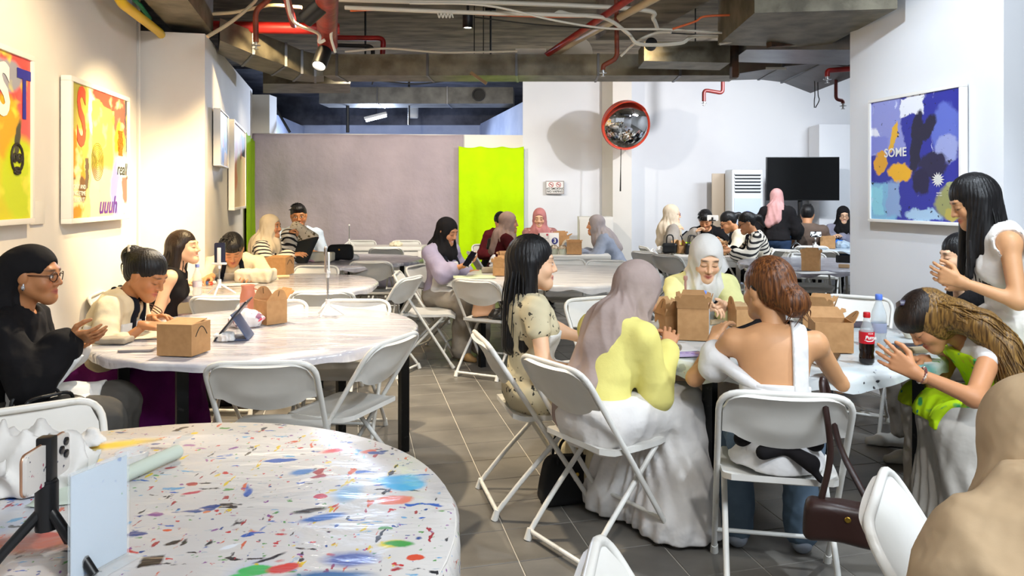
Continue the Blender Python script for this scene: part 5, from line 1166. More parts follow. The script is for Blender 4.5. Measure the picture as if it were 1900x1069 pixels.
        if hair and not hijab and hair.get('cap', True):        # scalp tinted like the hair so that no skin shows through
            sc = (z > .045 - .55 * np.maximum(0, .06 - y)) & (y < .085); mixc(sc * 1.0, hair.get('scalp', '#14100e'))
        return C
    ms.append((headf, hl, hh_, hH, headcol))
    later('body', ms, M_skin, root)
    # ---- clothes
    inner = {}
    def put(name, f, l_, h_, hc, m):
        later(name, [(f, np.array(l_), np.array(h_), hc, None)], m, root)
    seed = abs(hash(label)) % 1000 if False else sum(ord(ch) for ch in label) % 1000
    if bottom:
        t = bottom.get('t', .014); kind = bottom.get('kind', 'pants')
        if kind == 'pants':
            ln = bottom.get('len', 1.0); fl = bottom.get('flare', .0); fs = []
            for k in (-1, 1):
                e = kn[k] + (an[k] - kn[k]) * min(ln, .97); fs += [rc(hj[k], kn[k], .084 * s + t, .058 * s + t + fl * .5)]
                if ln > 0: fs += [rc(kn[k], e, .056 * s + t + fl * .5, .040 * s + t + fl)]
            bf = U([el(hip + Zv * .0, (.168 * s + t, .122 * s + t, .12 * s + t))] + fs, .03)
        else:
            ln = bottom.get('len', .95); fs = [el(hip, (.17 * s + t, .125 * s + t, .12 * s + t))]
            for k in (-1, 1):
                fs += [rc(hj[k], kn[k], .088 * s + t, .075 * s + t)]
                e = kn[k] + (np.array((an[k][0] + .04 * k, an[k][1] - .03, .05)) - kn[k]) * ln; fs += [rc(kn[k], e, .075 * s + t, .095 * s + t + bottom.get('flare', .03))]
            ec = (kn[-1] + kn[1]) / 2; ee = ec + (np.array((0, (an[-1][1] + an[1][1]) / 2 + .02, .06)) - ec) * ln
            fs += [rc(ec, ee, .08 * s, .12 * s + bottom.get('flare', .03)), rc(hip + Y * .1, ec, .1 * s, .09 * s)]
            bf0 = U(fs, .07)
            def bf(P, bf0=bf0): return bf0(P) - .007 * np.sin(np.arctan2(P[0], P[1] - ec[1] + .05) * 22 + 3 * np.sin(P[2] * 9)).astype(F32) * np.clip((ec[2] + .05 - P[2]) / .25, 0.12, 1).astype(F32)
        bf = CREASE(bf, bottom.get('fold', .0048), seed + 3, 80, .3 if bottom.get('kind') == 'skirt' else .8)
        zcut = bottom.get('zmin', .02)
        inner['bottom'] = bf
        bfc = AND(bf, half(hip + Zv * .10 * s, Zv), half((0, 0, zcut), (0, 0, -1)))
        put('skirt' if kind != 'pants' else 'trousers', bfc, lo - .05, np.array((hi[0] + .05, hi[1] + .05, hip[2] + .25)), hC, bottom['m'])
    if top:
        t = top.get('t', .012); sl = top.get('sleeve', 2.0); lw_ = top.get('loose', 0.0)
        fs = [OFF(torso, t)]
        slv = []
        for k in (-1, 1):
            sk_ = sl[0 if k < 0 else 1] if isinstance(sl, (tuple, list)) else sl
            if sk_ <= 0: continue
            ue = sh[k] + (el_[k] - sh[k]) * min(sk_, 1.0); slv.append(rc(sh[k], ue, .048 * s + t, .042 * s + t + lw_ * min(sk_, 1)))
            if sk_ > 1: slv.append(rc(el_[k], el_[k] + (wr[k] - el_[k]) * min(sk_ - 1, .97), .040 * s + t + lw_, .027 * s + t + lw_ * top.get('cuff', 1.0)))
        tf_ = U(fs + slv, .022)
        hem = top.get('hem', .10)
        tf_ = CREASE(tf_, top.get('fold', .0048), seed, top.get('freq', 80), .7)
        inner['top'] = tf_
        nr = top.get('neck', .072)
        cuts = [el(nb + f2_ * .012 + u2 * .03, (nr * s, nr * s * 1.05, (.075 + top.get('deep', 0)) * s), M2)]
        for k in (-1, 1):
            sk_ = sl[0 if k < 0 else 1] if isinstance(sl, (tuple, list)) else sl
            if sk_ <= 0: cuts.append(rc(sh[k] + x2 * k * .03 * s, sh[k] + x2 * k * .02 * s - u2 * .06 * s, .066 * s, .05 * s))
        g = CUT(tf_, *cuts, k=.006)
        g = AND(g, half(hip - Zv * hem, (0, 0, -1)))
        if not stand: g = AND(g, CUT(lambda P: P[1] * 0 - 1.0, AND(half((0, .13 * s, 0), (0, -1, 0)), half(hip + Zv * .02, (0, 0, 1)), lambda P: np.abs(P[0]) - .3 * s)))
        if 'cutz' in top: g = AND(g, half(S + u2 * top['cutz'] * s, u2))
        put('shirt' if not top.get('name') else top['name'], g, lo, hi, hC, top['m'])
        if 'straps' in top:
            for k, wd_ in top['straps']:
                g2 = AND(OFF(torso, t), bxf(S + x2 * .095 * k * s - u2 * .04 * s, (wd_, .3, .12 * s), M2)); put('shoulder_strap', g2, S - .35, S + .3, hC * .8, top['m'])
    if apron:
        src = [torso if not top else inner['top']] + ([inner['bottom']] if 'bottom' in inner else [legf[-1], legf[1]])
        sf = U(src, .03); t = .010
        bw, bt = apron.get('w', .12) * s, apron.get('top', -.10) * s
        bibc = S + u2 * (bt - .22 * s); reg = bxf(bibc + f2_ * .14 * s, (bw, .16 * s, .22 * s), M2)
        regs = [reg]
        if apron.get('lap', .3): regs.append(bxf(hip + np.array((0, .10 + apron.get('lap', .3) / 2, .13 + apron.get('lz', 0))), (bw + .06, .06 + apron.get('lap', .3) / 2, .14)))
        put('apron', AND(OFF(sf, t), U(regs, .03)), lo, hi, hC * .9, apron['m'])
        if apron.get('strap'):
            for k in (-1, 1):
                lean_ = unit(u2 - x2 * k * .22); Ms = np.stack([unit(np.cross(f2_, lean_)) * 1.0, f2_, lean_], 1)
                g2 = AND(OFF(sf, t + .004), bxf(S + x2 * k * bw * .62 + u2 * (bt * .5 + .01) + f2_ * .12 * s, (.017 * s, .2 * s, abs(bt) * .62 + .06 * s), Ms), half(S + u2 * .06 * s, u2)); put('apron_strap', g2, S - .35 * s, S + .25 * s, hC * .7, apron['strap'])
    if hijab:
        t = hijab.get('t', .0); long_ = hijab.get('long', .0)
        shell = U([he(0, -.014, .030, .086 + t, .102 + t, .094 + t), he(0, .006, -.050, .078 + t, .082 + t, .085)], .05 * hS)
        neckd = rc(hp(0, -.02, -.075), S + f2_ * .02, .078 * s, .105 * s)
        cape = [el(S - u2 * .035 * s + f2_ * .012, (.178 * s, .125 * s, .088 * s), M2)]
        if hijab.get('front', .12): cape.append(rc(S + f2_ * .06 * s + u2 * .02, S + f2_ * .095 * s - u2 * hijab.get('front', .12) * s, .085 * s, .06 * s))
        if hijab.get('back', .10): cape.append(rc(S - f2_ * .06 * s + u2 * .02, S - f2_ * .07 * s - u2 * hijab.get('back', .10) * s, .09 * s, .085 * s))
        for k, ln, rr in hijab.get('tails', ()):
            cape.append(rc(S + x2 * k * .07 * s - f2_ * .055 * s + u2 * .04, S + x2 * k * .10 * s - f2_ * .085 * s - u2 * ln * s, rr, rr * 1.15))
        if long_: cape += [rc(S + x2 * k * .13 * s, S + x2 * k * .17 * s - Zv * long_ * s - f2_ * .02, .075 * s, .085 * s) for k in (-1, 1)] + [rc(S - f2_ * .05, S - f2_ * .08 - Zv * long_ * s, .12 * s, .13 * s)]
        hj0 = U([shell, neckd] + cape, .06 * s); ph = (seed % 60) / 10
        def hjf(P):
            th = np.arctan2(P[0] - nb[0], P[1] - nb[1]); dz = P[2] - H[2]
            w = 1.3 - 2.6 * np.abs(np.sin(th * 4.5 + dz * 11 + ph + .8 * np.sin(dz * 17))) + .8 - 1.6 * np.abs(np.sin(th * 7 - dz * 15 + 2 * ph)) + .3 * np.sin(dz * 44 + th * 5)
            return hj0(P) - (.0042 * s * w * np.clip((.06 - dz) / .16, .12, 1)).astype(F32)
        op = U([he(0, .128, -.008, .060, .088, .078), he(0, .128, -.042, .055, .078, .070)], .02)
        g = CUT(hjf, op, k=.010); g = CUT(g, OFF(headf, -.004)) if False else g
        hl2, hh2 = S - (.34 + long_) * s, H + .15 * hS
        l_ = np.minimum(np.minimum(S, H) - np.array((.30, .27, .28 + max([long_] + [x_[1] for x_ in hijab.get('tails', ())] + [0]))) * s, H - .2); h_ = np.maximum(np.maximum(S, H) + np.array((.30, .27, .05)) * s, H + .17 * hS)
        put('hijab', g, l_, h_, (hH + hC) / 2.2, hijab['m'])
    if hair:
        hm = hair['m']; kind = hair['kind']; vol = hair.get('vol', 1.0)
        cap = he(0, -.018, .038, .080 * vol, .098 * vol, .088 * vol)
        fr_ = hair.get('fringe', .055)
        faceout = U([he(0, .13, -.04, .066, .085, .04 + fr_)], .0)
        parts = [cap]; locks = []
        rgh = random.Random(seed)
        if kind == 'short': parts += [he(0, -.05, .0, .074, .062, .07), he(.0, .045, .085, .06, .05, .034)]
        if kind in ('bun', 'updo'):
            parts += [he(0, -.055, -.005, .068, .055, .075)]
            bc = hair.get('bun', (0, -.12, .03)); br = hair.get('br', .05)
            parts += [he(*bc, br, br * .9, br)]
            for k in range(hair.get('wisps', 6)):
                a0 = rgh.uniform(0, 6.28); p0 = hp(bc[0] + br * .7 * math.cos(a0), bc[1] - .01, bc[2] + br * .7 * math.sin(a0)); p1 = p0 + np.array((rgh.uniform(-.03, .03), rgh.uniform(-.03, .01), rgh.uniform(-.08, -.02))); locks.append([p0, (p0 + p1) / 2 + np.array((rgh.uniform(-.02, .02), rgh.uniform(-.02, .02), .01)), p1])
        if kind in ('long', 'pony', 'mane'):
            L_ = hair.get('len', .34) * s
            if kind == 'long':
                for k in (-1, 1):
                    a0 = hp(.062 * k, -.02, .0); b0 = np.array((a0[0] + .02 * k, a0[1] - .03 + hair.get('fw', 0), a0[2] - L_)); parts.append(rc(a0, b0, .040 * hS, .032 * hS))
                    if hair.get('front'): a1 = hp(.055 * k, .03, -.02); parts.append(rc(a1, np.array((a1[0] + .015 * k, a1[1] + .015, a1[2] - L_ * .8)), .024 * hS, .016 * hS))
                a0 = hp(0, -.06, .0); parts.append(rc(a0, np.array((a0[0], min(a0[1] - .03, S[1] - .05), a0[2] - L_)), .066 * hS, .058 * hS))
                for k in range(hair.get('locks', 26)):
                    a0 = rgh.uniform(-PI, PI); p0 = hp(.068 * math.cos(a0), -.03 + .07 * math.sin(a0) - (.03 if math.sin(a0) > .3 else 0), .02)
                    p2_ = p0 + np.array((.03 * math.cos(a0) + rgh.uniform(-.02, .02), -.03 + rgh.uniform(-.03, .02) + hair.get('fw', 0), -L_ - rgh.uniform(-.02, .09))); locks.append([p0, p0 * .55 + p2_ * .45 + np.array((.02 * math.cos(a0), .02 * math.sin(a0), 0)), p2_])
            if kind == 'pony':
                b0 = hp(0, -.1, .03); parts += [he(0, -.05, 0, .07, .055, .07), rc(b0, hp(0, -.15, .0), .03, .034), rc(hp(0, -.15, .0), hp(.0, -.17, -.11), .034, .018)]
            if kind == 'mane':
                parts += [he(.058, -.005, -.02, .034, .055, .075), he(-.058, -.005, -.02, .034, .055, .075)]
                pts = [np.array(loc(w)) for w in hair['path']]
                for p0, p1 in zip(pts[:-1], pts[1:]): parts.append(rc(p0, p1, hair.get('mr', .07), hair.get('mr', .07)))
                parts.append(rc(hp(0, -.05, .02), pts[0], .075 * hS, hair.get('mr', .07)))
                for k in range(hair.get('locks', 40)):
                    a0 = rgh.uniform(0, 6.28); o_ = lambda m_: np.array((math.cos(a0 + m_) * hair.get('mr', .07), math.sin(a0 + m_) * hair.get('mr', .07), rgh.uniform(-.03, .05)))
                    locks.append([hp(rgh.uniform(-.06, .06), -.03, .06)] + [p + o_(i_ * .5) for i_, p in enumerate(pts)] + [pts[-1] + o_(2) + np.array((0, 0, -.08 - rgh.uniform(0, .08)))])
        hf0 = U(parts, .035 * hS)
        def hairf(P):
            th = np.arctan2(P[0] - H[0], P[1] - H[1])
            w = np.sin(th * 34 + 4 * np.sin(P[2] * 14)) + .6 * np.sin(th * 61 + P[2] * 16)
            return hf0(P) - (.0011 * w).astype(F32)
        g = CUT(hairf, faceout, k=.012)
        if hair.get('ear', True) and kind in ('short', 'bun', 'updo', 'pony'): g = CUT(g, he(.085, .0, -.03, .03, .032, .045), he(-.085, .0, -.03, .03, .032, .045), k=.006)
        pts_ = [H - .15 * hS, H + .15 * hS]
        if kind == 'long': pts_.append(H - np.array((.0, .1, hair.get('len', .34) * s + .08)))
        if kind == 'mane': pts_ += [np.array(loc(w)) - .12 for w in hair['path']] + [np.array(loc(w)) + .12 for w in hair['path']]
        if kind in ('bun', 'updo', 'pony'): pts_ += [hp(*hair.get('bun', (0, -.14, -.12))) - .08, hp(*hair.get('bun', (0, -.14, .0))) + .08]
        mm = [(g, np.min(pts_, 0) - .03, np.max(pts_, 0) + .03, hH * 1.25, None)]
        if kind == 'short':
            for k in range(hair.get('tufts', 60)):
                a0 = rgh.uniform(0, 6.28); e0 = rgh.uniform(.2, 1.4); n_ = np.array((math.cos(a0) * math.cos(e0), math.sin(a0) * math.cos(e0), math.sin(e0)))
                p0 = hp(.072 * n_[0], -.018 + .09 * n_[1], .038 + .08 * n_[2]); p1 = hp(.090 * n_[0] + .012, -.018 + .110 * n_[1] + .03, .038 + .100 * n_[2]); locks.append([p0, (p0 + p1) / 2 + .003, p1])
        mb = MB()
        for lk in locks:
            cpt = catmull([tuple(p) for p in lk], 4); n_ = len(cpt); mb.tube(cpt, [.0065 * s * (1 - (i_ / (n_ - 1)) ** 2 * .85) * (.75 if kind != 'short' else 1.5) for i_ in range(n_)], 4)
        if mb.v: mm.append((np.array(mb.v, dtype=F32), np.array([fq for fq in mb.f if len(fq) == 4], dtype=np.int32)))
        later('hair', mm, hm, root)
    if shoes:
        for k in (-1, 1):
            fx = an[k]; d = unit(np.array(lg.get('fdir', (.12 * k, 1, 0)))); f = U([rc(fx - np.array((0, 0, .035)) - d * .02, fx - np.array((0, 0, .04)) + d * .10, .036, .034), rc(fx - np.array((0, 0, .045)) + d * .10, fx - np.array((0, 0, .052)) + d * .17, .034, .024), rc(fx + np.array((0, 0, .03)), fx - np.array((0, 0, .03)), .042, .040)], .03)
            f = AND(f, half((0, 0, fx[2] - .075 + .001), (0, 0, -1))); put('shoe', f, fx - np.array((.14, .14, .09)) - np.abs(d) * .12, fx + np.array((.14, .14, .09)) + np.abs(d) * .14, .011, cloth('shoe_' + shoes.strip('#'), shoes, rough=.5, fold=.1))
    if glasses:
        mb = MB()
        for k in (-1, 1):
            mb.tube([tuple(hp(.0315 * k + .024 * math.cos(t_ * PI / 8), .0965 - .008 * abs(math.cos(t_ * PI / 8)) * (1 if math.cos(t_ * PI / 8) * k > 0 else 0), .001 + .0195 * math.sin(t_ * PI / 8))) for t_ in range(16)], .0021 * hS, 5, closed=True)
            mb.tube([tuple(hp(.056 * k, .088, .006)), tuple(hp(.073 * k, .04, .006)), tuple(hp(.076 * k, -.005, .004))], .0019 * hS, 5)
        mb.tube([tuple(hp(-.008, .0985, .004)), tuple(hp(.008, .0985, .004))], .002 * hS, 5); mb.build('glasses', mat('glasses_' + glasses.strip('#'), glasses, .25), root, 60)
    info = dict(H=H, Mh=Mh, S=S, hip=hip, u2=u2, f2=f2_, x2=x2, wr=wr, el=el_, hp=hp, an=an, kn=kn, inner=inner, torso=torso, hd=hd, sh=sh, loc=loc, put=put, hC=hC, s=s, nb=nb, Mt=M2)
    if extras: extras(root, info)
    return root, info
def local_text(root, info, body, up, size, m, sx=.0, f=None):
    """lettering laid on the front of the apron"""
    base = info['S'] + info['u2'] * up * info['s'] + info['x2'] * sx
    f = f or (lambda P: info['inner']['top'](P) - .011)
    d = .3; p = base + info['f2'] * d
    for _ in range(60):
        v = float(f((np.array([p[0]], F32), np.array([p[1]], F32), np.array([p[2]], F32)))[0])
        if v < .001: break
        p = p - info['f2'] * max(v * .7, .0005)
    p = p + info['f2'] * .003
    Mx = Matrix((tuple(-info['x2']), tuple(info['u2']), tuple(info['f2']))).transposed().to_4x4(); Mx.translation = Vector(tuple(p))
    return text(body, size, m, root, Mx, shear=.35)

C_blk = cloth('black_fabric', '#131214', '#1b191b', fold=.3); C_blkh = cloth('black_hijab_fabric', '#161517', '#1e1c1d', fold=.3, fscale=14)
C_apron = cloth('white_apron', '#e6e4e0', '#d8d6d2', fold=.35, fscale=11); C_cream = cloth('cream_knit', '#dccdae', '#d2c2a2', fold=.3, weave=.4, wscale=250)
C_strap = cloth('navy_strap', '#14161f'); C_lime = cloth('lime_apron', '#c2ea1c', '#b2da18', fold=.4)
def stripes(name, a, b, scale, rot=(0, 0, 0)):
    if name in MATS: return MATS[name]
    m, N, L, B = newmat(name); tc = N.new('ShaderNodeTexCoord'); mp = N.new('ShaderNodeMapping'); mp.inputs['Rotation'].default_value = rot; L.new(tc.outputs['Object'], mp.inputs[0])
    w = N.new('ShaderNodeTexWave'); w.bands_direction = 'Z'; w.inputs['Scale'].default_value = scale; w.inputs['Distortion'].default_value = .8; w.inputs['Detail Scale'].default_value = 1.5; L.new(mp.outputs[0], w.inputs[0])
    r = N.new('ShaderNodeMapRange'); r.inputs[1].default_value = .62; r.inputs[2].default_value = .68; L.new(w.outputs[1], r.inputs[0])
    x = N.new('ShaderNodeMix'); x.data_type = 'RGBA'; x.inputs[6].default_value = c(a); x.inputs[7].default_value = c(b); L.new(r.outputs[0], x.inputs[0]); L.new(x.outputs[2], B.inputs[0]); B.inputs['Roughness'].default_value = .85
    MATS[name] = m; return m
def floral(name, a, b):
    return layered(name, a, [('n', b, 24, .62, .02, (1, 1, 1), 3), ('n', a, 60, .55, .05, (1, 1, 1), 8), ('n', b, 45, .68, .02, (1, 1, 1), 5)], rough=.85, warp=.03, wscale=25, spec=.2)
tocam = 180
# --- tablet table
r1, i1 = person('seated woman in a long black veil, black dress and glasses, hands together', (-2.25, 3.04), 74, 'near', s=.97, lean=9, head=(8, 6, 0), skin='c', eyes='open', glasses='#3a1f16',
    hands={1: dict(w=P(128, 626, 3.02), dir=(.25, 1, .05), n=(-.6, 0, .6), curl=(.25, .3, .2)), -1: dict(w=P(138, 634, 3.22), dir=(.5, 1, 0), n=(.4, 0, .8), curl=(.3, .3, .2))},
    top=dict(m=C_blk, sleeve=1.78, t=.016, loose=.022, cuff=1.8, neck=.06, hem=.16), bottom=dict(m=cloth('grey_trousers', '#57534e', '#4d4a46', fold=.4), flare=.035, t=.03), shoes='#16161a')
local_text(r1, i1, 'Gineva', -.26, .045, M_ink, .06, lambda P: i1['torso'](P) - .028)
# her apron and veil are draped asymmetrically
S_, u_, f_, x_, H_, s_ = i1['S'], i1['u2'], i1['f2'], i1['x2'], i1['H'], i1['s']
i1['put']('apron', AND(OFF(U([i1['inner']['top'], i1['inner']['bottom']], .03), .009), U([bxf(S_ - u_ * .30 + f_ * .14, (.115, .15, .20), i1['Mt']), bxf(i1['hip'] + np.array((0, .22, .13)), (.17, .14, .13))], .03)), S_ - np.array((.4, .3, .75)), S_ + np.array((.4, .55, .1)), .009, C_apron)
hp = i1['hp']
veil = U([el(hp(0, -.018, .036), (.084, .098, .092), i1['Mh']), rc(hp(0, -.07, .0), S_ - f_ * .10 + u_ * .02, .082, .09), rc(S_ - f_ * .10, S_ - f_ * .12 - u_ * .30, .10, .13), rc(S_ + x_ * .06 - f_ * .05, S_ + x_ * .13 - f_ * .06 - u_ * .26, .075, .085), rc(S_ - x_ * .06 - f_ * .05, S_ - x_ * .13 - f_ * .06 - u_ * .26, .07, .08)], .05)
def veilf(P): th = np.arctan2(P[0] - S_[0], P[1] - S_[1] + .1); return veil(P) - (.005 * (np.sin(th * 17 + P[2] * 8) + .5 * np.sin(th * 29 + P[2] * 14)) * np.clip((H_[2] + .02 - P[2]) / .2, .15, 1)).astype(F32)
i1['put']('hijab', CUT(veilf, el(hp(0, .115, -.055), (.08, .098, .125), i1['Mh']), el(hp(.09, .03, -.03), (.05, .05, .05), i1['Mh']), k=.01), np.minimum(S_, H_) - np.array((.3, .34, .4)), np.maximum(S_, H_) + np.array((.3, .15, .15)), .0075, C_blkh)
V_, Q_ = nets(U([el(hp(.079, .002, -.048), (.008, .008, .012)), el(hp(.079, .002, -.034), (.004, .004, .006))], .002), hp(.079, .002, -.04) - .03, hp(.079, .002, -.04) + .03, .003); npobj('earring', V_, Q_, mat('silver', '#d8d8dc', .2, .9), r1)

person('seated woman in a cream sweater and purple trousers with clipped-up black hair', (-2.36, 3.80), 82, 'near', s=.96, hs=1.06, lean=24, bend=.9, head=(14, 30, 0), skin='c', eyes='down',
    hands={1: dict(w=P(268, 604, 3.62), dir=(.1, 1, -.05), curl=(.35, .5, .3)), -1: dict(w=P(284, 590, 3.9), dir=(.3, 1, .15), curl=(.4, .5, .4), spread=.15)},
    top=dict(m=C_cream, sleeve=1.45, t=.016, loose=.012, neck=.062, hem=.14), bottom=dict(m=cloth('purple_trousers', '#671463', '#551052', fold=.45), flare=.06, t=.035, len=.8), legs={'foot': .05, 'open': .08}, apron=dict(m=C_apron, strap=C_strap, w=.10, lap=.28, top=-.13), shoes='#131315',
    hair=dict(kind='bun', m=H_black, bun=(0, -.118, .045), br=.052, fringe=.04, vol=1.02, wisps=16),
    extras=lambda r, i: MB().box(-.026, .026, -.008, .008, -.01, .01, .004).build('hair_clip', mat('clip_grey', '#8d857c', .35), r, 35, tuple(i['hp'](.03, -.128, .075)), (0, R_(40), R_(20))))
# --- table of the bent man
person('laughing woman with long dark hair and bare shoulders turned to the bent man', (-2.68, 5.12), 74, 'mid', s=.94, hs=1.04, lean=14, head=(12, -2, 0), skin='d', smile=True, eyes='down',
    hands={1: dict(w=P(322, 535, 5.1), dir=(-.2, .6, 1), n=(-1, .2, 0), curl=(.4, .5, .4)), -1: dict(w=P(340, 530, 5.4))}, top=dict(m=C_blk, sleeve=0, t=.010, neck=.085),
    bottom=dict(m=cloth('pink_print_skirt', '#e6c9c0', '#d8a8a0', nscale=18), kind='pants', len=.05, flare=.05), bare_legs=True, hair=dict(kind='long', m=H_dark, len=.26, fringe=.085, locks=24))
person('man in a cream shirt bent over the table with tousled black hair', (-2.70, 6.48), 163, 'mid', s=1.0, hs=1.06, male=True, lean=28, bend=1.2, head=(-8, 42, 4), skin='b', eyes='down',
    hands={1: dict(w=P(388, 515, 5.9), dir=(.5, 1, -.1), curl=(.5, .6, .5)), -1: dict(w=P(476, 507, 6.05), dir=(.5, .8, -.1), curl=(.3, .35, .3), spread=.15)},
    top=dict(m=cloth('cream_shirt', '#e4d6b8', '#dacaa8', fold=.5), sleeve=1.1, t=.02, loose=.03, neck=.07), bottom=dict(m=cloth('beige_trousers', '#b59a78')), apron=dict(m=cloth('pale_apron', '#dccfb6'), strap=C_strap, w=.13, top=-.06, lap=.15), hair=dict(kind='short', m=H_black, fringe=.05, vol=1.05, tufts=110))
# --- grey glossy table
C_strip = stripes('black_white_stripes', '#e8dfcf', '#1c1a1c', 7.5, (0, R_(25), 0))
person('woman in a cream hijab and striped shirt holding a floral tote', (-2.86, 7.38), 80, 'mid', s=1.0, lean=8, head=(18, 4, 0), skin='b', smile=True,
    hands={1: dict(w=P(540, 473, 7.2), dir=(0, 1, .1), curl=(.2, .2, .2), spread=.2), -1: dict(w=P(535, 432, 7.6), dir=(.2, 1, .3), curl=(.8, .8, .5))}, top=dict(m=C_strip, sleeve=1.85, t=.02, loose=.03, hem=.12), bottom=dict(m=cloth('tan_skirt', '#8d7a62'), kind='skirt'), apron=dict(m=cloth('pale_apron', '#dccfb6'), strap=C_strap, w=.10, lap=.2), hijab=dict(m=cloth('cream_hijab', '#dccbb0', '#cfbd9f', fscale=12), front=.14, back=.08))
person('smiling man with round glasses, black hair and a pale blue tee', (-2.98, 9.0), 168, 'mid', s=1.1, male=True, lean=4, head=(-6, 12, 4), skin='c', smile=True, glasses='#7a5a34', hs=1.04,
    hands={1: dict(t=(.2, .3, .8)), -1: dict(t=(-.15, .3, .8))}, top=dict(m=cloth('pale_blue_tee', '#bccbdc', '#b0c0d2'), sleeve=.8, t=.016, loose=.02), bottom=dict(m=C_blk), apron=dict(m=cloth('pale_blue_tee', '#bccbdc'), strap=C_strap, top=-.1, lap=.1), hair=dict(kind='short', m=H_black, fringe=.06, tufts=60))
# --- middle table
person('smiling woman in a black hijab and lavender shirt reading her phone', (-.97, 6.85), 124, 'mid', s=.98, hs=1.06, lean=2, head=(-6, 22, 0), skin='b', smile=True, eyes='down',
    hands={1: dict(w=P(866, 490, 6.55), dir=(-.5, .8, .5), n=(.1, -.3, 1), curl=(.5, .5, .4)), -1: dict(w=P(886, 505, 6.98), dir=(.1, 1, -.05), curl=(.4, .5, .4))},
    top=dict(m=cloth('lavender_shirt', '#a9a0b6', '#9d94ab', fold=.5), sleeve=1.35, t=.022, loose=.028, hem=.2), bottom=dict(m=cloth('stone_trousers', '#a79e92', '#9a9186', fold=.4), flare=.03, t=.022), shoes='#a8865a', hijab=dict(m=C_blkh, front=.05, back=.12),
    apron=dict(m=C_apron, strap=C_strap, w=.115, top=-.10, lap=.12), extras=lambda r, i: local_text(r, i, 'Gineva', -.17, .05, M_ink, -.02))
# --- table with the number card
person('dark-haired person in maroon bowed in front of the lime curtain', (-.68, 9.95), 140, 'far', s=1.0, lean=12, head=(10, 30, 8), skin='b', eyes='down', top=dict(m=cloth('maroon_top', '#4d1016', '#420d12'), t=.018, loose=.01), bottom=dict(m=C_blk), hair=dict(kind='short', m=H_black, vol=1.04), apron=dict(m=C_blk, strap=C_strap, lap=.1))
person('woman in a taupe hijab and maroon sleeves seen from the side', (-.56, 8.75), 66, 'far', s=.99, hs=1.08, lean=10, head=(16, 4, 0), skin='b', hands={1: dict(w=P(975, 452, 8.6)), -1: dict(w=P(985, 450, 8.9))}, top=dict(m=cloth('maroon_top', '#4d1016'), t=.018, loose=.012), bottom=dict(m=C_blk), hijab=dict(m=cloth('taupe_hijab', '#a98e80', '#9c8174', fscale=12), front=.1, back=.16))
person('smiling woman in a rose hijab facing the camera', (-.06, 9.82), 180, 'far', s=1.03, lean=3, head=(4, 16, 0), skin='d', smile=True, eyes='down', hands={1: dict(w=P(1002, 447, 9.5)), -1: dict(w=P(1020, 446, 9.5))}, top=dict(m=layered('rose_print', '#9a6a68', [('n', '#c49a94', 30, .58, .04, (1, 1, 1), 3)], rough=.85), t=.018, loose=.015), bottom=dict(m=C_blk), hijab=dict(m=cloth('rose_hijab', '#c0817f', '#b37573', fscale=12), front=.2), apron=dict(m=cloth('rose_hijab', '#c0817f'), strap=C_strap, lap=.05))
person('woman in a grey hijab and grey-blue jacket facing left across the card table', (.93, 9.25), -82, 'far', s=1.0, hs=1.06, lean=24, head=(-4, 4, 0), skin='b', hands={-1: dict(w=P(1075, 468, 9.15)), 1: dict(w=P(1082, 465, 9.45))}, top=dict(m=cloth('grey_blue_jacket', '#8b92a1', '#7f8695', fold=.5), t=.022, loose=.022, sleeve=1.75, hem=.14), bottom=dict(m=cloth('jeans_blue', '#2d5390', '#284a80')), hijab=dict(m=cloth('grey_hijab', '#9a9190', '#8d8484', fscale=12), front=.16, back=.18))
# --- table by the air conditioner
person('woman in a beige hijab and glasses with a lime apron', (1.62, 9.72), 78, 'far', s=1.08, lean=2, head=(8, 4, 0), skin='d', glasses='#7c2f2f', hands={1: dict(w=P(1250, 425, 9.5), dir=(-.1, 1, .3)), -1: dict(w=P(1290, 432, 9.8))}, top=dict(m=cloth('greige_shirt', '#9b938a', '#8f877e', fold=.5), t=.022, loose=.025), bottom=dict(m=C_blk), hijab=dict(m=cloth('beige_hijab', '#cfc0aa', '#c2b29b', fscale=12), front=.08, back=.16), apron=dict(m=C_lime, strap=C_strap, lap=.2, top=-.14))
person('person in black leaning low behind the ponytailed woman', (2.30, 10.35), 200, 'far', s=1.08, lean=20, head=(0, 35, 0), skin='b', eyes='down', hands={1: dict(w=P(1310, 455, 9.8)), -1: dict(w=P(1345, 455, 9.9))}, top=dict(m=C_blk, sleeve=.9, t=.02, loose=.02), bottom=dict(m=C_blk), hair=dict(kind='short', m=H_black, vol=1.06))
person('woman with a black ponytail and cream sleeves bowed over the table', (2.62, 9.38), -78, 'far', s=1.05, lean=18, head=(-6, 32, 0), skin='b', eyes='down', glasses='#20201f', hands={-1: dict(w=P(1330, 455, 9.2)), 1: dict(w=P(1335, 450, 9.5))}, top=dict(m=cloth('ivory_sweater', '#d9cfba', '#cec3ad'), t=.02, loose=.02), bottom=dict(m=C_blk), hair=dict(kind='pony', m=H_black, fringe=.05), apron=dict(m=C_lime, strap=C_strap, lap=.2, top=-.16))
person('woman in a striped shirt with tied black hair working at the table end', (2.60, 8.68), -80, 'far', s=1.03, lean=14, head=(-6, 22, 0), skin='b', eyes='down', glasses='#20201f', hands={-1: dict(w=P(1352, 466, 8.55), dir=(0, 1, 0)), 1: dict(w=P(1350, 462, 8.8))}, top=dict(m=C_strip, sleeve=1.6, t=.022, loose=.028, hem=.12), bottom=dict(m=C_blk), hair=dict(kind='pony', m=H_black, fringe=.045), apron=dict(m=cloth('pale_apron', '#dccfb6'), strap=C_strap, lap=.1))
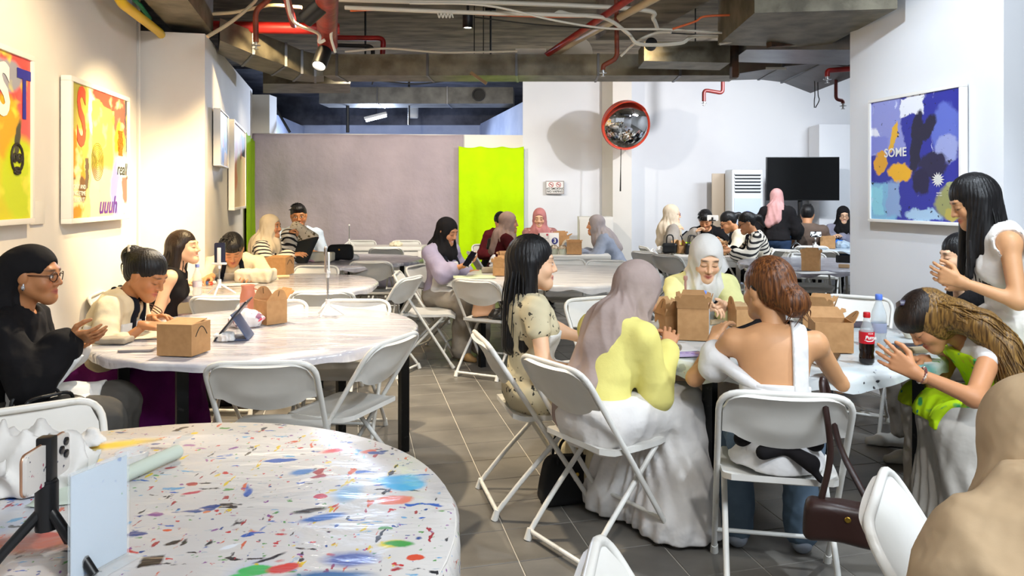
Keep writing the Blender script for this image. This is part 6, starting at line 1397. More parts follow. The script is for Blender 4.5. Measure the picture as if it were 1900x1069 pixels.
# --- television table
person('standing woman in a pink hijab, black top and jeans seen from behind', (3.10, 9.85), 22, 'far', s=.98, stand=True, lean=8, head=(-20, 14, 0), skin='b', hands={1: dict(t=(.2, .28, .85)), -1: dict(t=(-.16, .25, .9))}, top=dict(m=C_blk, t=.03, loose=.03, hem=-.02), bottom=dict(m=cloth('jeans_dark', '#2c3f5c', '#263750')), hijab=dict(m=cloth('pink_hijab', '#c79a98', '#ba8c8a', fscale=12), front=.1, back=.14, tails=((-1, .2, .05),)), apron=dict(m=cloth('blue_apron', '#2f6fa8'), lap=.05))
person('broad man in a brown shirt with black hair seen from behind', (3.58, 10.05), 18, 'far', s=1.08, male=True, lean=6, head=(6, 12, 0), skin='b', top=dict(m=cloth('brown_shirt', '#6a5a50', '#5e4f46', fold=.4), t=.025, loose=.03, hem=.14), bottom=dict(m=C_blk), hair=dict(kind='short', m=H_black, vol=1.05, fringe=.04))
person('smiling woman in a black hijab beside the white pillar', (4.42, 11.0), 186, 'far', s=1.05, lean=6, head=(4, 16, 0), skin='d', smile=True, eyes='down', glasses='#50453e', hands={1: dict(w=P(1545, 440, 10.6)), -1: dict(w=P(1562, 440, 10.6))}, top=dict(m=cloth('grey_lilac_shirt', '#8d8b9b', '#81808f'), t=.02, loose=.02), bottom=dict(m=C_blk), hijab=dict(m=C_blkh, front=.16), apron=dict(m=cloth('blue_apron', '#2f6fa8'), strap=C_strap, top=-.2, lap=.1))
# --- cola table
C_yel = cloth('yellow_knit', '#e6dc84', '#ddd27a', fold=.3, weave=.4, wscale=220); C_mauve = cloth('mauve_hijab', '#a8968f', '#9a8882', fold=.35, fscale=10)
person('woman in a white hijab and pale yellow sweater looking down at her work', (.94, 4.52), 182, 'near', s=.98, lean=16, head=(-4, 26, -2), skin='d', eyes='down', lip='#a8323c', hs=1.10,
    hands={1: dict(w=P(1300, 566, 3.98), dir=(-1, .35, -.1), curl=(.4, .5, .4)), -1: dict(w=P(1336, 568, 4.0), dir=(.7, .8, -.1), n=(.2, -.3, .9), curl=(.5, .6, .4))}, top=dict(m=cloth('pale_yellow_knit', '#e4e2a4', '#dbd898', fold=.3, weave=.4, wscale=220), sleeve=1.5, t=.02, loose=.024, hem=.12), bottom=dict(m=cloth('cream_skirt', '#d4c4b4', '#c8b8a8'), kind='skirt', flare=.05), hijab=dict(m=cloth('white_hijab', '#d9d5cf', '#cdc9c4', fold=.3, fscale=10), front=.10, back=.1, t=.003), apron=dict(m=C_apron, strap=C_strap, w=.10, top=-.15, lap=.15))
person('woman with long straight black hair in a floral cream dress seen from the side', (-.06, 3.53), 72, 'near', s=.97, hs=1.08, lean=-3, head=(10, 5, 0), skin='d', lip='#b0485a', hands={1: dict(w=P(1090, 690, 3.35)), -1: dict(w=P(1120, 640, 3.7))},
    top=dict(m=floral('floral_dress', '#cbbf9f', '#3a3834'), sleeve=.38, t=.014, loose=.012, neck=.09, deep=.03, hem=.08), bottom=dict(m=floral('floral_dress', '#cbbf9f', '#3a3834'), kind='skirt', flare=.04, len=.8), hair=dict(kind='long', m=H_black, len=.40, fringe=.07, locks=40, vol=1.05), apron=dict(m=C_apron, w=.1, lap=.1, top=-.16))
person('woman in a mauve hijab and yellow cardigan seen from behind', (.22, 3.09), 50, 'near', s=.95, tl=.88, lean=17, bend=1.3, head=(4, 24, 4), skin='b', hs=1.14, hands={1: dict(t=(.10, .33, .78), pole=(.25, -.5, -.9)), -1: dict(t=(-.06, .33, .78))},
    top=dict(m=C_yel, sleeve=1.95, t=.018, loose=.012, hem=.09, fold=.0028), bottom=dict(m=cloth('white_skirt', '#e4e0dc', '#d6d2d0', fold=.5), kind='skirt', flare=.07, t=.03), shoes='#131315', hijab=dict(m=C_mauve, front=.1, back=.10, tails=((-1.1, .46, .045), (.2, .52, .05)), t=.004))
def backwoman(r, i):
    S, u, x, f = i['S'], i['u2'], i['x2'], i['f2']
    st = cloth('white_eyelet', '#e8e6e4', '#dad8d8', fold=.5)
    i['put']('apron_strap', AND(OFF(U([i['torso'], rc(i['hp'](0, -.022, -.062), S + u * .01, .05, .056)], .03), .006), rc(i['nb'] - x * .12 - u * .004, i['nb'] + x * .12 - u * .004, .028, .028)), S - .25, S + .25, .006, C_blk)
    i['put']('shoulder_strap', AND(OFF(i['torso'], .012), bxf(S + x * .088 - u * .075, (.030, .3, .15), i['Mt'])), S - .3, S + .3, .007, st)
    a, e = i['sh'][-1], i['el'][-1]; m0 = a * .52 + e * .48; b = S - x * .035 - u * .215 - f * .088
    i['put']('slipped_strap', FOLD(U([rc(m0 + u * .02, m0 - u * .035, .058, .062), rc(m0 - f * .05, b, .030, .020)], .03), .003, 5, 50), S - .4, S + .2, .008, st)
    i['put']('peplum', FOLD(AND(U([rc(i['hip'] + u * .07, i['hip'] - np.array((0, .02, .045)), .125, .175)], 0), half(i['hip'] + np.array((0, .06, 0)), (0, 1, 0)), half(i['hip'] - np.array((0, 0, .07)), (0, 0, -1))), .007, 4, 40, (1, 1, .2)), i['hip'] - .3, i['hip'] + .3, .009, st)
    i['put']('sash_bow', U([rc(i['hip'] + u * .03 - np.array((.13, .115, 0)), i['hip'] + u * .03 + np.array((.13, -.115, 0)), .028, .028), rc(i['hip'] + np.array((.02, -.185, .03)), i['hip'] + np.array((.10, -.205, -.01)), .02, .03), rc(i['hip'] + np.array((.02, -.185, .03)), i['hip'] + np.array((-.06, -.20, .015)), .02, .026), rc(i['hip'] + np.array((.08, -.205, .0)), i['hip'] + np.array((.13, -.22, -.06)), .014, .012)], .012), i['hip'] - .25, i['hip'] + .25, .007, C_blk)
person('bare-backed woman with an auburn bun and white off-shoulder top', (.87, 2.78), 12, 'near', s=.95, hs=1.08, lean=10, tl=.9, head=(-36, 5, 0), skin='e', hands={1: dict(t=(.18, .38, .82)), -1: dict(t=(-.22, .34, .84))}, top=dict(m=cloth('white_eyelet', '#e8e6e4', '#dad8d8', fold=.5), sleeve=0, t=.012, cutz=-.19, hem=.02, neck=.05), bottom=dict(m=cloth('light_jeans', '#5f7183', '#536474', fold=.4), flare=.02), legs={'foot': -.12}, shoes='#8a8f98',
    hair=dict(kind='updo', m=H_auburn, bun=(.015, -.125, -.045), br=.058, fringe=.07, vol=1.05, wisps=16), extras=backwoman)
_pp = P(1735, 600, 3.15)
r23, i23 = person('woman bent low with honey-brown hair, white top and lime apron', (2.08, 3.05), -82, 'near', s=1.0, lean=40, bend=1.0, head=(-6, 50, 4), skin='b', eyes='down',
    hands={-1: dict(w=P(1696, 690, 2.78), dir=(.1, .8, .5), n=(.9, 0, .1), curl=(.2, .3, .2), spread=.14, pole=(-.7, -.2, -.8)), 1: dict(w=P(1712, 668, 3.15), dir=(-.3, 1, .1), curl=(.5, .6, .4))}, top=dict(m=cloth('white_sleeveless', '#e9e6e2', '#dbd8d6', fold=.4), sleeve=.12, t=.016, neck=.08), bottom=dict(m=cloth('pale_grey_skirt', '#c5c0b8', '#b8b3ab', fold=.4), kind='skirt', flare=.05), legs={'open': .1, 'foot': -.06},
    apron=dict(m=layered('lime_painted', '#c2ea1c', [('n', '#3f9a5a', 9, .6, .05, (1, 1, 1), 2), ('n', '#d8a24a', 12, .64, .05, (1, 1, 1), 5), ('n', '#a8c020', 6, .55, .1, (1, 1, 1), 8), ('n', '#2f7a74', 16, .68, .03, (1, 1, 1), 11)], rough=.8, spec=.2), w=.16, lap=.36, top=-.3), hair=dict(kind='mane', m=H_blond, fringe=.06, mr=.06, locks=70, path=[P(1775, 585, 3.02), P(1822, 605, 2.95), P(1862, 645, 2.9), P(1878, 695, 2.86)]))
_hp = i23['hp']; MB().box(-.03, .03, -.012, .012, -.012, .012, .004).build('hair_claw', mat('claw_purple', '#2c2440', .3), r23, 35, tuple(_hp(0, .02, .125)), (0, R_(20), 0))
cap_ = U([el(_hp(0, -.01, .045), (.086, .104, .088), i23['Mh']), el(_hp(0, .045, .06), (.07, .06, .05), i23['Mh'])], .03); V_, Q_ = nets(CUT(cap_, el(_hp(0, .13, -.05), (.066, .09, .09), i23['Mh'])), i23['H'] - .17, i23['H'] + .17, .005); npobj('hair_crown', V_, Q_, H_dark, r23)
mb = MB(); w_ = i23['wr'][-1]; f_ = unit(w_ - i23['el'][-1]); e1 = unit(np.cross(f_, (0, 0, 1))); e2 = np.cross(f_, e1)
for k in range(18): a = k * 2 * PI / 18; p = w_ - f_ * .03 + (e1 * math.cos(a) + e2 * math.sin(a)) * .029; mb.lathe([(.001, -.006), (.005, -.003), (.005, .003), (.001, .006)], 6, TR(*p))
mb.build('bead_bracelet', mat('beads', '#7a4a48', .3, col2='#e8ddd0', nscale=60, nlo=.5, nhi=.55), r23)
person('standing woman with long black hair and a white sleeveless dress', (2.20, 3.42), -76, 'near', s=.99, stand=True, lean=12, head=(0, 26, 0), skin='e', eyes='down',
    hands={-1: dict(w=P(1782, 522, 3.3), dir=(.1, 1, .35), n=(1, 0, .2), curl=(.45, .5, .4), pole=(-.3, -.9, -.6)), 1: dict(w=P(1790, 528, 3.55), dir=(-.2, 1, .1), n=(-1, 0, .2), curl=(.4, .4, .3))}, top=dict(m=cloth('white_dress', '#e2ddd6', '#d4cfc9', fold=.5), sleeve=0, t=.022, hem=-.02, neck=.09), bottom=dict(m=cloth('white_dress', '#e2ddd6'), kind='skirt', flare=.06, t=.02), hair=dict(kind='long', m=H_black, len=.40, fringe=.045, front=True, locks=50, vol=1.06))
person('black-haired woman half hidden behind the standing woman, one hand raised', (2.41, 4.1), -84, 'near', s=.97, lean=5, head=(0, 14, 0), skin='d', eyes='down', hands={-1: dict(w=P(1690, 604, 3.72), dir=(.1, 1, .75), curl=(.7, .8, .5), pole=(-.8, -.2, -.7)), 1: dict(w=P(1775, 535, 3.95), dir=(-.2, .6, .8))}, top=dict(m=C_blk, sleeve=.9, t=.015), bottom=dict(m=cloth('stone_trousers', '#a79e92')), shoes='#d8d4cc', hair=dict(kind='long', m=H_black, len=.2, fringe=.05))
# --- nearest right corner
def drape(r, i):
    S, u, x, f, H = i['S'], i['u2'], i['x2'], i['f2'], i['H']
    g = U([rc(S - f * .02 + u * .04, S - x * .20 - f * .02 - u * .04, .10, .10), rc(S - x * .18 - u * .04, S - x * .28 - f * .04 - u * .22, .10, .13), rc(S - x * .1 - f * .06, S - x * .22 - f * .14 - u * .16, .09, .11), rc(S - f * .07, S - f * .13 - u * .30, .12, .15), rc(S - x * .1 - f * .08, S - x * .24 - f * .08 - u * .28, .10, .12), rc(S + x * .05 - f * .05, S + x * .2 - f * .05 - u * .2, .1, .12)], .06)
    i['put']('shawl', CREASE(g, .013, 12, 50), S - np.array((.6, .42, .5)), S + np.array((.45, .35, .25)), .011, MATS['beige_draped_hijab'])
person('woman in a draped beige hijab seen from behind at the lower right corner', (.87, 1.14), -18, 'near', s=.94, tl=.92, lean=8, head=(24, 36, 0), neck_len=.25, skin='b', hs=1.08, top=dict(m=cloth('tan_blouse', '#8f7a5e', '#836f54', fold=.4), t=.02, loose=.03), bottom=dict(m=C_blk), hijab=dict(m=cloth('beige_draped_hijab', '#b79f80', '#a78f70', fold=.5, fscale=7), front=.15, back=.12, t=.008), extras=drape)

# ================================================================== small things
M_paper = mat('white_paper', '#e6e3de', .7, col2='#d8d5d0', nscale=8); M_tissue = cloth('tissue', '#ebe9e6', '#dddbd8', fold=.5, fscale=25)
M_clay = mat('grey_clay', '#a59a8a', .8, col2='#938876', nscale=14, bump=.2, bscale=40); M_phoneb = mat('phone_black', '#0d0e12', .2); M_glassb = mat('phone_glass', '#101018', .08)
M_plw = mat('white_plastic', '#e9e7e3', .35); M_blkp = mat('black_plastic', '#131315', .4)
M_clear = mat('clear_plastic', '#e8eef0', .08, alpha=.22); M_water = mat('bottle_pet', '#d3e2ec', .06, alpha=.38)
M_gold = mat('gold_metal', '#c9a448', .25, .9)
TZ = .751
def crumple(name, label, cat, x, y, sx, sy, sz, m, z=TZ, seed=1, amp=.01, fr=60, h=.006, flat=.5):
    f = CREASE(el((0, 0, sz * flat), (sx, sy, sz)), amp * 1.3, seed, fr * 3); f = AND(f, half((0, 0, .0005), (0, 0, -1)))
    o = blobobj(name, f, (-sx * 1.4, -sy * 1.4, -.004), (sx * 1.4, sy * 1.4, sz * 2), h, m, None, (x, y, z)); return tag(o, label, cat)
def sheet(name, label, cat, x, y, sx, sy, rot, m, z=TZ, th=.0008, curl=.004, seed=0):
    rg = random.Random(seed); ph = rg.uniform(0, 6)
    mb = MB(); mb.grid(lambda u, v: ((u - .5) * sx, (v - .5) * sy, th + curl * max(0, math.sin(5 * u + ph) * math.sin(4 * v + ph))), 8, 8); o = mb.build(name, m, None, 180, (x, y, z), (0, 0, R_(rot))); o.modifiers.new('t', 'SOLIDIFY').thickness = th
    return tag(o, label, cat)
def phone_flat(label, x, y, rot, case, screen, z=TZ, w=.072, l=.148):
    t = thing('phone', label, 'phone', (x, y, z), R_(rot)); MB().prism(rrect(l, w, .012), 0, .008).build('casing', case, t, 40); MB().prism(rrect(l - .006, w - .006, .010), .008, .0088).build('screen', screen, t, 40); return t
def tripod(label, x, y, z0, hgt, m, yaw=0, spread=.09, legl=.14, phone=None, pm=None, land=False, tilt=0, screen=None, lens=True, pr=.006, name='phone_tripod', thick=1.0):
    t = thing(name, label, 'tripod', (x, y, z0), R_(yaw))
    for k in range(3):
        a = R_(90 + 120 * k); MB().tube([(0, 0, legl * .55), (spread * .6 * math.cos(a), spread * .6 * math.sin(a), legl * .25), (spread * math.cos(a), spread * math.sin(a), .006)], [.007 * thick, .006 * thick, .006 * thick], 8).build('leg', m, t, 60)
    MB().tube([(0, 0, legl * .35), (0, 0, legl * .75)], .013 * thick, 10).build('grip', m, t, 60)
    MB().tube([(0, 0, legl * .7), (0, 0, hgt)], pr * thick, 8).build('pole', M_metal if m is M_plw else m, t, 60)
    MB().lathe([(.010, hgt - .012), (.012, hgt), (.010, hgt + .012)], 10).build('ball_head', m, t, 60)
    if phone:
        w, l = (.15, .074) if land else (.074, .15); q = TR(0, -.012, hgt + .02 + (l / 2 if not land else l / 2)) @ RX(90 + tilt)
        ph = thing('phone', phone, 'phone', (x, y, z0), R_(yaw))
        MB().prism(rrect(w, l, .012), -.005, .004, q).build('casing', pm or M_phoneb, ph, 40); MB().prism(rrect(w - .006, l - .006, .009), .004, .0046, q).build('back_glass' if not screen else 'screen', screen or pm or M_phoneb, ph, 40)
        if lens:
            for i_, (dx, dy) in enumerate(((-.022, .055), (-.022, .03), (-.006, .043))): MB().lathe([(.0085, 0), (.0085, .0025), (.006, .003), (.001, .003)], 12, q @ TR(dx, dy, .0046) if not land else q @ TR(dy + .005, -dx - .02, .0046)).build('camera_lens', M_glassb, ph, 40)
        jw = .05 if not land else .045; MB().box(-jw, jw, -.008, .012, hgt + .016, hgt + .03, .003).build('clamp', m, t, 40); MB().box(-.012, .012, .0, .012, hgt + .02, hgt + l * .9, .003).build('clamp_arm', m, t, 40)
    return t
# ---- nearest table
x, y = -.93, 1.38
tripod('black tabletop tripod on the paint-splattered cover', x, y, TZ, .17, M_blkp, 15, .11, .22, name='phone_tripod', phone=None, pr=.012, thick=1.5)
ph = thing('phone', 'phone in a speckled white case clamped sideways on the black tripod', 'phone', (x, y, TZ + .2), R_(0))
qq = RZ(97) @ TR(0, 0, 0) @ RX(90)
MB().prism(rrect(.148, .074, .012), -.0045, .0045, qq).build('casing', layered('speckled_case', '#dcd6cf', [('n', '#a83a58', 60, .66, .03, (1, 1, 1), 2), ('n', '#3a3f55', 70, .66, .03, (1, 1, 1), 6)], rough=.35), ph, 40); MB().tube([qq @ Vector((p_[0], p_[1], -.0045)) for p_ in rrect(.148, .074, .012)], .0025, 6, closed=True).build('rim', mat('rose_gold', '#c99a7c', .3, .8), ph, 60)
for i_, (dx, dy) in enumerate(((.058, .022), (.058, -.002), (.042, .010))): MB().lathe([(.008, 0), (.008, .003), (.005, .0035), (.001, .0035)], 12, qq @ TR(dx, dy, .0045)).build('camera_lens', M_glassb, ph, 40)
MB().box(-.012, .012, -.014, .014, -.045, .05, .004, RZ(97)).build('clamp', M_blkp, ph, 40)
a_ = thing('sign_holder', 'clear acrylic sign holder with a pale blue card seen from behind', 'sign', (-.852, 1.328, TZ), math.atan2(.109, .036))
MB().box(0, .118, -.0015, .0015, .004, .194, .0008).build('card', layered('pale_card', '#c9d8e8', [('n', '#4f84c8', 22, .70, .03, (1, 1, 1), 2), ('n', '#5aa05c', 26, .72, .02, (1, 1, 1), 6), ('n', '#8d7cc0', 24, .72, .03, (1, 1, 1), 9)], rough=.3), a_)
MB().box(-.003, .121, -.004, -.002, .0, .20, .0008).build('front_pane', M_clear, a_); MB().box(-.003, .121, .002, .004, .0, .20, .0008).build('back_pane', M_clear, a_); MB().box(-.003, .121, -.035, .035, .0, .003, .0008).build('foot_plate', M_clear, a_)
x, y = plane(246, 872, TZ); t = thing('plastic_cup', 'shallow clear plastic cup on the nearest table', 'cup', (x, y, TZ)); MB().lathe([(.002, .001), (.032, .001), (.038, .045), (.040, .047), (.038, .047), (.030, .004), (.002, .004)], 28, cap=False).build('bowl', M_clear, t); MB().lathe([(.038, .044), (.041, .045), (.041, .048), (.038, .049)], 28, cap=False).build('rim', M_clear, t)
a, b = Vector((*plane(180, 918, TZ), TZ + .018)), Vector((*plane(330, 850, TZ), TZ + .018)); o = MB().tube([(0, 0, 0), b - a], .018, 16).build('paper_roll', mat('pale_green_paper', '#c3cdc0', .7), None, 40, a); tag(o, 'pale green paper roll lying on the nearest table', 'paper roll')
x, y = plane(35, 935, TZ); crumple('paper_bag', 'crumpled white paper bag at the left edge of the nearest table', 'bag', x - .03, y + .1, .12, .10, .10, M_paper, seed=3, amp=.02, fr=24, h=.008)
x, y = plane(152, 832, TZ); crumple('tissue', 'crumpled white tissue on the nearest table', 'tissue', x, y + .02, .055, .04, .028, M_tissue, seed=5, amp=.01, fr=50)
o = sheet('paper_sheet', 'grey-green paper sheet under the black tripod phone', 'paper', *plane(150, 905, TZ), .16, .2, 15, mat('pale_green_paper', '#c3cdc0'), seed=2, curl=.02)
# ---- tablet table
phone_flat('clear-cased phone lying beside the closed kraft box', *plane(255, 650, TZ), 8, mat('phone_silver', '#9a979a', .3, .4), mat('phone_pale', '#c4bcba', .25))
x, y = plane(212, 636, TZ); f = FOLD(bxf((0, 0, .014), (.075, .045, .014), None, .012), .003, 4, 60); o = blobobj('clay_slab', f, (-.09, -.06, -.004), (.09, .06, .034), .005, M_clay, None, (x, y, TZ)); tag(o, 'slab of grey clay before the veiled woman', 'clay')
sheet('clay_mat', 'beige canvas mat under the clay slab', 'mat', *plane(262, 622, TZ), .34, .24, 20, mat('canvas', '#d2c4a8', .85), seed=4)
x, y = plane(395, 632, TZ); t = thing('tablet', 'dark blue tablet propped on its folded stand', 'tablet', (x, y + .05, TZ), R_(12)); q = RY(0)
MB().box(-.004, .004, -.085, .085, 0, .24, .004, RY(38)).build('tablet_body', mat('tablet_dark', '#1d2230', .3), t); MB().box(-.0045, -.0035, -.078, .078, .01, .23, 0, RY(38) @ TR(-.001, 0, 0)).build('screen', M_glassb, t)
MB().box(-.004, .004, -.08, .08, .0, .15, .003, TR(.155, 0, 0) @ RY(-32)).build('stand_flap', mat('slate_case', '#4d5874', .5), t); MB().box(.0, .15, -.08, .08, -.0, .004, .001).build('case_base', mat('slate_case', '#4d5874'), t)
x, y = plane(418, 632, TZ); crumple('tissue', 'ball of white tissue beside the tablet', 'tissue', x, y, .055, .045, .03, M_tissue, seed=9, amp=.009, fr=60)
x, y = plane(381, 642, TZ); t = thing('small_cup', 'little white cup between box and tissue', 'cup', (x, y, TZ)); MB().lathe([(.002, 0), (.022, 0), (.025, .035), (.023, .035), (.02, .003), (.002, .003)], 20, cap=False).build('bowl', M_plw, t); MB().lathe([(.022, .033), (.026, .034), (.026, .036), (.022, .037)], 20, cap=False).build('rim', M_plw, t)
x, y = plane(452, 608, TZ); M_flb = layered('floral_bag_print', '#e4dedd', [('n', '#c05a72', 16, .56, .05, (1, 1, 1), 3), ('n', '#d8384c', 12, .66, .03, (1, 1, 1), 7), ('n', '#7a4a6a', 22, .6, .04, (1, 1, 1), 5), ('n', '#6a8a5a', 22, .68, .04, (1, 1, 1), 12)], rough=.6)
crumple('floral_pouch', 'white pouch printed with pink and red flowers behind the tablet', 'bag', x, y + .03, .10, .06, .062, M_flb, seed=12, amp=.008, fr=30, h=.007)
x, y = plane(449, 618, TZ); t = thing('card_stand', 'upright clear acrylic card stand beside the floral pouch', 'card stand', (x, y, TZ), R_(82)); MB().box(-.05, .05, -.002, .002, 0, .155, .001).build('pane', M_clear, t); MB().box(-.05, .05, -.03, .03, 0, .003, .001).build('foot_plate', M_clear, t)
x, y = plane(447, 593, TZ); t = thing('flask', 'pink ceramic flask with a handle behind the floral pouch', 'flask', (x, y + .1, TZ)); M_fl = mat('pink_ceramic', '#cf8468', .5)
MB().lathe([(.002, 0), (.042, 0), (.045, .02), (.044, .12), (.036, .15), (.034, .165), (.040, .185), (.037, .185), (.03, .165), (.002, .16)], 24, cap=False).build('flask_body', M_fl, t); MB().tube(catmull([(.034, 0, .165), (.068, 0, .15), (.066, 0, .10), (.043, 0, .09)], 5), .006, 8).build('handle', M_fl, t)
o = MB().tube(catmull([(.0, 0, 0), (.01, 0, .09), (.035, 0, .125), (.055, 0, .09), (.06, 0, 0)], 6), .007, 6).build('bag_strap', M_blkp, None, 60, (x + .05, y + .14, TZ)); tag(o, 'black strap loop standing behind the pink flask', 'strap')
x, y = plane(608, 586, TZ); tripod('white phone tripod at the far edge of the tablet table', x, y, TZ, .235, M_plw, -70, .09, .13, phone='slim grey phone standing upright on the white tripod of the tablet table', pm=mat('phone_greyback', '#8d8078', .3))
mb = MB()
for k in range(3): mb.tube(catmull([(0, 0, .0), (.08, .01, .03 - .012 * k), (.16, .0, .0 - .02 * k), (.17, 0, -.03 - .02 * k)], 6), .003, 5)
o = mb.build('cord_loops', mat('brown_cord', '#4a2a20', .6), None, 60, P(246, 574, 4.25)); tag(o, 'looped brown bag handles behind the cream sweater', 'handles')
# ---- bent man table
def bottle(label, x, y, capc, liquid=None, z=TZ, s=1.0, name='water_bottle', lab=None, body=None):
    t = thing(name, label, 'bottle', (x, y, z)); pr = [(.002, 0), (.026, 0), (.031, .008), (.031, .03), (.028, .045), (.031, .06), (.031, .13), (.028, .145), (.013, .19), (.012, .2)]
    MB().lathe([(r * s, h * s) for r, h in pr], 24, cap=False).build('bottle_body', body or M_water, t, 60); MB().lathe([(.0135 * s, .197 * s), (.0145 * s, .2 * s), (.0145 * s, .217 * s), (.013 * s, .22 * s), (.002, .22 * s)], 18).build('cap', mat('cap_' + capc.strip('#'), capc, .4), t, 40)
    if liquid: MB().lathe([(r * 1.006 * s, h * s) for r, h in pr if h <= liquid + .0001], 24).build('liquid', mat('cola_liquid', '#130806', .1), t, 60)
    if lab: lb = MB().lathe([(.0318 * s, lab[1] * s), (.0318 * s, lab[1] * s + .001), (.0318 * s, lab[2] * s - .001), (.0316 * s, lab[2] * s)], 28, cap=False).build('label', mat('label_' + lab[0].strip('#'), lab[0], .35), t, 60); return t, lb
    return t, None
x, y = plane(366, 548, TZ); bottle('clear water bottle beside the laughing woman', x, y, '#8f9fe0', lab=('#d8c8d0', .06, .1))
x, y = plane(407, 548, TZ); tripod('white phone tripod in front of the bent man', x, y, TZ, .20, M_plw, 186, .11, .15, phone='dark blue phone with its lenses to the camera before the bent man', pm=mat('phone_navy', '#252a44', .25))
for i_, (px, py, cl, nm) in enumerate(((384, 528, '#5f86c0', 'blue'), (391, 529, '#d23a28', 'red'), (397, 527, '#f0e6d8', 'white'))):
    x, y = plane(px, py, TZ); crumple('clay_figure', 'small ' + nm + ' clay figure near the phone tripod', 'figure', x, y, .02, .02, .02, mat('clay_' + nm, cl, .6), seed=i_ + 3, amp=.004, fr=120, h=.005)
x, y = plane(466, 526, TZ); f = FOLD(bxf((0, 0, .055), (.15, .09, .055), None, .03), .004, 6, 30); f = CREASE(f, .006, 3, 75); o = blobobj('canvas_pouch', f, (-.18, -.12, -.005), (.18, .12, .13), .009, cloth('canvas_white', '#e6dcc4', '#dacfb4'), None, (x, y + .1, TZ)); tag(o, 'soft off-white canvas pouch left of the orange-lit box', 'pouch')
a, b = Vector((*plane(500, 517, TZ), TZ + .014)), Vector((*plane(537, 516, TZ), TZ + .014)); o = MB().tube([(0, 0, 0), b - a], .014, 12).build('paper_roll', mat('cream_paper', '#e3c79a', .7), None, 40, a); tag(o, 'cream paper roll in front of the orange-lit box', 'paper roll')
sheet('paper_sheet', 'white paper under the bent man hands', 'paper', *plane(440, 528, TZ), .3, .18, 10, M_paper, seed=7)
# ---- grey glossy table
def handbag(name, label, x, y, z, rot, w, d, h, m, taper=.85, straps=True, sh=.16, seed=1, fold=.004, strapm=None):
    t = thing(name, label, 'bag', (x, y, z), R_(rot)); f0 = bxf((0, 0, h / 2), (w / 2, d / 2, h / 2), None, min(w, d, h) * .28)
    f = FOLD(lambda P: f0((P[0] / (1 - (1 - taper) * P[2] / h), P[1] / (1 - (1 - taper) * 1.6 * P[2] / h), P[2])) * .85, fold, seed, 30)
    later('bag_body', [(f, (-w * .6, -d * .75, -.005), (w * .6, d * .75, h * 1.08), max(.007, w / 45), None)], m, t)
    if straps:
        for s in (-1, 1): MB().tube(catmull([(-w * .25, s * d * .28, h * .9), (-w * .2, s * d * .3, h + sh * .8), (0, s * d * .3, h + sh), (w * .2, s * d * .3, h + sh * .8), (w * .25, s * d * .28, h * .9)], 5), .007, 6).build('strap', strapm or m, t, 60)
    MB().lathe([(.008, 0), (.010, .002), (.008, .004), (.001, .004)], 12, TR(0, -d * .47, h * .7) @ RX(90)).build('clasp', M_gold, t)
    return t
M_lthr = mat('black_leather', '#131315', .4, bump=.15, bscale=60); M_blt = mat('black_textile', '#0e0e10', .8)
x, y = plane(627, 484, TZ); handbag('black_pouch', 'soft black bag on the grey glossy table', x, y + .1, TZ, 4, .30, .16, .17, M_blt, straps=False)
x, y = plane(596, 486, TZ); f = FOLD(bxf((0, 0, .05), (.12, .08, .05), None, .02), .004, 2, 30); o = blobobj('white_case', f, (-.15, -.11, -.005), (.15, .11, .12), .009, cloth('canvas_white', '#e6dcc4'), None, (x, y + .05, TZ)); tag(o, 'white soft case before the black bag', 'case')
x, y = plane(650, 482, TZ); crumple('food_wrapper', 'crumpled clear wrapper with brown food on the grey glossy table', 'wrapper', x, y, .10, .07, .05, layered('wrapper', '#d8d2cc', [('n', '#8a4a2c', 9, .58, .05, (1, 1, 1), 3)], rough=.3), seed=14, amp=.008, fr=40, h=.008)
x, y = plane(575, 486, TZ); crumple('pink_clutter', 'small heap of pink wrapping by the striped woman', 'wrapping', x, y, .07, .05, .025, cloth('pink_wrap', '#d8a8ac', '#c89aa0'), seed=15, amp=.007, fr=60, h=.008)
t = thing('tote_bag', 'white tote with floral print and black lower half held up by the striped woman', 'bag', P(556, 452, 7.75), R_(-18)); f = FOLD(bxf((0, 0, .0), (.17, .05, .19), rot3(0, 0, 28), .04), .006, 8, 22)
later('tote_lower', [(AND(f, half((0, 0, .02), (-.25, 0, 1))), (-.3, -.12, -.3), (.3, .12, .3), .011, None)], mat('charcoal_canvas', '#2b2c2a', .8), t); later('tote_upper', [(AND(f, half((0, 0, .02), (.25, 0, -1))), (-.3, -.12, -.3), (.3, .12, .3), .011, None)], layered('tote_print', '#e0d2b8', [('n', '#6a5a3a', 26, .58, .03, (1, 1, 1), 3), ('e', '#d84a28', -.09, .13, .03, .03, 0, .2)], rough=.8), t)
tripod('small white tripod standing near the mauve backdrop', W(648, 10.35), 10.35, .745, .30, M_plw, 0, .1, .14)
x, y = W(735, 10.4), 10.4; crumple('fabric_heap', 'heap of pale fabric on the table by the backdrop', 'fabric', x, y, .10, .07, .05, cloth('canvas_white', '#e6dcc4'), z=.746, seed=19, amp=.012, fr=50, h=.01)
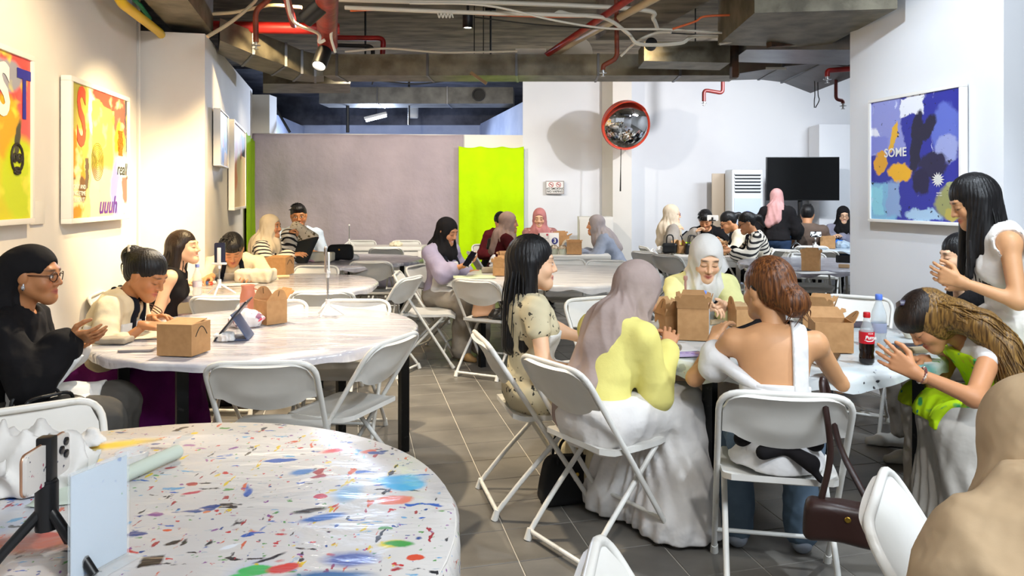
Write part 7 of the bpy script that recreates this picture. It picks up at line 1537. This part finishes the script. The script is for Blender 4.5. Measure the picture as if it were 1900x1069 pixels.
# ---- middle table
sheet('green_paper', 'pale green paper before the woman with the phone', 'paper', *plane(880, 514, TZ), .36, .25, 8, mat('light_green_paper', '#cdd6b0', .7), seed=8)
x, y = plane(906, 506, TZ); o = MB().box(-.06, .06, -.04, .04, 0, .05, .012).build('clay_block', M_clay, None, 40, (x, y, TZ)); tag(o, 'block of clay in front of the woman with the phone', 'clay')
ph7 = thing('phone', 'phone with a black and white case held by the smiling woman', 'phone', P(872, 481, 6.42), R_(-60)); q = RX(55) @ RY(25); MB().prism(rrect(.074, .15, .012), -.004, .005, q).build('casing', layered('bw_case', '#d8d4d2', [('n', '#2a2426', 30, .52, .03, (1, 1, 1), 5)], rough=.4), ph7, 40); MB().prism(rrect(.068, .144, .01), .005, .0056, q).build('screen', M_glassb, ph7, 40)
x, y = plane(915, 498, TZ); crumple('tissue', 'white tissue peeping up by the black-haired woman', 'tissue', x, y, .04, .04, .09, M_tissue, seed=22, amp=.01, fr=45, h=.008)
def card(label, px, py, d, w, h, m, yaw=0, tilt=8, z=None):
    t = thing('table_card', label, 'card', (W(px, d), d, z if z is not None else TZ), R_(yaw)); MB().box(-w / 2, w / 2, -.002, .002, 0, h, .0008, RX(-tilt)).build('card_face', m, t); MB().box(-w / 2, w / 2, -.002, .002, 0, h, .0008, TR(0, h * .28, 0) @ RX(tilt)).build('card_back', m, t); return t
M_card = mat('card_cream', '#ece4dc', .5)
t = card('tall cream table card with a flower corner beside the black tripod', 1010, 470, 8.85, .11, .26, M_card); text('SHARE YOUR', .016, M_ink, t, TR(0, -.004, .19) @ RX(82)); text('MOMENTS', .016, M_ink, t, TR(0, -.006, .165) @ RX(82)); MB().lathe([(.014, 0), (.014, .001), (.001, .001)], 10, TR(.035, .02, .235) @ RX(82)).build('flower_print', mat('flower_red', '#c0485a', .6), t)
t = card('white table card with a blue number 3', 1028, 455, 9.05, .12, .25, mat('card_white2', '#eeebe8', .5)); b_ = MB().lathe([(.04, 0), (.04, .001), (.001, .001)], 20, TR(.01, .015, .15) @ RX(82)).build('number_disc', mat('disc_navy', '#2a2a78', .5), t); text('3', .07, M_pale, t, TR(.01, .012, .15) @ RX(82), bold=.002)
t = card('small card standing by the cheek of the black-haired woman', 1016, 490, 6.9, .06, .15, M_card)
tripod('black tripod on the table with the number card', W(1000, 8.95), 8.95, TZ - .005, .24, M_blkp, 0, .1, .15)
for i_, (px, nm) in enumerate(((1028, 'left'), (1044, 'right'))):
    x, y = W(px, 8.95 - .04 * i_), 8.95 - .04 * i_; t = thing('plastic_cup', nm + ' of two clear dome-lid cups beside the closed kraft box', 'cup', (x, y, .746)); MB().lathe([(.002, 0), (.045, 0), (.055, .07), (.053, .07), (.04, .003), (.002, .003)], 20, cap=False).build('cup_body', mat('frosted_cup', '#d8dcc8', .2, alpha=.6), t); MB().lathe([(.056, .07), (.05, .09), (.03, .11), (.002, .115)], 20, cap=False).build('dome_lid', layered('lid_brown', '#b8a890', [('n', '#6a5a48', 30, .5, .06, (1, 1, 1), 4)], rough=.3), t)
t = thing('arched_pouch', 'white arched pouch with a grey window behind the kraft box', 'pouch', (W(1055, 9.2), 9.2, .745), R_(-25)); MB().prism([(.09 * math.cos(a), .17 * math.sin(a)) for a in [k * PI / 12 for k in range(13)]], -.05, .05, RX(90)).build('pouch_body', mat('pouch_cream', '#e0d2bc', .7), t, 40); MB().prism([(.065 * math.cos(a), .02 + .12 * math.sin(a)) for a in [k * PI / 12 for k in range(13)]], .05, .053, RX(90)).build('window', mat('pouch_grey', '#98a0ae', .5), t, 40)
t = thing('plastic_tray', 'shallow white plastic tub on the card table', 'tub', (W(968, 9.1), 9.1, .745)); mb = MB(); mb.box(-.2, .2, -.12, .12, 0, .01); mb.box(-.2, .2, -.12, -.11, .01, .09); mb.box(-.2, .2, .11, .12, .01, .09); mb.box(-.2, -.19, -.11, .11, .01, .09); mb.box(.19, .2, -.11, .11, .01, .09); mb.build('tub_body', mat('tub_grey', '#c4c2be', .5), t, None); mb = MB(); mb.tube([(-.2, -.12, .09), (.2, -.12, .09), (.2, .12, .09), (-.2, .12, .09)], .01, 6, closed=True); mb.build('rim', M_plw, t, 60)
handbag('shoulder_bag', 'black shoulder bag hung over the maroon sleeves chair', W(922, 8.75), 8.75, .82, -10, .25, .09, .13, M_lthr, straps=True, sh=.02)
handbag('pink_bag', 'blush pink satchel on the seat of the chair in the aisle', -.50, 6.12, .455, 10, .20, .11, .17, mat('blush_leather', '#c79a7a', .5), straps=False); crumple('baseball_hat', 'black cap beside the blush pink satchel', 'cap', -.36, 6.02, .10, .09, .055, M_lthr, z=.455, seed=24, amp=.006, fr=30, h=.008)
# ---- right-hand rectangular table
for i_, (px, d_, lb) in enumerate(((1243, 9.05, 'left'), (1284, 8.95, 'right'))): handbag('paper_handbag', 'black handbag with thin handles, %s of the two at the table corner' % lb, W(px, d_), d_, .745, -12 + 20 * i_, .17, .10, .13, M_lthr, straps=True, sh=.10, taper=1.1)
x, y = W(1303, 9.55), 9.55; crumple('wrapping_heap', 'heap of white wrapping on the rectangular table', 'wrapping', x, y, .13, .09, .05, M_tissue, z=.746, seed=27, amp=.012, fr=40, h=.01)
tripod('black phone tripod on the far rectangular table', W(1322, 9.75), 9.75, .745, .36, M_blkp, 150, .1, .15, phone='white phone on the black tripod of the rectangular table', pm=M_plw, land=True, lens=False)
crumple('paper_ball', 'cream paper lump left of the black handbag', 'paper', W(1226, 9.15), 9.15, .06, .05, .06, M_paper, z=.746, seed=28, amp=.008, fr=40, h=.009)
# ---- grey marbled table and television table
x, y = plane(1512, 497, TZ); t = thing('paper_cup', 'pink paper cup standing in the open kraft box', 'cup', (x, y + .06, TZ + .005)); MB().lathe([(.002, 0), (.028, 0), (.04, .16), (.038, .16), (.002, .15)], 20, cap=False).build('cup_body', mat('cup_pink', '#d8b4b4', .6), t); MB().tube([(0, 0, .15), (.005, 0, .23)], .005, 6).build('straw', M_plw, t)
sheet('napkin', 'white napkin under the open kraft box', 'napkin', *plane(1512, 506, TZ), .34, .2, 5, M_tissue, seed=11)
x, y = plane(1566, 497, TZ); t = thing('phone', 'black phone leaning on a wooden stand by the pillar', 'phone', (x, y, TZ), R_(-20)); MB().prism(rrect(.15, .075, .012), -.004, .005, TR(0, 0, .085) @ RX(80)).build('casing', M_phoneb, t, 40); MB().box(-.05, .05, -.03, .03, 0, .035, .008).build('stand', mat('light_wood', '#c9a57a', .6), t)
tripod('white tripod with a phone showing a picture on the television table', W(1513, 9.85), 9.85, .745, .14, M_plw, 0, .09, .12, phone='phone showing a black and white picture on the television table', pm=M_phoneb, land=True, lens=False, screen=layered('phone_picture', '#e6e8ea', [('n', '#1a1a1e', 22, .54, .03, (1, 1, 1), 4)], rough=.2))
tripod('empty white tripod left of the phone picture', W(1476, 10.0), 10.0, .745, .30, M_plw, 20, .11, .16)
x, y = W(1566, 10.0), 10.0; crumple('plastic_bag', 'clear bluish plastic bag on the television table', 'bag', x, y, .12, .08, .07, mat('bluish_plastic', '#b8cad8', .2, alpha=.75), z=.747, seed=31, amp=.012, fr=40, h=.01)
crumple('blue_cloth', 'bright blue cloth before the smiling woman by the pillar', 'cloth', W(1556, 10.5), 10.5, .12, .08, .06, cloth('bright_blue', '#2f6fc8'), z=.747, seed=33, amp=.01, fr=40, h=.01)
# ---- cola table
x, y = plane(1614, 677, TZ); t, lb = bottle('cola bottle with a red cap and red label', x, y + .03, '#c01c24', .1305, name='cola_bottle', lab=('#c8182a', .088, .138), s=.97, body=mat('cola_pet', '#dce4e8', .05, alpha=.34))
text('Puma', .021, M_pale, lb, TR(.003, -.0317, .112) @ RX(90), shear=.15, bold=.0006); MB().tube(catmull([(-.020, -.0245, .101), (-.008, -.0305, .097), (.010, -.0302, .098), (.022, -.023, .105)], 5), [.0012] * 3 + [.0022] * 10 + [.001] * 3, 5).build('ribbon_print', M_pale, lb, 60); text('ENAK', .008, M_pale, lb, TR(.003, -.0315, .128) @ RX(90))
x, y = plane(1636, 645, TZ); bottle('water bottle with a blue cap behind the cola bottle', x, y + .03, '#5a7fe0', lab=('#b9c4e6', .06, .1), s=1.1)
x, y = plane(1308, 622, TZ); bottle('water bottle with a blue cap behind the large open box', x, y + .03, '#6f8fe8', s=1.0)
def cat(label, px, py, sc, rot, sd):
    x, y = plane(px, py, TZ); t = thing('clay_cat', label, 'figurine', (x, y + .01, TZ), R_(rot)); k = sc
    f = U([rc((0, 0, .012 * k), (0, 0, .05 * k), .022 * k, .016 * k), el((0, -.004 * k, .07 * k), (.021 * k, .019 * k, .017 * k)), rc((-.012 * k, 0, .08 * k), (-.015 * k, 0, .096 * k), .007 * k, .002), rc((.012 * k, 0, .08 * k), (.015 * k, 0, .096 * k), .007 * k, .002), el((0, -.02 * k, .066 * k), (.008 * k, .006 * k, .006 * k)), rc((-.014 * k, -.012 * k, .035 * k), (-.012 * k, -.022 * k, .02 * k), .007 * k, .006 * k), rc((.014 * k, -.012 * k, .035 * k), (.012 * k, -.022 * k, .02 * k), .007 * k, .006 * k), rc((.012 * k, .018 * k, .006 * k), (.035 * k, .012 * k, .006 * k), .006 * k, .004 * k)], .008 * k)
    later('figure', [(AND(f, half((0, 0, .0005), (0, 0, -1))), (-.05 * k, -.05 * k, -.003), (.06 * k, .05 * k, .11 * k), .0028, None)], M_clay, t); return t
cat('grey clay cat figurine with round ears on the cola table', 1186, 641, 1.15, 20, 1); cat('slender grey clay cat figurine beside the round-eared one', 1214, 641, 1.25, -25, 2)
x, y = plane(1232, 648, TZ); crumple('clay_tail', 'curled scrap of grey clay by the cat figurines', 'clay', x, y, .022, .012, .008, M_clay, seed=36, amp=.003, fr=90, h=.004)
phone_flat('lilac phone lying with its screen lit on the cola table', *plane(1271, 659, TZ), 6, mat('lilac_case', '#b9a8c8', .35), layered('lilac_screen', '#b8aee0', [('n', '#8a7cc8', 18, .52, .05, (1, 1, 1), 3)], rough=.15))
phone_flat('black phone lying under the big kraft box corner', *plane(1540, 664, TZ), 62, M_phoneb, M_glassb)
sheet('paper_sheet', 'white paper under the clay cats', 'paper', *plane(1228, 646, TZ), .3, .18, 12, M_paper, seed=14)
x, y = plane(1334, 668, TZ); t = thing('plastic_cup', 'frosted plastic cup by the shoulder of the bare-backed woman', 'cup', (x, y, TZ)); MB().lathe([(.002, 0), (.028, 0), (.034, .085), (.032, .085), (.025, .003), (.002, .003)], 22, cap=False).build('cup_body', mat('frosted_cup2', '#dde6e8', .25, alpha=.5), t); MB().lathe([(.032, .083), (.036, .084), (.036, .088), (.032, .089)], 22, cap=False).build('rim', M_plw, t)
x, y = plane(1258, 651, TZ); o = MB().tube([(.013 * math.cos(a), 0, .014 + .013 * math.sin(a)) for a in [k * PI / 8 for k in range(16)]], .006, 6, closed=True).build('clay_ring', M_clay, None, 60, (x, y, TZ)); tag(o, 'little grey ring standing by the lilac phone', 'ring')
x, y = plane(1492, 600, TZ); crumple('tissue', 'white tissue beside the auburn bun', 'tissue', x, y + .04, .07, .06, .05, M_tissue, seed=41, amp=.012, fr=45); sheet('plastic_sheet', 'crinkled clear sheet in the middle of the cola table', 'sheet', *plane(1480, 630, TZ), .34, .24, 20, mat('pale_sheet', '#dde8e8', .25), seed=17, curl=.02)
x, y = plane(1688, 627, TZ); t = thing('clay_bowl', 'tiny wavy-edged clay bowl right of the bottles', 'bowl', (x, y, TZ)); mb = MB(); mb.grid(lambda u, v: ((.02 + .018 * v + .002 * math.sin(6 * u * 2 * PI) * v) * math.cos(2 * PI * u), (.02 + .018 * v) * math.sin(2 * PI * u), .032 * v + .003 * v * math.sin(6 * u * 2 * PI)), 24, 5); o = mb.build('bowl_wall', mat('pale_clay', '#cfcaba', .7), t, 180); o.modifiers.new('t', 'SOLIDIFY').thickness = .006; MB().lathe([(.001, .001), (.022, .001), (.022, .006), (.001, .006)], 20).build('bowl_base', mat('pale_clay', '#cfcaba'), t)
a, b = Vector((*plane(1645, 660, TZ), TZ + .016)), Vector((*plane(1720, 655, TZ), TZ + .016)); o = MB().tube([(0, 0, 0), b - a], .016, 14).build('rolling_pin', mat('pale_wood', '#d0bd9c', .55), None, 50, a); tag(o, 'pale wooden rolling pin behind the pointing fingers', 'rolling pin')
a, b = Vector((*plane(1318, 603, TZ), TZ + .014)), Vector((*plane(1350, 600, TZ), TZ + .014)); o = MB().tube([(0, 0, 0), b - a], .014, 12).build('rolling_pin', mat('pale_wood', '#d0bd9c'), None, 50, a); tag(o, 'short wooden roller before the white hijab', 'rolling pin')
phone_flat('dark flat case right of the wavy bowl', *plane(1690, 642, TZ), 4, mat('case_grey', '#55535c', .4), mat('case_dark', '#2c2a30', .4), l=.2, w=.05)
x, y = plane(1596, 606, TZ); o = MB().box(-.05, .05, -.03, .03, 0, .025, .006).build('wallet', mat('plum_leather', '#4a4048', .5), None, 40, (x, y, TZ)); tag(o, 'small plum wallet near the pillar side of the cola table', 'wallet')
t = tripod('folded pink selfie stick leaning at the white hijab', *plane(1272, 606, TZ), TZ, .26, mat('pink_metal', '#c79a8a', .3, .4), 0, .05, .10)
crumple('clay_scraps', 'handful of clay scraps before the white hijab', 'clay', *plane(1340, 592, TZ), .06, .03, .015, M_clay, seed=44, amp=.008, fr=80)
# ---- bags on floor and chairs
t = handbag('floor_handbag', 'black handbag with tall loop handles on the floor under the yellow cardigan', *plane(1062, 930, 0), 0, 15, .34, .16, .22, M_blt, straps=True, sh=.10, taper=.75, seed=5)
t = handbag('brown_bag', 'dark brown leather bag hanging from the chair of the bare-backed woman', .98, 2.39, .33, -20, .27, .10, .13, mat('brown_leather', '#2e1a16', .4, bump=.12, bscale=50), straps=False, taper=.95, seed=6)
MB().tube(catmull([(-.08, 0, .12), (-.05, .03, .28), (-.075, .06, .485), (-.06, .10, .47), (-.02, .10, .28), (.06, .05, .13)], 6), .011, 6).build('strap', mat('brown_leather', '#2e1a16'), t, 60)
mb = MB(); t = thing('strap_bag', 'dark leather bag with looped straps on the paint-stained chair', 'bag', (1.02, 1.50, .45), R_(20)); later('bag_body', [(FOLD(bxf((0, 0, .08), (.15, .10, .08), None, .05), .006, 3, 25), (-.2, -.15, -.005), (.2, .15, .2), .01, None)], mat('brown_leather', '#2e1a16'), t)
for k in range(3): MB().tube(catmull([(-.12 + .03 * k, -.05, .08), (-.2 + .02 * k, -.08, .24), (-.08 + .03 * k, -.06, .30 - .02 * k), (.06, 0, .16), (.1, .02, .08)], 6), .008, 6).build('strap', mat('espresso_strap', '#2a211c', .45), t, 60)
t = handbag('leather_tote', 'large black leather handbag with gold clasp on the veiled woman chair', -1.93, 2.84, .46, 60, .36, .17, .20, M_lthr, straps=True, sh=.03, seed=9); MB().tube(catmull([(-.02, -.09, .17), (.0, -.10, .13), (.01, -.10, .10), (.0, -.10, .08)], 4), .004, 6).build('chain', M_gold, t, 60)
t = thing('straw_bag', 'woven straw bag edge in the lower right corner', 'bag', (.66, .80, .5)); later('bag_body', [(CUT(bxf((0, 0, .1), (.15, .08, .12), None, .05), bxf((0, 0, .2), (.13, .06, .14), None, .04)), (-.2, -.15, -.05), (.2, .15, .25), .01, None)], mat('straw', '#b58a5a', .8, col2='#96703f', nscale=40, stretch=(1, 1, 8)), t); MB().tube([(.15 * math.cos(a), .08 * math.sin(a), .215) for a in [k * PI / 10 for k in range(20)]], .008, 6, closed=True).build('rim', mat('straw', '#b58a5a'), t, 60)

run_jobs()
